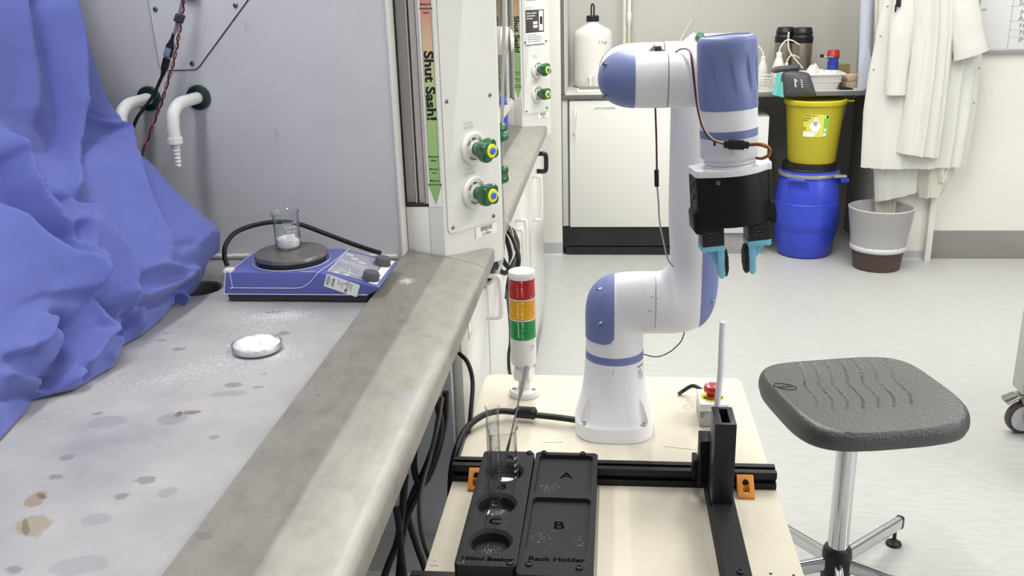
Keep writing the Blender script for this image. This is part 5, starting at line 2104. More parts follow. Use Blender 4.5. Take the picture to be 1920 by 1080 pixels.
for _ in range(1):
    bmesh.ops.smooth_vert(b, verts=[v for r in g[1:-7] for v in r[1:-1]], factor=0.5, use_axis_x=True, use_axis_y=True, use_axis_z=True)
shm = mat('sheet_cotton', '#5f69ad', 0.8, sheen=0.15, bump=(900, 0.08), var=(18, '#656fb3', 0.6))
so = obj('cloth', b, shm, sheet, 180, fix=False)
so.data.set_sharp_from_angle(angle=PI)
md = so.modifiers.new('thickness', 'SOLIDIFY')
md.thickness = 0.0022
md.offset = -1.0
b = newbm()
p = at_z(343, 563, DZ + 0.01)
pts = [p + V((0.013 * (1 - k / 34) * math.cos(k * 0.55), 0, 0.011 * (1 - k / 34) * math.sin(k * 0.55) + 0.002)) for k in range(30)]
tube(b, pts, 0.0028, 6, 3)
obj('rolled_hem', b, shm, sheet, 180)

# ---------------------------------------------------------------- hot plate stirrer
FY0, FY1 = 1.575, 1.735
t = thing('magnetic_stirrer', 'blue magnetic stirrer hotplate with round steel top and two grey knobs', 'hotplate', (-0.57, 1.65, DZ))
HB = mat('stirrer_blue', '#6168ac', 0.38, spec=0.45)
Mxz = Matrix(((1, 0, 0, 0), (0, 0, 1, 0), (0, 1, 0, 0), (0, 0, 0, 1)))
b = newbm()
prism(b, [(-0.699, DZ + 0.0008), (-0.702, 0.9055), (-0.436, 0.9055), (-0.4395, DZ + 0.0015), (-0.50, DZ + 0.0008), (-0.506, DZ + 0.003), (-0.618, DZ + 0.003), (-0.624, DZ + 0.0008)], FY0 + 0.004, FY1 - 0.003, Mxz, 0.001)
obj('base', b, mat('stirrer_base', '#34353b', 0.5), t)
b = newbm()
prof_ = [(-0.7055, 0.9055), (-0.7055, 0.912), (-0.6985, 0.946), (-0.696, 0.948), (-0.522, 0.9485), (-0.516, 0.947), (-0.4175, 0.9225), (-0.4145, 0.9205), (-0.4150, 0.917), (-0.434, 0.9055)]
prism(b, prof_, FY0, FY1, Mxz, 0.003)
bd = obj('housing', b, HB, t)
PC = V((-0.598, 1.650, 0.949))
b = newbm()
lathe(b, [(0.055, -0.002), (0.0655, 0), (0.0665, 0.009), (0.064, 0.0095)], Matrix.Translation(PC), 64)
obj('plate_collar', b, mat('collar_dark', '#2b2827', 0.5), t)
b = newbm()
lathe(b, [(0.064, 0.0085), (0.0668, 0.009), (0.0682, 0.0105), (0.0682, 0.0155), (0.0672, 0.0175), (0.0645, 0.0185), (0.001, 0.0185)], Matrix.Translation(PC), 72)
obj('heating_plate', b, mat('plate_steel', '#8f8b86', 0.34, metal=0.75, var=(30, '#7d7a77', 0.7)), t)
# sloping control panel
sl0, sl1 = V((-0.516, 0, 0.947)), V((-0.4175, 0, 0.9225))
sv = (sl1 - sl0).normalized()
Mp = Matrix(((sv.x, 0, sv.z * -1, sl0.x), (0, 1, 0, FY0), (sv.z, 0, sv.x, sl0.z), (0, 0, 0, 1)))   # u along the slope, v along y, w outward
b = newbm()
prism(b, [(0.004, 0.012), (0.075, 0.012), (0.083, 0.03), (0.083, 0.118), (0.06, 0.146), (0.004, 0.146)], 0.0, 0.0012, Mp, 0.0003)
dp = obj('display_panel', b, mat('panel_grey_lilac', '#9a9aa6', 0.3, var=(40, '#aaaab4', 0.7)), t)
b = newbm()
prism(b, [(0.0845, 0.006), (0.100, 0.006), (0.100, 0.154), (0.0845, 0.154)], 0.0, 0.0014, Mp, 0.0003)
for k in range(2):
    prism(b, [(0.012 + 0.020 * k, 0.016), (0.024 + 0.020 * k, 0.016), (0.024 + 0.020 * k, 0.024)], 0.0012, 0.0016, Mp)
Mt = Mp @ Matrix.Translation((0, 0, 0.0014))
for s, u, v in (('00', 0.016, 0.128), ('00', 0.030, 0.112), ('00', 0.048, 0.100)):
    text(b, s, 0.014, Mt @ Matrix.Translation((u, v, 0)), align='CENTER')
for (u0, v0, u1, v1) in ((0.010, 0.086, 0.070, 0.060), (0.010, 0.090, 0.066, 0.078), (0.006, 0.030, 0.070, 0.028), (0.006, 0.146, 0.006, 0.012), (0.036, 0.055, 0.042, 0.03), (0.018, 0.042, 0.05, 0.030)):
    tube(b, [Mp @ V((u0, v0, 0.0014)), Mp @ V((u1, v1, 0.0014))], 0.0006, 4, 0)
obj('panel_print', b, M_['label'], dp)
b = newbm()
text(b, 'IKA', 0.011, Mp @ Matrix.Translation((0.0925, 0.05, 0.0016)) @ Matrix.Rotation(PI / 2 + 0.0, 4, 'Z'))
obj('panel_lettering', b, M_['grey_ink'], dp)
for (u, v) in ((0.083, 0.026), (0.083, 0.120)):
    b = newbm()
    lathe(b, [(0.0165, 0.0), (0.0165, 0.002), (0.0148, 0.0022), (0.0145, 0.013), (0.0132, 0.0148), (0.001, 0.015)], Mp @ Matrix.Translation((u, v, 0.001)), 40)
    obj('knob', b, mat('knob_grey', '#5c5c60', 0.5), t)
# clear splash cover: its visible white rims
b = newbm()
cv = lambda x, y, z: V((x, y, z))
yf_ = FY0 - 0.0012
tube(b, [cv(-0.690, yf_, 0.9475), cv(-0.688, yf_, 0.920), cv(-0.686, yf_, 0.9185), cv(-0.60, yf_, 0.9185), cv(-0.565, yf_, 0.919), cv(-0.549, yf_, 0.924), cv(-0.535, yf_, 0.936), cv(-0.522, FY0 + 0.001, 0.9495), cv(-0.514, FY0 + 0.06, 0.9495), cv(-0.508, FY1 - 0.004, 0.9490)], 0.0008, 6, 6)
tube(b, [cv(-0.690, yf_, 0.9475), cv(-0.690, FY0 + 0.01, 0.9495), cv(-0.690, FY1 - 0.01, 0.9495)], 0.0008, 6, 0)
tube(b, [cv(-0.56, FY0 + 0.004, 0.9495), cv(-0.545, FY0 + 0.001, 0.9497), cv(-0.53, FY0 + 0.001, 0.9495)], 0.0007, 6, 4)
ring = [PC + V((0.0715 * math.cos(a), 0.0715 * math.sin(a), 0.0006)) for a in [2 * PI * k / 60 for k in range(60)]]
tube(b, ring, 0.0009, 6, 0, True)
tube(b, [cv(-0.7055, FY0 - 0.0004, 0.9062), cv(-0.436, FY0 - 0.0004, 0.9062)], 0.0009, 6, 0)
tube(b, [cv(-0.7058, FY0 - 0.0004, 0.9062), cv(-0.6990, FY0 - 0.0004, 0.946)], 0.0009, 6, 0)
obj('splash_cover_rim', b, mat('cover_rim', '#d3d2e2', 0.3), t)
b = newbm()
box(b, (-0.704, FY0 + 0.001, 0.945), (-0.687, FY0 + 0.02, 0.9525), 0.002)
obj('cover_clip', b, M_['white'], t)
# sticker
c0, c1 = at_y(607, 536, FY0), at_y(669, 557, FY0)
c2 = at_y(613, 511, FY0)
rv = (c1 - c0)
uv = (c2 - c0)
Ms = frame_m((c0.x, FY0 - 0.0004, c0.z), rv, (-rv.z, 0, rv.x) if rv.x > 0 else (0, 0, 1))
W_, H_ = rv.length, 0.0245
b = newbm()
prism(b, rrect(W_, H_, 0.002, 3, W_ / 2, H_ / 2), 0.0, 0.0005, Ms)
stk = obj('sticker', b, M_['label'], t)
b = newbm()
Mt = Ms @ Matrix.Translation((0, 0, 0.0005))
v = 0.004
rd = random.Random(4)
while v < 0.0215:
    w = rd.choice((0.0003, 0.0006, 0.0009))
    box(b, (0.0025, v, 0), (0.0075, v + w, 0.0002), M=Mt)
    v += w + rd.choice((0.0004, 0.0007))
R90 = Matrix.Rotation(-PI / 2, 4, 'Z')
for s, u, v, sz in (('SN 0471', 0.010, 0.0125, 0.0026), ('22-101', 0.0245, 0.016, 0.0036), ('RT', 0.0285, 0.014, 0.0036), ('OCT 22', 0.0325, 0.013, 0.0036), ('EX', 0.0375, 0.018, 0.0050), ('Equipment', 0.0425, 0.016, 0.0040)):
    text(b, s, sz, Mt @ Matrix.Translation((u, v, 0)) @ R90)
lathe(b, [(0.0024, 0), (0.0024, 0.0002)], Mt @ Matrix.Translation((0.0410, 0.0055, 0)) @ Matrix.Diagonal((1, 1.6, 1, 1)), 20)
for k in range(3):
    lines(b, Mt @ Matrix.Translation((0.0465 + 0.0018 * k, 0.021, 0)) @ R90, 1, 0.017, 0.0007, 0.001, k + 3)
obj('sticker_print', b, M_['grey_ink'], stk)
b = newbm()
text(b, 'SERVICE', 0.0044, Mt @ Matrix.Translation((0.0150, 0.0125, 0)) @ R90, bold=0.0002)
obj('sticker_heading', b, mat('print_green', '#3e7f5c', 0.5), stk)

b = pxtube([(426, 498, 1.715), (421, 480, 1.725), (424, 458, 1.74), (442, 436, 1.77), (478, 422, 1.80), (520, 416, 1.81), (560, 420, 1.815), (610, 438, 1.81), (660, 457, 1.79), (698, 470, 1.765), (712, 474, 1.745)], 0.0048, 12)
tag(obj('power_cable', b, M_['black_rubber']), 'black power cable arching behind the blue hotplate', 'cable')


def beaker(name, label, x, y, z, r, h, spout_a, fill, marks, group=None):
    t = thing(name, label, 'beaker', (x, y, z), group)
    b = newbm()
    n = 72

    def sp(a, zz):
        d = (a - spout_a + PI) % (2 * PI) - PI
        top = max(0.0, (zz - h * 0.80) / (h * 0.20))
        return 1 + top ** 2 * (0.20 * math.exp(-(d / 0.24) ** 2))

    out = [(r * 0.90, 0.0), (r * 0.97, 0.0012), (r, 0.004), (r, h * 0.80), (r, h * 0.92), (r * 1.02, h * 0.97), (r * 1.10, h * 0.992), (r * 1.12, h), (r * 1.08, h + 0.0005)]
    inn = [(r * 1.0, h * 0.975), (r - 0.0015, h * 0.92), (r - 0.0015, h * 0.8), (r - 0.0015, 0.0055), (r * 0.95 - 0.0015, 0.003), (r * 0.88, 0.0022), (0.0005, 0.0020)]
    rp = []
    for (rr_, zz) in out + inn:
        row = []
        for i in range(n):
            a = 2 * PI * i / n
            k = sp(a, zz)
            d = (a - spout_a + PI) % (2 * PI) - PI
            dip = -0.0035 * math.exp(-(d / 0.45) ** 2) * max(0, (zz - h * 0.9) / (h * 0.1)) + 0.0
            row.append(V((x + rr_ * k * math.cos(a), y + rr_ * k * math.sin(a), z + zz + dip)))
        rp.append(row)
    loft(b, rp, True, True)
    g_ = obj('glass', b, M_['glass'], t, 60)
    if fill:
        b = newbm()
        lathe(b, [(r * 0.85, 0.0026), (r - 0.0022, 0.0062), (r - 0.0022, fill), (r * 0.6, fill + 0.004), (0.001, fill + 0.006)], Matrix.Translation((x, y, z)), 40, rad=lambda a, zz: 1.0)
        for v_ in b.verts:
            if v_.co.z > z + fill - 0.001:
                v_.co.z += 0.004 * noise.noise(v_.co * 90) - 0.10 * (v_.co.x - x)
        obj('powder', b, M_['powder'], t, 60)
    b = newbm()
    for (u0, u1, z0, z1) in marks['boxes']:
        m_ = 10
        g2 = [[b.verts.new((x + (r + 0.0003) * math.cos(u0 + (u1 - u0) * i / m_), y + (r + 0.0003) * math.sin(u0 + (u1 - u0) * i / m_), z + zz)) for i in range(m_ + 1)] for zz in (z0, z1)]
        for i in range(m_):
            b.faces.new((g2[0][i], g2[0][i + 1], g2[1][i + 1], g2[1][i]))
    for (s, u, zz, sz) in marks['text']:
        tb = text_bm(s, sz, Matrix.Identity(4), depth=0.0001)
        for v_ in tb.verts:
            a = u + v_.co.x / r
            v_.co = V((x + (r + 0.0002 + v_.co.z) * math.cos(a), y + (r + 0.0002 + v_.co.z) * math.sin(a), z + zz + v_.co.y))
        merge(b, tb)
    obj('graduation', b, M_['label'], g_)
    return t


bz = PC.z + 0.0186
bk = at_z(541, 463, bz)
beaker('beaker', 'glass beaker with white label patch standing on the steel hotplate', bk.x, bk.y, bz, 0.0245, 0.070, -2.25, 0.0145,
       dict(boxes=[(-1.30, -0.62, 0.018, 0.031)], text=[('100 ml', -0.90, 0.0355, 0.0068), ('DURAN', -0.92, 0.0435, 0.0066), ('SCHOTT', -0.94, 0.0505, 0.0072)]))

# dish of powder
dc = V((-0.5577, 1.340, DZ))
t = thing('glass_dish', 'shallow glass dish heaped with white powder on the hood deck', 'dish', dc)
b = newbm()
lathe(b, [(0.036, 0.0003), (0.0385, 0.0012), (0.0392, 0.004), (0.0394, 0.0148), (0.0388, 0.0156), (0.0380, 0.0148), (0.0376, 0.004), (0.035, 0.0022), (0.0005, 0.0020)], Matrix.Translation(dc), 64)
obj('dish', b, M_['glass'], t, 60)
b = newbm()
pr = [(0.034, 0.0025), (0.0366, 0.0042), (0.0368, 0.0115), (0.034, 0.0140), (0.029, 0.0160), (0.022, 0.0180), (0.014, 0.0195), (0.006, 0.0200), (0.0005, 0.0200)]
lathe(b, pr, Matrix.Translation(dc), 64)
for v_ in b.verts:
    if v_.co.z > DZ + 0.010:
        v_.co.z += 0.0042 * noise.noise(v_.co * 70) + 0.0015 * noise.noise(v_.co * 220)
obj('powder_heap', b, M_['powder'], t, 60)
b = newbm()
p = at_z(427, 650, DZ + 0.008)
bmesh.ops.create_icosphere(b, subdivisions=2, radius=0.0022, matrix=Matrix.Translation(p))
obj('powder_crumb', b, M_['powder'], t)

# spilled powder: countless grains
rd = random.Random(11)
vs, fs = [], []


def grain(x, y, s, z):
    k = len(vs)
    a = rd.random() * PI
    for q in range(4):
        vs.append((x + s * math.cos(a + q * PI / 2) * rd.uniform(0.6, 1.2), y + s * math.sin(a + q * PI / 2) * rd.uniform(0.6, 1.2), z))
    vs.append((x, y, z + s * 0.5))
    for q in range(4):
        fs.append((k + q, k + (q + 1) % 4, k + 4))


def scatter(px, py, sx, sy, rot, n, smin, smax):
    c = at_z(px, py, DZ)
    for _ in range(n):
        u, w = rd.gauss(0, sx), rd.gauss(0, sy)
        x = c.x + u * math.cos(rot) - w * math.sin(rot)
        y = c.y + u * math.sin(rot) + w * math.cos(rot)
        if -1.0 < x < -0.44 and (x - dc.x) ** 2 + (y - dc.y) ** 2 > 0.0402 ** 2 and not (-0.71 < x < -0.43 and 1.572 < y < 1.74) and y < 1.78:
            grain(x, y, rd.uniform(smin, smax), DZ + 0.0003)


scatter(520, 594, 0.035, 0.016, 0.2, 1900, 0.0004, 0.0011)
scatter(500, 615, 0.05, 0.03, 0.2, 700, 0.0004, 0.0009)
scatter(475, 668, 0.030, 0.012, 0.1, 2600, 0.0004, 0.0011)
scatter(520, 655, 0.020, 0.02, 0.3, 800, 0.0004, 0.001)
scatter(400, 690, 0.075, 0.022, 0.55, 2400, 0.0004, 0.0010)
scatter(340, 712, 0.11, 0.04, 0.45, 900, 0.0004, 0.0009)
me = bpy.data.meshes.new('spilled_powder')
me.from_pydata(vs, [], fs)
me.materials.append(M_['powder'])
po = bpy.data.objects.new('spilled_powder', me)
COL.objects.link(po)
tag(po, 'white powder spilled over the hood deck around the dish and hotplate', 'powder', kind='stuff')
vs, fs = [], []
c = at_z(762, 524, 0.897)
for _ in range(500):
    x, y = c.x + rd.gauss(0, 0.007), c.y + rd.gauss(0, 0.012)
    grain(x, y, rd.uniform(0.0004, 0.001), 0.9 - (x + 0.4305) * 0.164 + 0.0003)
me = bpy.data.meshes.new('spilled_powder')
me.from_pydata(vs, [], fs)
me.materials.append(M_['powder'])
po = bpy.data.objects.new('spilled_powder', me)
COL.objects.link(po)
tag(po, 'small patch of white powder on the steel sill beside the hotplate', 'powder', kind='stuff')

# ---------------------------------------------------------------- plug and twisted wires in front of the access plate
t = thing('extension_lead', 'grey and black lead with metal faced plug joint hanging before the access plate', 'cable', at_y(320, 95, 1.80))
b = pxtube([(352, -50, 1.80), (345, -10, 1.80), (340, 12, 1.80), (334, 38, 1.80), (327, 64, 1.80)], 0.0036, 10)
obj('braided_cable', b, mat('braid_grey', '#8e8e96', 0.5, bump=(1500, 0.5)), t)
b = newbm()
a0, a1 = at_y(337, 28, 1.798), at_y(332, 41, 1.798)
cyl(b, a0, a1, 0.0075, seg=16, bev=0.001)
bb_ = at_y(341, 35, 1.793)
cyl(b, at_y(343, 28, 1.794), at_y(338, 42, 1.794), 0.0055, seg=16, bev=0.001)
obj('cable_clip', b, mat('clip_dark', '#3d3a3b', 0.5), t)
pa, pb_ = at_y(326, 62, 1.80), at_y(305, 141, 1.80)
ax = (pb_ - pa)
L_ax = ax.length
ax.normalize()
sd_ = V((ax.z, 0, -ax.x)).normalized()
Mq = Matrix(((sd_.x, 0, ax.x, pa.x), (0, 1, 0, pa.y), (sd_.z, 0, ax.z, pa.z), (0, 0, 0, 1)))


def slug(prof, m, name, par):
    """rounded-rectangle rings (width, depth, z)"""
    b = newbm()
    loft(b, [[Mq @ V((q[0], q[1], z)) for q in rrect(w, d, min(w, d) * 0.3, 4)] for (w, d, z) in prof])
    return obj(name, b, m, par)


slug([(0.0055, 0.0055, 0.0), (0.0062, 0.006, 0.012), (0.0105, 0.008, 0.020), (0.0150, 0.009, 0.026), (0.0158, 0.0095, 0.030)], M_['black_plastic'], 'plug_boot', t)
pl_ = slug([(0.0158, 0.0095, 0.030), (0.0158, 0.0095, 0.0475)], M_['black_plastic'], 'plug', t)
b = newbm()
box(b, (-0.0055, -0.0062, 0.0305), (0.0072, -0.0045, 0.0468), 0.0005, M=Mq)
obj('metal_face', b, mat('plug_face', '#8f98a6', 0.35, metal=0.3), pl_)
slug([(0.0130, 0.006, 0.0475), (0.0130, 0.006, 0.0510)], M_['steel'], 'plug_collar', t)
slug([(0.0140, 0.0085, 0.0510), (0.0140, 0.0085, 0.070), (0.0100, 0.0075, 0.0765), (0.0065, 0.0065, L_ax + 0.002)], M_['black_plastic'], 'socket', t)
b = pxtube([(306, 138, 1.80), (300, 152, 1.80), (288, 178, 1.795), (270, 203, 1.79), (257, 222, 1.785), (246, 252, 1.78), (236, 290, 1.78)], 0.0033, 10)
obj('black_cable', b, M_['black_rubber'], t)
t = thing('twisted_wires', 'twisted red and black wire pair hanging beside the plug joint', 'wires', at_y(310, 160, 1.79))
ctr = spline([at_y(a, c_, y) for a, c_, y in ((345, 0, 1.797), (341, 30, 1.795), (336, 62, 1.793), (331, 90, 1.792), (324, 122, 1.79), (314, 155, 1.79), (304, 190, 1.788), (294, 215, 1.785), (283, 245, 1.78), (271, 276, 1.778), (262, 310, 1.778))], 14)
for k, (nm, mm) in enumerate((('red_wire', M_['red_wire']), ('black_wire', M_['black_wire']))):
    b = newbm()
    P_ = [p + V((math.cos(i * 0.40 + k * PI) * 0.0023, math.sin(i * 0.40 + k * PI) * 0.0023, 0)) for i, p in enumerate(ctr)]
    tube(b, P_, 0.0015, 7, 0)
    obj(nm, b, mm, t)
b = newbm()
p = at_y(358, -4, 1.84)
lathe(b, [(0.016, -0.004), (0.018, 0), (0.016, 0.012), (0.010, 0.016), (0.001, 0.016)], axis_m(V((p.x, 1.849, p.z + 0.012)), (0, -1, 0)), 28)
tag(obj('grommet', b, mat('grommet_grey', '#7d7c86', 0.5)), 'round grey grommet on the access plate where the lead enters', 'grommet')

# ================================================================== work table in the foreground
TZ = 0.660
t = thing('work_table', 'narrow pale fibreboard work table carrying the white robot arm', 'table', (0.006, 1.2, 0))
b = newbm()
poly = rrect(0.522, 1.44, 0.022, 5, 0.0064, 1.07)
prism(b, poly, TZ - 0.018, TZ, None, 0.0012)
MDF = mat('fibreboard', '#d3ccbb', 0.62, var=(8, '#cac2b0', 0.8), bump=(300, 0.1))
nt = MDF.node_tree
bs = nt.nodes['Principled BSDF']
src = bs.inputs['Base Color'].links[0].from_socket
tc = nt.nodes.new('ShaderNodeTexCoord')
n2 = nt.nodes.new('ShaderNodeTexNoise')
n2.inputs['Scale'].default_value = 900
nt.links.new(tc.outputs['Object'], n2.inputs['Vector'])
mr = nt.nodes.new('ShaderNodeMapRange')
mr.inputs['From Min'].default_value = 0.3
mr.inputs['From Max'].default_value = 0.7
mr.inputs['To Min'].default_value = 0.90
mr.inputs['To Max'].default_value = 1.04
nt.links.new(n2.outputs['Fac'], mr.inputs['Value'])
mx = nt.nodes.new('ShaderNodeMix')
mx.data_type = 'RGBA'
mx.blend_type = 'MULTIPLY'
mx.inputs[0].default_value = 1.0
nt.links.new(src, mx.inputs[6])
nt.links.new(mr.outputs[0], mx.inputs[7])
nt.links.new(mx.outputs[2], bs.inputs['Base Color'])
top = obj('tabletop', b, MDF, t)
for (a, c_, d, e) in ((1018, 830, 1056, 829), (1243, 837, 1306, 844), (806, 1060, 822, 1061), (814, 1051, 817, 1052)):
    p, q = at_z(a, c_, TZ), at_z(d, e, TZ)
    b = newbm()
    tube(b, [p, q], 0.0005, 4, 0)
    obj('pencil_mark', b, M_['grey_ink'], top)
b = newbm()
e = at_z(1290, 763, TZ)
tube(b, [e + V((0.009 * math.cos(k * PI / 12), 0.007 * math.sin(k * PI / 12), 0)) for k in range(24)], 0.0004, 4, 0, True)
obj('pencil_mark', b, M_['grey_ink'], top)
for (a, c_) in ((1445, 1076), (1488, 1079)):
    b = newbm()
    lathe(b, [(0.0022, 0.0), (0.0022, 0.0004)], Matrix.Translation(at_z(a, c_, TZ)), 10)
    obj('screw_hole', b, M_['ink'], top)
AL = mat('frame_grey', '#8b8c8e', 0.4, metal=0.5)
for x in (-0.20, 0.21):
    for y in (0.42, 1.70):
        b = newbm()
        box(b, (x - 0.02, y - 0.02, 0.0), (x + 0.02, y + 0.02, TZ - 0.018), 0.002)
        obj('leg', b, AL, t)
b = newbm()
for y in (0.42, 1.70):
    box(b, (-0.18, y - 0.02, TZ - 0.06), (0.19, y + 0.02, TZ - 0.018))
for x in (-0.20, 0.21):
    box(b, (x - 0.018, 0.44, TZ - 0.06), (x + 0.018, 1.68, TZ - 0.018))
obj('apron', b, AL, t)


# ---------------------------------------------------------------- slotted rails
def rail(label, x0, x1, yb, yf):
    t = thing('aluminium_rail', label, 'rail', ((x0 + x1) / 2, (yb + yf) / 2, TZ), 'slotted rails across the table')
    w = yb - yf
    h = w
    s = w / 2
    o, k, i = s, s * 0.27, s * 0.55
    q = [(-o, -o), (-k, -o), (-k, -i), (k, -i), (k, -o), (o, -o), (o, -k), (i, -k), (i, k), (o, k), (o, o), (k, o), (k, i), (-k, i), (-k, o), (-o, o), (-o, k), (-i, k), (-i, -k), (-o, -k)]
    b = newbm()
    prism(b, q, 0, x1 - x0, Matrix(((0, 0, 1, x0), (1, 0, 0, (yb + yf) / 2), (0, 1, 0, TZ + s + 0.0003), (0, 0, 0, 1))), 0.0)
    obj('profile', b, M_['black_anod'], t)
    return t


r1 = rail('black slotted aluminium rail lying right behind the holders, in front of the robot base', -0.2535, 0.2665, 1.377, 1.347)
r2 = rail('black slotted aluminium rail under the near ends of the holders at the bottom border', -0.262, 0.262, 1.058, 1.028)
for px, lb in ((1394, 'orange printed corner bracket at the right end of the rail'), (897, 'orange printed corner bracket at the left end of the rail')):
    x = at_z(px, 915, TZ).x
    if px < 1000:
        x = -0.212
    t = thing('corner_bracket', lb, 'bracket', (x, 1.33, TZ), 'orange rail brackets')
    b = newbm()
    prism(b, [(0, 0), (0.030, 0), (0.030, 0.004), (0.005, 0.026), (0.0, 0.027)], -0.013, 0.013,
          Matrix(((0, 0, 1, x), (-1, 0, 0, 1.3465), (0, 1, 0, TZ + 0.0003), (0, 0, 0, 1))), 0.0008)
    br = obj('bracket', b, M_['orange'], t)
    c = newbm()
    cyl(c, (x, 1.3445, TZ + 0.0175), (x, 1.30, TZ + 0.0215), 0.0052, seg=20)
    cut(br, c)
    c = newbm()
    cyl(c, (x, 1.326, TZ + 0.005), (x, 1.326, TZ + 0.05), 0.0055, seg=20)
    cut(br, c)
    b = newbm()
    lathe(b, [(0.0045, 0), (0.0045, 0.002), (0.003, 0.003), (0.001, 0.0028)], Matrix.Translation((x, 1.326, TZ + 0.005)), 16)
    obj('screw', b, M_['chrome'], t)
    b = newbm()
    lathe(b, [(0.0048, 0), (0.0048, 0.003), (0.002, 0.003)], axis_m((x, 1.342, TZ + 0.0185), (0, -1, 0.1)), 16)
    obj('screw', b, M_['black_plastic'], t)

# ---------------------------------------------------------------- holders
HT, HB_ = 0.715, 0.6905


def chamfer_plate(x0, x1, y0, y1, c):
    return [(x0 + c, y0), (x1 - c, y0), (x1, y0 + c), (x1, y1 - c), (x1 - c, y1), (x0 + c, y1), (x0, y1 - c), (x0, y0 + c)]


def engrave(bm, s, size, x, y, z, depth=0.0013, sx=1.0, bold=0.0):
    text(bm, s, size, Matrix.Translation((x, y, z)), depth=depth, sx=sx, bold=bold)


def holder(name, label, x0, x1, y0, y1, rot, cutfn, texts, screws):
    cx_, cy_ = (x0 + x1) / 2, (y0 + y1) / 2
    t = thing(name, label, 'holder', (cx_, cy_, HB_))
    R = Matrix.Translation((cx_, cy_, 0)) @ Matrix.Rotation(rot, 4, 'Z') @ Matrix.Translation((-cx_, -cy_, 0))
    b = newbm()
    prism(b, chamfer_plate(x0, x1, y0, y1, 0.005), HB_, HT, R, 0.0006)
    bd = obj('plate', b, M_['black_flat'], t)
    c = newbm()
    cutfn(c)
    bmesh.ops.transform(c, matrix=R, verts=c.verts)
    cut(bd, c)
    b = newbm()
    for (s, sz, x, y, z, sx) in texts:
        text(b, s, sz, R @ Matrix.Translation((x, y, z + 0.0001)), depth=0.0002, sx=sx, bold=0.0003)
    obj('engraved_lettering', b, M_['engraved'], bd)
    for (x, y, hole) in screws:
        b = newbm()
        P = R @ V((x, y, HT))
        if hole:
            lathe(b, [(0.0048, -0.0002), (0.0048, 0.0004), (0.0030, 0.0006), (0.0026, -0.0001), (0.001, -0.0001)], Matrix.Translation(P), 18)
        else:
            lathe(b, [(0.0050, 0), (0.0050, 0.0012), (0.0042, 0.0030), (0.0025, 0.0038), (0.0021, 0.0022), (0.001, 0.0022)], Matrix.Translation(P), 20)
        obj('screw', b, M_['black_plastic'], t)
    return t


HA, HB2, HC2 = (-0.1605, 1.287), (-0.1620, 1.192), (-0.1590, 1.096)


def cut_beakers(c):
    for (x, y) in (HA, HB2, HC2):
        lathe(c, [(0.0265, -0.018), (0.0265, -0.0045), (0.0310, 0.0), (0.0310, 0.01)], Matrix.Translation((x, y, HT)), 64)


holder('beaker_holder', 'black printed beaker holder with three round wells at the left', -0.2003, -0.1180, 1.0385, 1.353, 0.0, cut_beakers,
       [('A', 0.020, -0.1560, 1.331, HT, 1.2), ('B', 0.021, -0.1590, 1.2400, HT, 1.2), ('C', 0.021, -0.1580, 1.1440, HT, 1.25), ('100ml Beaker', 0.0115, -0.1580, 1.0535, HT, 1.12)],
       [(-0.1258, 1.347, False), (-0.192, 1.346, True), (-0.1265, 1.0450, False), (-0.192, 1.045, True)])


def cut_racks(c):
    for (ya, yb) in ((1.2215, 1.3440), (1.0770, 1.2135)):
        prism(c, chamfer_plate(-0.1095, -0.0245, ya, yb, 0.005), HT - 0.007, HT + 0.01)


holder('rack_holder', 'black printed rack holder with two square recesses at the right', -0.1165, -0.0170, 1.0225, 1.3535, -0.006, cut_racks,
       [('A', 0.026, -0.0645, 1.290, HT - 0.007, 1.1), ('B', 0.026, -0.068, 1.150, HT - 0.007, 1.15), ('Rack Holder', 0.0125, -0.0655, 1.0580, HT, 1.18)],
       [(-0.1035, 1.3488, False), (-0.0410, 1.3485, False), (-0.1010, 1.0440, False), (-0.0350, 1.0400, False)])
# scuffs and salt specks on the recessed floors
vs, fs = [], []
rd = random.Random(3)
for (x, y, sx, sy, n, z) in ((-0.159, 1.094, 0.010, 0.010, 220, HT - 0.018), (-0.09, 1.252, 0.008, 0.006, 60, HT - 0.007), (-0.09, 1.12, 0.012, 0.010, 60, HT - 0.007), (-0.035, 1.11, 0.006, 0.008, 45, HT - 0.007), (-0.16, 1.2, 0.02, 0.06, 40, HT)):
    for _ in range(n):
        gx, gy = x + rd.gauss(0, sx), y + rd.gauss(0, sy)
        if z == HT and any((gx - q[0]) ** 2 + (gy - q[1]) ** 2 < 0.033 ** 2 for q in (HA, HB2, HC2)):
            continue
        if z == HT - 0.018 and (gx - HC2[0]) ** 2 + (gy - HC2[1]) ** 2 > 0.0255 ** 2:
            continue
        if z == HT and not (-0.197 < gx < -0.122):
            continue
        grain(gx, gy, rd.uniform(0.0002, 0.0005), z + 0.0002)
me = bpy.data.meshes.new('spilled_crystals')
me.from_pydata(vs, [], fs)
me.materials.append(M_['powder'])
po = bpy.data.objects.new('spilled_crystals', me)
COL.objects.link(po)
tag(po, 'tiny white crystals strewn over the two black holders', 'crystals', kind='stuff')

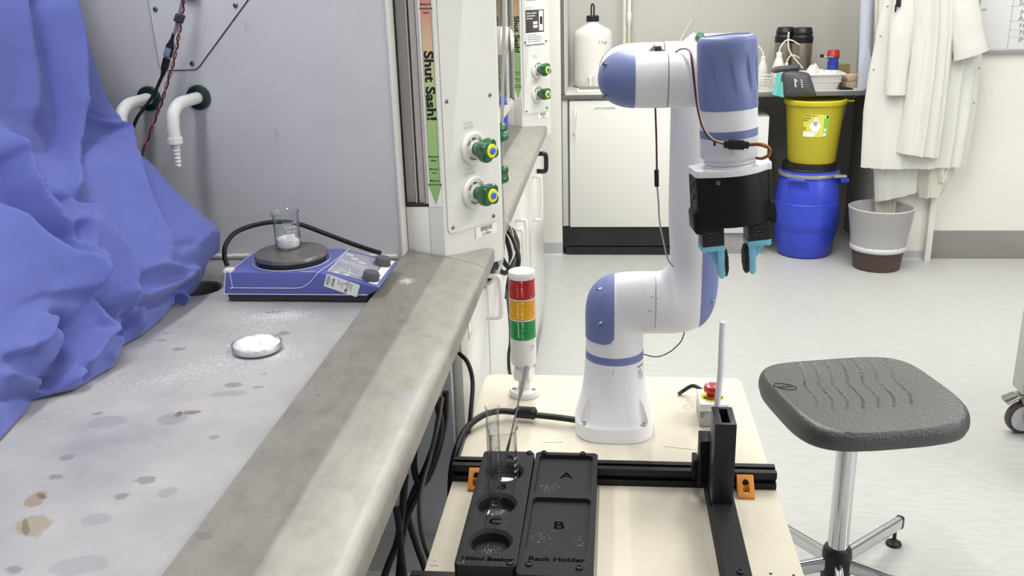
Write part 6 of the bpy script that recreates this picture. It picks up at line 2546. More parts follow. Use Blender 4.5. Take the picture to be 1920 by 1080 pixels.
# ---------------------------------------------------------------- glassware in the holder
beaker('beaker', 'tall glass beaker standing in well A of the black holder', HA[0] - 0.0005, HA[1], HT - 0.0178, 0.0218, 0.0935, -2.35, None,
       dict(boxes=[(-0.34, 0.10, 0.012 + 0.011 * k, 0.0127 + 0.011 * k) for k in range(4)] + [(-0.02, 0.02, 0.012, 0.055)], text=[('20', -0.50, 0.0125, 0.006), ('40', -0.50, 0.0235, 0.006), ('60', -0.50, 0.0345, 0.006), ('80', -0.50, 0.046, 0.006)]))
b = newbm()
M = Matrix.Translation((HA[0] + 0.002, HA[1] - 0.003, HT - 0.0178 + 0.0023)) @ Matrix.Rotation(0.4, 4, 'Z')
prism(b, [(-0.013, -0.010), (0.006, -0.014), (0.014, 0.002), (-0.006, 0.013)], 0, 0.0018, M, 0.0004)
tag(obj('powder_flake', b, M_['powder']), 'white flake of powder on the bottom of the tall beaker', 'powder')

cx, cy, cz = HB2[0] - 0.001, HB2[1], HT - 0.0178
t = thing('measuring_cylinder', 'slender glass measuring cylinder with round foot standing in well B', 'measuring cylinder', (cx, cy, cz))
b = newbm()
R_ = 0.0095
n = 56
H_ = 0.1735


def sp_(a, zz):
    d = (a + PI / 2 + PI) % (2 * PI) - PI
    k = max(0.0, (zz - (H_ - 0.008)) / 0.008)
    return 1 + 0.28 * k * math.exp(-(d / 0.3) ** 2)


pr = [(0.0225, 0.0003), (0.0245, 0.0012), (0.0245, 0.0032), (0.019, 0.0060), (0.0125, 0.0085), (R_ + 0.0006, 0.0125), (R_, 0.017), (R_, H_ - 0.008), (R_ + 0.0004, H_ - 0.003), (R_ + 0.0015, H_), (R_ + 0.0007, H_ + 0.0004)]
pr += [(R_ - 0.0008, H_ - 0.003), (R_ - 0.0014, H_ - 0.008), (R_ - 0.0014, 0.018), (0.0065, 0.0152), (0.0005, 0.0146)]
lathe(b, pr, Matrix.Translation((cx, cy, cz)), n, rad=sp_)
g_ = obj('glass', b, M_['glass'], t, 60)
b = newbm()
for k in range(22):
    z = cz + 0.030 + 0.0055 * k
    a0, a1 = -0.75, (-0.35 if k % 5 else -0.05)
    P = [V((cx + (R_ + 0.0002) * math.cos(a0 + (a1 - a0) * i / 5), cy + (R_ + 0.0002) * math.sin(a0 + (a1 - a0) * i / 5), z)) for i in range(6)]
    tube(b, P, 0.00025, 4, 0)
for k, s in enumerate(('5', '10', '15', '20', '25')):
    tb = text_bm(s, 0.0046, Matrix.Identity(4), depth=0.0001)
    for v_ in tb.verts:
        a = -1.0 + v_.co.x / R_
        v_.co = V((cx + (R_ + 0.0002) * math.cos(a), cy + (R_ + 0.0002) * math.sin(a), cz + 0.030 + 0.0275 * k + v_.co.y))
    merge(b, tb)
obj('graduation', b, M_['grey_ink'], g_)

# spatula in the tall beaker
p0 = V((HA[0] - 0.006, HA[1] - 0.010, HT - 0.0178 + 0.004))
p1 = at_y(988, 686, HA[1] + 0.025)
ax = (p1 - p0)
Ls = ax.length
ax.normalize()
side = V((1, 0, 0)) - ax * ax.x
side.normalize()
side = Matrix.Rotation(0.5, 3, ax) @ side
Mq = Matrix(((side.x, side.cross(ax).x * -1, ax.x, p0.x), (side.y, side.cross(ax).y * -1, ax.y, p0.y), (side.z, side.cross(ax).z * -1, ax.z, p0.z), (0, 0, 0, 1)))
b = newbm()
rg = []
for (w, d, k) in ((0.001, 0.0008, 0.0), (0.0034, 0.001, 0.03), (0.0044, 0.001, 0.14), (0.0062, 0.0011, 0.24), (0.0046, 0.0014, 0.33), (0.0024, 0.0022, 0.40), (0.0024, 0.0022, 0.62), (0.0024, 0.0022, 0.72), (0.0055, 0.0012, 0.745), (0.0066, 0.001, 0.77), (0.0072, 0.001, 0.985), (0.0050, 0.0008, 1.0)):
    rg.append([Mq @ V((q[0], q[1], k * Ls)) for q in rrect(w, d, min(w, d) * 0.3, 3)])
loft(b, rg)
sp = tag(obj('spatula', b, mat('spatula_steel', '#c3c2bf', 0.25, metal=0.95)), 'thin steel spatula leaning in the tall glass beaker', 'spatula')

# ---------------------------------------------------------------- signal tower
TX, TY = -0.1655, 1.693
t = thing('signal_tower', 'red, yellow and green signal tower lamp on the table corner', 'signal lamp', (TX, TY, TZ))
T = lambda z: Matrix.Translation((TX, TY, z))
WH = mat('tower_white', '#e2e1dd', 0.35)
b = newbm()
lathe(b, [(0.0295, 0), (0.0300, 0.001), (0.0300, 0.010), (0.0290, 0.0125), (0.015, 0.0135)], T(TZ + 0.0004), 56)
lathe(b, [(0.0125, 0.012), (0.0118, 0.022), (0.0118, 0.034)], T(TZ), 32)
bs_ = obj('mounting_base', b, WH, t)
for (dx, dy) in ((0.019, -0.006), (-0.019, -0.004)):
    b = newbm()
    lathe(b, [(0.0048, 0.0131), (0.0048, 0.0138), (0.0026, 0.0138)], Matrix.Translation((TX + dx, TY + dy, TZ)), 16)
    obj('screw', b, M_['screw'], bs_)
b = newbm()
lathe(b, [(0.001, -0.017), (0.015, -0.017), (0.0172, -0.015), (0.0172, 0.015), (0.015, 0.017), (0.001, 0.017)], axis_m((TX, TY, TZ + 0.046), (1, -0.25, 0)), 40)
box(b, (TX - 0.012, TY - 0.012, TZ + 0.046), (TX + 0.012, TY + 0.012, TZ + 0.068), 0.004)
obj('hinge', b, WH, t)
z0 = TZ + 0.066
b = newbm()
lathe(b, [(0.012, 0), (0.0225, 0.001), (0.0245, 0.005), (0.0250, 0.010), (0.0250, 0.0575)], T(z0), 56)
bdy = obj('body', b, WH, t)
z = z0 + 0.0578
lenses = [('lens', '#1e8f45', 'green'), ('lens', '#e0a613', 'yellow'), ('lens', '#b21d1b', 'red')]
for k, (nm, hx, cn) in enumerate(lenses):
    b = newbm()
    pr = [(0.0225, 0.0), (0.0256, 0.0008), (0.0256, 0.003)]
    nr_ = 11
    hh = 0.0375
    for q in range(nr_):
        za = 0.004 + (hh - 0.006) * q / nr_
        dz = (hh - 0.006) / nr_
        pr += [(0.0242, za), (0.0252, za + dz * 0.35), (0.0252, za + dz * 0.65), (0.0242, za + dz * 0.95)]
    pr += [(0.0250, hh - 0.0015), (0.0225, hh)]
    lathe(b, pr, T(z), 56)
    lm = mat('lens_' + cn, hx, 0.15, coat=0.6, spec=0.6)
    o = obj('lens', b, lm, t, 25)
    o['label'] = cn + ' ribbed lens'
    z += hh
    b = newbm()
    if k < 2:
        lathe(b, [(0.0225, 0), (0.0250, 0.0004), (0.0252, 0.0032), (0.0225, 0.0036)], T(z), 48)
        obj('spacer_ring', b, WH, t)
        z += 0.0036
b = newbm()
lathe(b, [(0.0252, 0), (0.0255, 0.001), (0.0255, 0.0105), (0.0245, 0.0135), (0.0215, 0.0150), (0.0005, 0.0155)], T(z), 56)
cp = obj('cap', b, WH, t)
b = newbm()
P = [V((TX + 0.008 * math.cos(a), TY + 0.008 * math.sin(a), z + 0.0154)) for a in [2 * PI * q / 24 for q in range(24)]]
tube(b, P, 0.0004, 4, 0, True)
obj('moulded_ring', b, M_['faint_ink'], cp)
b = newbm()
m_ = 10
for (u0, u1, za, zb_, off) in ((-0.95, -0.15, 0.030, 0.0475, 0.0003),):
    g2 = [[b.verts.new((TX + (0.0250 + off) * math.cos(u0 + (u1 - u0) * i / m_), TY + (0.0250 + off) * math.sin(u0 + (u1 - u0) * i / m_), z0 + zz)) for i in range(m_ + 1)] for zz in (za, zb_)]
    for i in range(m_):
        b.faces.new((g2[0][i], g2[0][i + 1], g2[1][i + 1], g2[1][i]))
lb_ = obj('rating_label', b, M_['label'], bdy)
b = newbm()
for (s, zz, sz) in (('MODEL', 0.0445, 0.0034), ('LTA-505', 0.041, 0.003), ('24V DC', 0.0375, 0.003), ('IP 53', 0.034, 0.003)):
    tb = text_bm(s, sz, Matrix.Identity(4), depth=0.0001, align='LEFT')
    for v_ in tb.verts:
        a = -0.90 + v_.co.x / 0.025
        v_.co = V((TX + 0.0255 * math.cos(a), TY + 0.0255 * math.sin(a), z0 + zz + v_.co.y))
    merge(b, tb)
obj('label_print', b, M_['ink'], lb_)

# ---------------------------------------------------------------- emergency stop
ex, ey = 0.1905, 1.598
t = thing('emergency_stop', 'red mushroom emergency stop button on a small grey box', 'emergency stop', (ex, ey, TZ))
b = newbm()
box(b, (ex - 0.0255, ey - 0.034, TZ + 0.0003), (ex + 0.0255, ey + 0.034, TZ + 0.030), 0.003)
obj('box', b, mat('box_grey', '#a9a9ab', 0.45), t)
b = newbm()
box(b, (ex - 0.0262, ey - 0.0347, TZ + 0.0302), (ex + 0.0262, ey + 0.0347, TZ + 0.046), 0.003)
lid_ = obj('cover', b, mat('box_white', '#d9d8d3', 0.4), t)
for (dx, dy) in ((-0.021, -0.03), (0.021, -0.03), (-0.021, 0.03), (0.021, 0.03)):
    b = newbm()
    lathe(b, [(0.0042, 0.0), (0.0042, 0.001), (0.002, 0.0012)], axis_m((ex + dx, ey + (-0.0345 if dy < 0 else 0.0345), TZ + 0.024), (0, -1 if dy < 0 else 1, 0)), 14)
    obj('screw', b, M_['screw'], t)
b = newbm()
lathe(b, [(0.0215, 0), (0.0215, 0.001), (0.010, 0.0012)], Matrix.Translation((ex, ey, TZ + 0.046)), 40)
yp = obj('yellow_disc', b, mat('estop_yellow', '#e4d22c', 0.45), t)
b = newbm()
for i, ch in enumerate('EMERGENCY STOP'):
    a = -PI / 2 - 1.2 + 0.19 * i
    text(b, ch, 0.0055, Matrix.Translation((ex + 0.0172 * math.cos(a), ey + 0.0172 * math.sin(a), TZ + 0.0473)) @ Matrix.Rotation(a + PI / 2, 4, 'Z'), bold=0.0001)
obj('disc_lettering', b, M_['ink'], yp)
b = newbm()
lathe(b, [(0.011, 0.0), (0.011, 0.006), (0.0125, 0.009), (0.0160, 0.0105), (0.0168, 0.0135), (0.0165, 0.018), (0.0145, 0.0215), (0.009, 0.0232), (0.001, 0.0236)], Matrix.Translation((ex, ey, TZ + 0.047)), 40)
mb = obj('button', b, mat('estop_red', '#b02028', 0.25, coat=0.4), t)
b = newbm()
for k in range(3):
    a0 = k * 2 * PI / 3 + 0.4
    P = [V((ex + 0.0100 * math.cos(a0 + q * 0.15), ey + 0.0100 * math.sin(a0 + q * 0.15), TZ + 0.0703)) for q in range(8)]
    tube(b, P, lambda s: 0.0009 if s < 0.8 else 0.0018 * (1.05 - s) * 4, 5, 0)
obj('arrows', b, M_['label'], mb)
b = newbm()
tube(b, [(ex - 0.004, ey + 0.034, TZ + 0.020), (ex - 0.008, ey + 0.06, TZ + 0.026), (ex - 0.026, ey + 0.095, TZ + 0.024), (ex - 0.045, ey + 0.105, TZ + 0.008), (ex - 0.053, ey + 0.100, TZ + 0.0042)], 0.0038, 10)
obj('cable', b, M_['black_rubber'], t)

# ---------------------------------------------------------------- upright slotted magazine and white rod
t = thing('slotted_magazine', 'tall black slotted magazine on its long flat arm at the right of the table', 'magazine', (0.168, 1.26, TZ))
PR = M_['black_print']
b = newbm()
tw_x0, tw_x1, tw_y0, tw_y1, tw_z0, tw_z1 = 0.1528, 0.1832, 1.233, 1.292, 0.7005, 0.8300
box(b, (tw_x0, tw_y0, tw_z0 - 0.01), (tw_x1, tw_y1, tw_z1), 0.0006)
tower = obj('tower', b, mat('magazine_black', '#1d1d24', 0.42, bump=(500, 0.12, (1, 1, 0.03))), t)
c = newbm()
box(c, (0.1628, 1.2395, 0.76), (0.1748, 1.2850, 0.85))
cut(tower, c)
b = newbm()
box(b, (tw_x0, 0.90, 0.6905), (0.1872, 1.30, 0.7005), 0.0006)
box(b, (tw_x0, 1.06, 0.6608), (tw_x0 + 0.006, 1.345, 0.6905), 0.0)
arm = obj('arm', b, M_['black_flat'], t)
b = newbm()
box(b, (0.1395, 1.296, 0.6910), (0.1530, 1.332, 0.770), 0.0006)
rh = obj('rod_socket', b, PR, t)
c = newbm()
box(c, (0.1435, 1.290, 0.700), (0.149, 1.300, 0.752))
cut(rh, c)
b = newbm()
box(b, (0.1535, 1.2925, 0.6910), (0.1760, 1.332, 0.770), 0.0006)
box(b, (0.132, 1.318, 0.691), (0.140, 1.345, 0.725), 0.0006)
obj('rear_block', b, PR, t)
b = newbm()
p = at_z(1388, 1074, 0.7005)
lathe(b, [(0.0050, 0), (0.0050, 0.0012), (0.0042, 0.0030), (0.0025, 0.0038), (0.0021, 0.0022), (0.001, 0.0022)], Matrix.Translation(p), 20)
obj('screw', b, M_['black_plastic'], t)
b = newbm()
pts = [V((0.1650, 1.313, 0.7705)), V((0.1645, 1.313, 0.83)), at_y(1351, 700, 1.315), at_y(1353.5, 640, 1.316), at_y(1355.5, 604, 1.317)]
tube(b, pts, 0.0047, 18, 8)
tag(obj('plastic_rod', b, mat('rod_white', '#e9e8ee', 0.4)), 'slim white plastic rod standing upright behind the slotted magazine', 'rod')

# ---------------------------------------------------------------- robot power lead
t = thing('robot_lead', 'thick black robot power lead with ferrite block on the table', 'cable', (-0.15, 1.57, TZ))
b = newbm()
pts = [(-0.048, 1.548, 0.676), (-0.075, 1.553, 0.677), (-0.105, 1.562, 0.676), (-0.135, 1.568, 0.676), (-0.178, 1.575, 0.678), (-0.205, 1.572, 0.680), (-0.232, 1.55, 0.680), (-0.256, 1.51, 0.672), (-0.270, 1.46, 0.645), (-0.274, 1.43, 0.60), (-0.275, 1.42, 0.50)]
tube(b, pts, 0.0058, 14, 9)
obj('lead', b, M_['black_rubber'], t)
b = newbm()
dv = V((-0.178 + 0.132, 0, 0))
lathe(b, [(0.0065, -0.021), (0.0085, -0.019), (0.0118, -0.017)] + [(0.0118 - 0.0009 * (k % 2), -0.012 + 0.0017 * k) for k in range(14)] + [(0.0118, 0.0135), (0.0118, 0.017), (0.0085, 0.019), (0.0065, 0.021)], axis_m((-0.152, 1.572, 0.6785), (-1, 0.10, 0.02)), 28)
obj('ferrite_block', b, M_['black_plastic'], t)

# ================================================================== robot arm
RX, RY = 0.0105, 1.560
rob = thing('industrial_robot', 'white six axis robot arm with lilac blue joint covers and two finger gripper', 'robot arm', (RX, RY, TZ))
RW, RB = M_['robot_white'], M_['robot_blue']


def elbow(I, e1, e2, w0, w1, r0, r1, rf, n, pre, post, grow=0.0, nphi=40, seg=64, keep=None, sect=2.0, rmid=None):
    """pipe bend: inner corner I, section turns from e1 to e2, squared outer outline of exponent n"""
    e1, e2 = V(e1), V(e2)
    N = e1.cross(e2)
    C = V(I) - (e1 + e2) * rf
    st = []
    for s in ([pre * (1 - k / 10) for k in range(10)] if pre > 0 else []):
        st.append((0.0, -s, 0.0))
    for k in range(nphi + 1):
        st.append((PI / 2 * k / nphi, 0.0, 0.0))
    for s in ([post * (k + 1) / 10 for k in range(10)] if post > 0 else []):
        st.append((PI / 2, 0.0, s))
    rings = []
    for (ph, a_, b_) in st:
        c, s = math.cos(ph), math.sin(ph)
        k = (abs(c) ** n + abs(s) ** n) ** (-1 / n)
        f = ph / (PI / 2)
        f = f * f * (3 - 2 * f)
        w = w0 + (w1 - w0) * f
        r = r0 + (r1 - r0) * f
        e = e1 * c + e2 * s
        outer = (rf + w) * k
        mid, half = (rf + outer) / 2, (outer - rf) / 2 + grow
        ctr = C + e * mid - e2 * 0 + e2 * a_ * 1.0 - e1 * b_
        row = []
        for q in range(seg):
            t_ = 2 * PI * q / seg
            row.append(ctr + e * half * math.cos(t_) + N * (r + grow) * math.sin(t_))
        rings.append(row)
    b = newbm()
    if keep is None:
        loft(b, rings)
        return b
    vs_ = [[b.verts.new(p) for p in rg] for rg in rings]
    ring_faces(b, vs_, True, False, False)
    bmesh.ops.recalc_face_normals(b, faces=b.faces)
    dead = [f for f in b.faces if not keep(f.calc_center_median())]
    bmesh.ops.delete(b, geom=dead, context='FACES')
    return b


def clip_planes(bm, planes):
    """trim an open sheet to half spaces: keep where (p - co).no < 0"""
    for co, no in planes:
        g_ = bm.verts[:] + bm.edges[:] + bm.faces[:]
        bmesh.ops.bisect_plane(bm, geom=g_, plane_co=V(co), plane_no=V(no), clear_outer=True, dist=1e-7)


def thicken(bm, t_):
    bmesh.ops.recalc_face_normals(bm, faces=bm.faces)
    bmesh.ops.solidify(bm, geom=bm.faces[:], thickness=t_)


# base with four screw pockets
b = newbm()
seg = 72
prof = [(0.0700, 0.0003, 2.9), (0.0708, 0.0012, 2.9), (0.0708, 0.0265, 2.9), (0.0702, 0.0285, 2.9), (0.0690, 0.0300, 2.85), (0.0672, 0.038, 2.75), (0.0640, 0.050, 2.6), (0.0605, 0.064, 2.45), (0.0572, 0.082, 2.25), (0.0548, 0.100, 2.1), (0.0530, 0.120, 2.0), (0.0517, 0.1405, 2.0)]
loft(b, [[V((RX + q[0], RY + q[1], TZ + z)) for q in sell(r, r, n_, seg)] for (r, z, n_) in prof])
base = obj('base', b, RW, rob, 40)
c = newbm()
for (sx, sy) in ((1, -1), (-1, -1), (1, 1), (-1, 1)):
    d = V((sx, sy, 0)).normalized()
    o = V((RX, RY, TZ)) + d * 0.0785
    m_ = Matrix.Translation(o + V((0, 0, 0.055))) @ d.to_track_quat('X', 'Z').to_matrix().to_4x4() @ Matrix.Rotation(-0.10, 4, 'Y')
    t2 = newbm()
    bmesh.ops.create_uvsphere(t2, u_segments=32, v_segments=24, radius=1.0, matrix=m_ @ Matrix.Diagonal((0.0175, 0.0128, 0.046, 1)))
    for v_ in t2.verts:
        v_.co.z = max(v_.co.z, TZ + 0.0285)
    bmesh.ops.remove_doubles(t2, verts=t2.verts, dist=1e-6)
    merge(c, t2)
cut(base, c)
for (sx, sy) in ((1, -1), (-1, -1), (1, 1), (-1, 1)):
    d = V((sx, sy, 0)).normalized()
    b = newbm()
    lathe(b, [(0.0042, 0), (0.0042, 0.005), (0.0022, 0.0052), (0.0020, 0.003), (0.0005, 0.003)], Matrix.Translation(V((RX, RY, TZ + 0.0286)) + d * 0.0745), 16)
    obj('screw', b, M_['steel'], base)
b = newbm()
lathe(b, [(0.0517, 0.1405), (0.0517, 0.1425), (0.0513, 0.1430), (0.0513, 0.1540), (0.0517, 0.1545)], Matrix.Translation((RX, RY, TZ)), 64)
obj('joint_ring', b, RB, rob)
# rating plate print on the base
b = newbm()


def on_base(bm, u, z, r, tb):
    for v_ in tb.verts:
        a = u + v_.co.x / r
        rr_ = 0.0517 + (0.1405 - (z - TZ + v_.co.y)) * 0.072 + 0.0003
        v_.co = V((RX + (rr_ + v_.co.z) * math.cos(a), RY + (rr_ + v_.co.z) * math.sin(a), z + v_.co.y))
    merge(bm, tb)


tb = newbm()
lines(tb, Matrix.Identity(4), 11, 0.0175, 0.0011, 0.0034, 21)
on_base(b, -0.68, TZ + 0.1255, 0.053, tb)
tb = newbm()
lathe(tb, [(0.0020, 0), (0.0020, 0.0003)], Matrix.Translation((0.002, 0, 0)), 14)
on_base(b, -0.68, TZ + 0.132, 0.053, tb)
on_base(b, -0.68, TZ + 0.132, 0.053, text_bm('DOBOT', 0.0045, Matrix.Translation((0.0055, 0, 0)), align='LEFT', depth=0.0001))
on_base(b, -0.62, TZ + 0.0835, 0.053, text_bm('CE', 0.0072, Matrix.Identity(4), align='LEFT', depth=0.0001))
on_base(b, -0.38, TZ + 0.0835, 0.053, text_bm('FC', 0.0060, Matrix.Identity(4), align='LEFT', depth=0.0001))
for (u, z, h) in ((-1.62, TZ + 0.124, 0.010), (-1.62, TZ + 0.1385, 0.0)):
    if h:
        tb = newbm()
        box(tb, (0, 0, 0), (0.0006, h, 0.0002))
        on_base(b, u, z, 0.053, tb)
obj('base_print', b, M_['grey_ink'], base)

# shoulder: column turning to the right
zs = TZ + 0.1545
SI = (0.0612, 0, 0.8465)
SH = dict(I=(0.0612, RY, 0.8465), e1=(-1, 0, 0), e2=(0, 0, 1), w0=0.1014, w1=0.109, r0=0.0510, r1=0.0545, rf=0.004, n=3.6, pre=0.8465 - 0.004 - zs, post=0.0160 - 0.0)
b = elbow(**SH)
sh = obj('shoulder', b, RW, rob, 50)
b = elbow(**SH, grow=0.0009, keep=lambda p: p.x < 0.03 and p.z > 0.82, nphi=80, seg=120)
# rounded lower right corner of the cover
clip_planes(b, [((0.0095, 0, 0), (1, 0, 0)), ((0, 0, 0.8395), (0, 0, -1)), ((0.0005, 0, 0.8395), (0.80, 0, -0.60)), ((-0.006, 0, 0.8395), (0.35, 0, -0.94))])
thicken(b, 0.0016)
cv = obj('shoulder_cover', b, RB, sh, 50)
b = newbm()
for (px, py) in ((1123, 543), (1125, 606)):
    p = at_y(px, py, RY - 0.047)
    lathe(b, [(0.0036, -0.004), (0.0036, 0.0035), (0.0024, 0.004), (0.002, 0.0)], axis_m(p + V((0, 0.0, 0)), (-0.75, -0.66, 0)) @ Matrix.Diagonal((1.2, 0.6, 1, 1)), 16)
obj('cover_screws', b, mat('screw_pale', '#b9c3e0', 0.3, metal=0.6), cv)
# upper arm
UA = dict(I=(0.1010, RY, 0.9595), e1=(0, 0, -1), e2=(1, 0, 0), w0=0.1130, w1=0.0815, r0=0.0545, r1=0.0430, rf=0.020, n=3.4, pre=0.0, post=0.0)


def upper(grow=0.0, keep=None):
    e1, e2, N = V((0, 0, -1)), V((1, 0, 0)), V((0, -1, 0))
    st = []
    # bend
    I = V((0.1040, RY, 0.9555))
    rf = 0.024
    Cc = I + V((-rf, 0, rf))
    rings = []
    x0 = 0.0780
    for k in range(5):
        x = x0 + (Cc.x - x0) * k / 5
        rings.append((V((x, RY, 0.901)), V((0, 0, -1)), 0.0545, 0.0545))
    nphi = 40
    for k in range(nphi + 1):
        ph = PI / 2 * k / nphi
        c, s = math.cos(ph), math.sin(ph)
        n = 3.6
        # outline runs from 0.109 below the inner corner to 0.083 beside it
        ax_, az_ = (0.1868 - Cc.x), (Cc.z - 0.8465)
        kk = (abs(s / ax_) ** n + abs(c / az_) ** n) ** (-1 / n)
        e = (V((s, 0, -c)))
        # inner arc
        fi = rf
        mid, half = (fi + kk) / 2, (kk - fi) / 2
        f = ph / (PI / 2)
        r = 0.0545 + (0.0425 - 0.0545) * f * f * (3 - 2 * f)
        rings.append((Cc + e * mid, e, half, r))
    zt = 1.262
    nz = 22
    for k in range(1, nz + 1):
        f = k / nz
        z = Cc.z + (zt - Cc.z) * f
        g = min(1, f * 3)
        g = g * g * (3 - 2 * g)
        xl = 0.1040 - 0.0045 * g - 0.001 * f
        xr = 0.1868 - 0.0075 * g - 0.002 * f
        rings.append((V(((xl + xr) / 2, RY, z)), V((1, 0, 0)), (xr - xl) / 2, 0.0425 - 0.0025 * f))
    # top bend to the left: J3 axis at z 1.301
    I2 = V((xl, RY, zt))
    ax_, az_ = (xr - xl), 0.080
    for k in range(1, nphi + 1):
        ph = PI / 2 * k / nphi
        c, s = math.cos(ph), math.sin(ph)
        n = 3.0
        kk = (abs(c / ax_) ** n + abs(s / az_) ** n) ** (-1 / n)
        e = V((c, 0, s))
        rings.append((I2 + e * (kk / 2 + 0.0005), e, kk / 2, 0.040))
    rings.append((V((0.0865, RY, zt + 0.0405)), V((0, 0, 1)), 0.040, 0.040))
    seg = 96 if keep else 64
    rows_ = []
    for (ctr, e, half, r) in rings:
        rows_.append([ctr + e * (half + grow) * math.cos(2 * PI * q / seg) + V((0, 1, 0)) * (r + grow) * math.sin(2 * PI * q / seg) for q in range(seg)])
    bb = newbm()
    vs_ = [[bb.verts.new(p) for p in rg] for rg in rows_]
    ring_faces(bb, vs_, True, keep is None, keep is None)
    return bb


ua = obj('upper_arm', upper(), RW, rob, 50)
b = upper(0.0009, True)
clip_planes(b, [((0.1560, 0, 0), (-1, 0, 0)), ((0, 0, 1.255), (0, 0, 1))])
thicken(b, 0.0014)
uc = obj('arm_cover', b, RB, ua, 50)
b = newbm()
p = at_y(1337, 565, RY - 0.03)
lathe(b, [(0.0032, -0.004), (0.0032, 0.0035), (0.0022, 0.004), (0.002, 0.0)], axis_m(p, (0.8, -0.6, 0)), 16)
obj('cover_screw', b, mat('screw_pale', '#b9c3e0', 0.3, metal=0.6), uc)
b = newbm()
lathe(b, [(0.0538, 0), (0.0538, 0.0016)], axis_m((0.0768, RY, 0.901), (1, 0, 0)), 64)
obj('joint_seam', b, M_['grey_edge'], rob)
b = newbm()
for (px, py, w, h) in ((1222, 557, 0.007, 0.0006), (1219, 583, 0.007, 0.0006), (1232, 560, 0.006, 0.0004)):
    p = at_y(px, py, RY - 0.0546)
    box(b, p - V((w / 2, 0.0004, h / 2)), p + V((w / 2, 0.001, h / 2)))
obj('alignment_marks', b, M_['grey_ink'], sh)

# elbow: from the arm top leftwards, then towards the viewer, then to the right
ZJ = 1.3015
EL = dict(I=(0.0610, RY - 0.040, ZJ), e1=(0, 1, 0), e2=(-1, 0, 0), w0=0.080, w1=0.0785, r0=0.040, r1=0.0392, rf=0.004, n=2.6, pre=0.0195, post=0.052)
el = obj('elbow', elbow(**EL), RW, rob, 50)
b = elbow(**EL, grow=0.0008, keep=lambda p: True, nphi=60, seg=96)
clip_planes(b, [((0.0155, 0, 0), (1, 0, 0)), ((0, RY - 0.030, 0), (0, -1, 0))])
thicken(b, 0.0014)
ec_ = obj('elbow_cover', b, RB, el, 50)
YW = 1.370
FA = dict(I=(0.0610, YW + 0.0395, ZJ), e1=(-1, 0, 0), e2=(0, -1, 0), w0=0.0785, w1=0.079, r0=0.0392, r1=0.0395, rf=0.004, n=2.5, pre=1.4645 - (YW + 0.0395), post=0.0150)
fa = obj('forearm', elbow(**FA), RW, rob, 50)
b = elbow(**FA, grow=0.0009, keep=lambda p: True, nphi=60, seg=96)
clip_planes(b, [((0.0350, 0, 0), (1, 0, 0)), ((0, YW + 0.030, 0), (0, 1, 0))])
thicken(b, 0.0016)
fc_ = obj('forearm_cover', b, RB, fa, 50)
b = newbm()
for sg in (1, -1):
    lathe(b, [(0.0028, -0.004), (0.0028, 0.0006), (0.0018, 0.0007), (0.0015, 0.0002), (0.001, 0.0002)], axis_m((0.0222 - 0.0402 * 0.80, YW + 0.003, ZJ + sg * 0.0402 * 0.60), (-0.8, -0.1, 0.6 * sg)), 14)
obj('cover_screws', b, M_['screw'], fc_)
b = newbm()
lathe(b, [(0.0388, 0), (0.0388, 0.0014)], axis_m((0.0798, YW, ZJ), (1, 0, 0)), 56)
obj('joint_seam', b, M_['grey_edge'], rob)
b = newbm()
cyl(b, (0.0812, YW, ZJ), (0.150, YW, ZJ), 0.0392, 0.0385, 64, 0.0008)
wl = obj('wrist_link', b, RW, rob, 50)

# last joints: a slightly tilted upright cylinder
W0 = V((0.1602, 1.330, 1.3055))
WS = Matrix.Scale(0.971, 4)
WR = Matrix.Translation(W0) @ WS @ Matrix.Rotation(-math.radians(3.8), 4, 'Y') @ Matrix.Rotation(math.radians(8), 4, 'Z')
b = newbm()
lathe(b, [(0.0300, -0.034), (0.0407, -0.036), (0.0407, -0.069), (0.0402, -0.0695)], WR, 64)
wb = obj('wrist_body', b, RW, rob)


def ribs(a, z):
    """vertical flutes pressed into the room side of the cap"""
    k = 1.0
    f = max(0.0, math.cos((a + PI / 2) * 0.9)) ** 0.5 if abs((a + PI / 2 + PI) % (2 * PI) - PI) < 1.3 else 0
    zz = (z - 0.008) / 0.030
    env = max(0.0, 1 - zz * zz)
    ph = ((a + PI / 2) * 10 / (2 * PI) + z * 6 + 6) % 1.0
    ph = ph / 0.9 if ph < 0.9 else (1 - ph) / 0.1
    s = 1 - 2 * ph
    return 1 - 0.085 * f * env * (0.5 - 0.5 * s)


b = newbm()
pr = [(0.0409, -0.0405), (0.0417, -0.0400)] + [(0.0417, -0.038 + 0.0045 * k) for k in range(19)] + [(0.0414, 0.0490), (0.0405, 0.0535), (0.0385, 0.0570), (0.0355, 0.0590), (0.0325, 0.0595), (0.0322, 0.0582), (0.030, 0.0578), (0.001, 0.0578)]
lathe(b, pr, WR, 220, rad=lambda a, z: ribs(a, z) if z < 0.048 else 1.0)
wcap = obj('wrist_cover', b, RB, rob, 60)
b = newbm()
lathe(b, [(0.0400, -0.0698), (0.0411, -0.0702), (0.0411, -0.0795), (0.0400, -0.080)], WR, 64)
obj('joint_ring', b, RB, rob)
b = newbm()
lathe(b, [(0.0402, -0.0800), (0.0410, -0.0806), (0.0410, -0.1090), (0.0385, -0.1120), (0.0370, -0.1125), (0.0370, -0.118), (0.034, -0.1195), (0.034, -0.1305)], WR, 64)
tf = obj('tool_joint', b, mat('robot_grey_white', '#d3d3da', 0.4), rob)
b = newbm()
lathe(b, [(0.0085, 0.0), (0.0085, 0.001), (0.007, 0.0016), (0.001, 0.0016)], WR @ axis_m((0.003, -0.0405, -0.0945), (0, -1, 0)), 24)
obj('tool_button', b, mat('button_pale', '#e6e6ea', 0.3), tf)
b = newbm()
box(b, (-0.0012, -0.0425, -0.0875), (0.0012, -0.040, -0.0815), M=WR @ Matrix.Rotation(-0.75, 4, 'Z'))
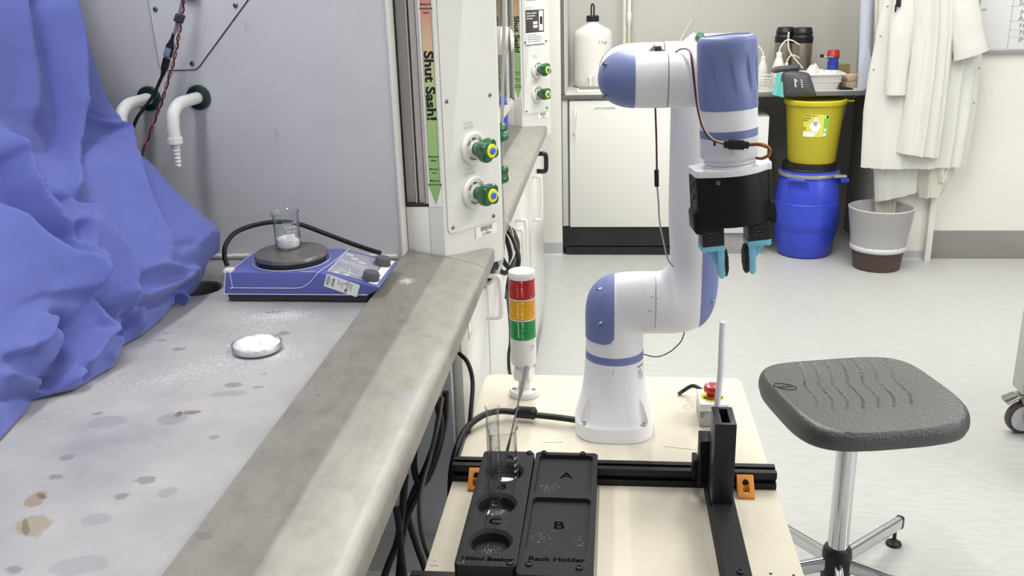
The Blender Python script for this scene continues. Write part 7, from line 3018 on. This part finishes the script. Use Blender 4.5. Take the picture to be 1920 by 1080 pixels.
obj('index_mark', b, M_['ink'], tf)

# gripper
GR = Matrix.Translation(W0) @ WS @ Matrix.Rotation(-math.radians(4.6), 4, 'Y') @ Matrix.Rotation(math.radians(6), 4, 'Z')
plan = spline([V(p + (0,)) for p in ((-0.0535, 0.026), (0, 0.030), (0.0535, 0.026), (0.0560, 0.0), (0.0545, -0.014), (0.045, -0.0185), (0.030, -0.0315), (0.006, -0.0410), (-0.020, -0.0385), (-0.038, -0.0315), (-0.052, -0.0260), (-0.0555, -0.018), (-0.0560, 0.0))], 5, True)
pl2 = [(p.x, p.y) for p in plan]
b = newbm()
prism(b, [(x * 1.01, y * 1.02) for x, y in pl2], -0.1325, -0.1225, GR, 0.0008)
lathe(b, [(0.0365, -0.1228), (0.036, -0.1195)], GR, 48)
gp = obj('gripper_plate', b, mat('gripper_white', '#e9e9ec', 0.4), rob)
b = newbm()
prism(b, pl2, -0.207, -0.1325, GR, 0.0006)
gh = obj('gripper_housing', b, M_['black_print'], rob, 50)
Mg = GR @ Matrix(((1, 0, 0, 0), (0, 0, 1, 0), (0, 1, 0, 0), (0, 0, 0, 1)))   # polygon in x, z
b = newbm()
prism(b, [(-0.056, -0.182), (-0.0605, -0.189), (-0.0600, -0.213), (-0.0575, -0.217), (-0.050, -0.2185), (-0.046, -0.210), (0.046, -0.2065), (0.052, -0.212), (0.0590, -0.2120), (0.0605, -0.200), (0.0590, -0.186), (0.056, -0.180)], -0.019, 0.024, Mg, 0.001)
obj('finger_mount', b, M_['black_print'], gh)
b = newbm()
for z in (-0.143, -0.163):
    cyl(b, GR @ V((-0.054, -0.004, z)), GR @ V((-0.0585, -0.004, z)), 0.0042, seg=16, bev=0.001)
obj('side_screw', b, M_['black_plastic'], gh)
b = newbm()
lathe(b, [(0.0032, 0), (0.0032, 0.001), (0.0022, 0.0012), (0.0018, 0.0002)], GR @ axis_m((-0.0265, -0.0372, -0.1395), (-0.3, -1, 0)), 16)
obj('front_screw', b, M_['screw'], gh)
b = newbm()
lathe(b, [(0.0034, -0.001), (0.0034, 0.0006), (0.001, 0.0006)], GR @ axis_m((0.0375, -0.0262, -0.1385), (0.5, -0.8, 0)), 16)
obj('cable_hole', b, M_['ink'], gh)
for side in (-1, 1):
    xo = -0.0330 if side < 0 else 0.0345
    zt = -0.2105 if side < 0 else -0.2085
    b = newbm()
    w = 0.0165
    box(b, (xo - w, -0.020, zt - 0.027), (xo + w - 0.001, 0.014, zt + 0.002), 0.0008, M=GR)
    fb = obj('servo_block', b, M_['black_plastic'], rob)
    b = newbm()
    lines(b, GR @ frame_m((xo - 0.010, -0.0202, zt - 0.006), (1, 0, 0), (0, 0, 1)), 3, 0.018, 0.0022, 0.0055, 6)
    obj('servo_print', b, mat('dim_print', '#3a3a3e', 0.4), fb)
    b = newbm()
    zt2 = zt - 0.027
    xi = xo - side * (w - 0.0055)            # inner vertical plate
    s = -side
    arch = [(xi - 0.0050, zt2 - 0.004), (xi + 0.0050, zt2 - 0.004), (xi + 0.0050, zt2 - 0.046), (xi + 0.003, zt2 - 0.051), (xi, zt2 - 0.0525), (xi - 0.003, zt2 - 0.051), (xi - 0.005, zt2 - 0.046)]
    box(b, (xo - w - 0.001, -0.0205, zt2 - 0.0080), (xo + w, 0.0145, zt2), 0.0008, M=GR)
    prism(b, arch, -0.0165, 0.0105, Mg, 0.0006)
    xe = xo + side * (w - 0.003)
    gus = [(xi + side * 0.0045, zt2 - 0.007), (xe, zt2 - 0.007), (xi + side * 0.0045, zt2 - 0.0345)]
    if side > 0:
        gus.reverse()
    prism(b, gus, -0.006, 0.001, Mg, 0.0004)
    fg = obj('finger', b, M_['finger'], rob)
    b = newbm()
    cen = GR @ V((xi + s * 0.0050, -0.003, zt2 - 0.0305))
    rp = []
    for (kx, d) in ((0.97, 0), (1.0, 0.001), (1.0, 0.0036), (0.94, 0.0044), (0.5, 0.0046)):
        rp.append([GR @ V((xi + s * (0.0050 + d), -0.003 + q[0] * kx, zt2 - 0.0300 + q[1] * kx)) for q in sell(0.0150, 0.0225, 2.4, 36)])
    loft(b, rp)
    for i in range(7):
        for j in range(9):
            yy_, zz_ = -0.003 + (i - 3) * 0.0038, zt2 - 0.030 + (j - 4) * 0.0044
            if ((yy_ + 0.003) / 0.0145) ** 2 + ((zz_ - zt2 + 0.03) / 0.021) ** 2 < 0.95:
                x_a, x_b = sorted((xi + s * 0.0094, xi + s * 0.0105))
                box(b, (x_a, yy_ - 0.0014, zz_ - 0.0016), (x_b, yy_ + 0.0014, zz_ + 0.0016), M=GR)
    obj('grip_pad', b, M_['black_rubber'], fg)
    b = newbm()
    cyl(b, GR @ V((xe, -0.012, zt2 - 0.008)), GR @ V((xe, -0.012, zt2 - 0.0115)), 0.002, seg=10)
    obj('screw', b, M_['steel'], fg)

# servo leads clipped along the arm
yc = 1.322
b = newbm()
p = at_y(1232, 90, 1.40)
box(b, (p.x - 0.005, 1.372, 1.3408), (p.x + 0.005, 1.392, 1.3475), 0.001)
clip = obj('cable_clip', b, mat('clip_dark', '#3d3a3b', 0.5), wl)
b = newbm()
prism(b, [(-0.008, 0), (0.001, 0), (0.001, 0.010)], 1.395, 1.399, Matrix(((1, 0, 0, p.x - 0.004), (0, 0, 1, 0), (0, 1, 0, 1.3395), (0, 0, 0, 1))))
obj('clip_tab', b, mat('tab_grey', '#8a888c', 0.5), clip)
lead = [at_y(1268, 98, 1.360), at_y(1275, 93, 1.36), at_y(1288, 92, 1.335), at_y(1296, 100, 1.300), at_y(1300, 125, 1.287), at_y(1304, 165, 1.286), at_y(1309, 205, 1.285), at_y(1319, 240, 1.284), at_y(1336, 262, 1.282), at_y(1361, 271, 1.280)]
for k, (nm, hx, off) in enumerate((('black_wire', '#1b1b1d', (-0.0012, 0)), ('red_wire', '#8c4a48', (0.0, -0.0006)), ('white_wire', '#d6d2cd', (0.0012, 0)))):
    b = newbm()
    tube(b, [q + V((off[0] + 0.0004 * math.sin(i * 1.3 + k), off[1], 0.0004 * k)) for i, q in enumerate(lead)], 0.0009, 7, 10)
    obj(nm, b, mat('lead_' + nm, hx, 0.45), rob)
b = newbm()
a0, a1 = at_y(1357, 271, 1.280), at_y(1404, 272, 1.280)
Mx = frame_m(a0, a1 - a0, (0, 0, 1))
Lc = (a1 - a0).length
box(b, (0.0, -0.0045, -0.003), (Lc, 0.0045, 0.003), 0.0008, M=Mx)
box(b, (0.006, -0.0062, -0.004), (Lc - 0.006, 0.0062, 0.004), 0.001, M=Mx)
obj('lead_connector', b, M_['black_plastic'], rob)
loop = [at_y(1402, 269, 1.280), at_y(1420, 268, 1.278), at_y(1436, 271, 1.279), at_y(1445, 280, 1.285), at_y(1442, 293, 1.296), at_y(1430, 299, 1.31), at_y(1418, 298, 1.322)]
for k, (nm, hx) in enumerate((('orange_wire', '#d79a3c'), ('red_wire', '#a8432e'), ('brown_wire', '#5b3a2a'))):
    b = newbm()
    tube(b, [q + V((-0.0008 * k * (0 if i < 2 else 1), 0, -0.0017 * k if i < 3 else (-0.0004 * k if i < 4 else 0.0012 * k))) for i, q in enumerate(loop)], 0.0009, 7, 10)
    obj(nm, b, mat('loop_' + nm, hx, 0.45), rob)
hang = [at_y(1243, 95, 1.385), at_y(1236, 92, 1.395), at_y(1229, 105, 1.425), at_y(1227, 160, 1.43), at_y(1228, 200, 1.43), at_y(1230, 260, 1.44), at_y(1231, 322, 1.445)]
for k, hx in enumerate((('black_wire', '#1b1b1d'), ('red_wire', '#7d3b40'))):
    b = newbm()
    tube(b, [q + V((0.0012 * k, 0, 0)) for q in hang], 0.0009, 7, 8)
    obj(hx[0], b, mat('hang_' + hx[0], hx[1], 0.45), rob)
b = newbm()
cyl(b, at_y(1231, 318, 1.445), at_y(1231.5, 350, 1.446), 0.0036, seg=12, bev=0.001)
obj('inline_connector', b, M_['black_plastic'], rob)
hang2 = [at_y(1231.5, 350, 1.446), at_y(1234, 380, 1.45), at_y(1236, 415, 1.46), at_y(1243, 450, 1.48), at_y(1252, 487, 1.505), at_y(1262, 500, 1.512)]
for k, hx in enumerate((('white_wire', '#d6d2cd'), ('brown_wire', '#8d6a60'))):
    b = newbm()
    tube(b, [q + V((0.0011 * k, 0, 0)) for q in hang2], 0.0008, 7, 8)
    obj(hx[0], b, mat('hang2_' + hx[0], hx[1], 0.45), rob)
b = newbm()
tube(b, [at_y(1292, 560, 1.635), at_y(1282, 628, 1.63), at_y(1266, 652, 1.625), at_y(1246, 665, 1.62), at_y(1228, 669, 1.615), at_y(1206, 664, 1.60)], 0.0011, 7, 8)
obj('thin_lead', b, M_['black_wire'], rob)
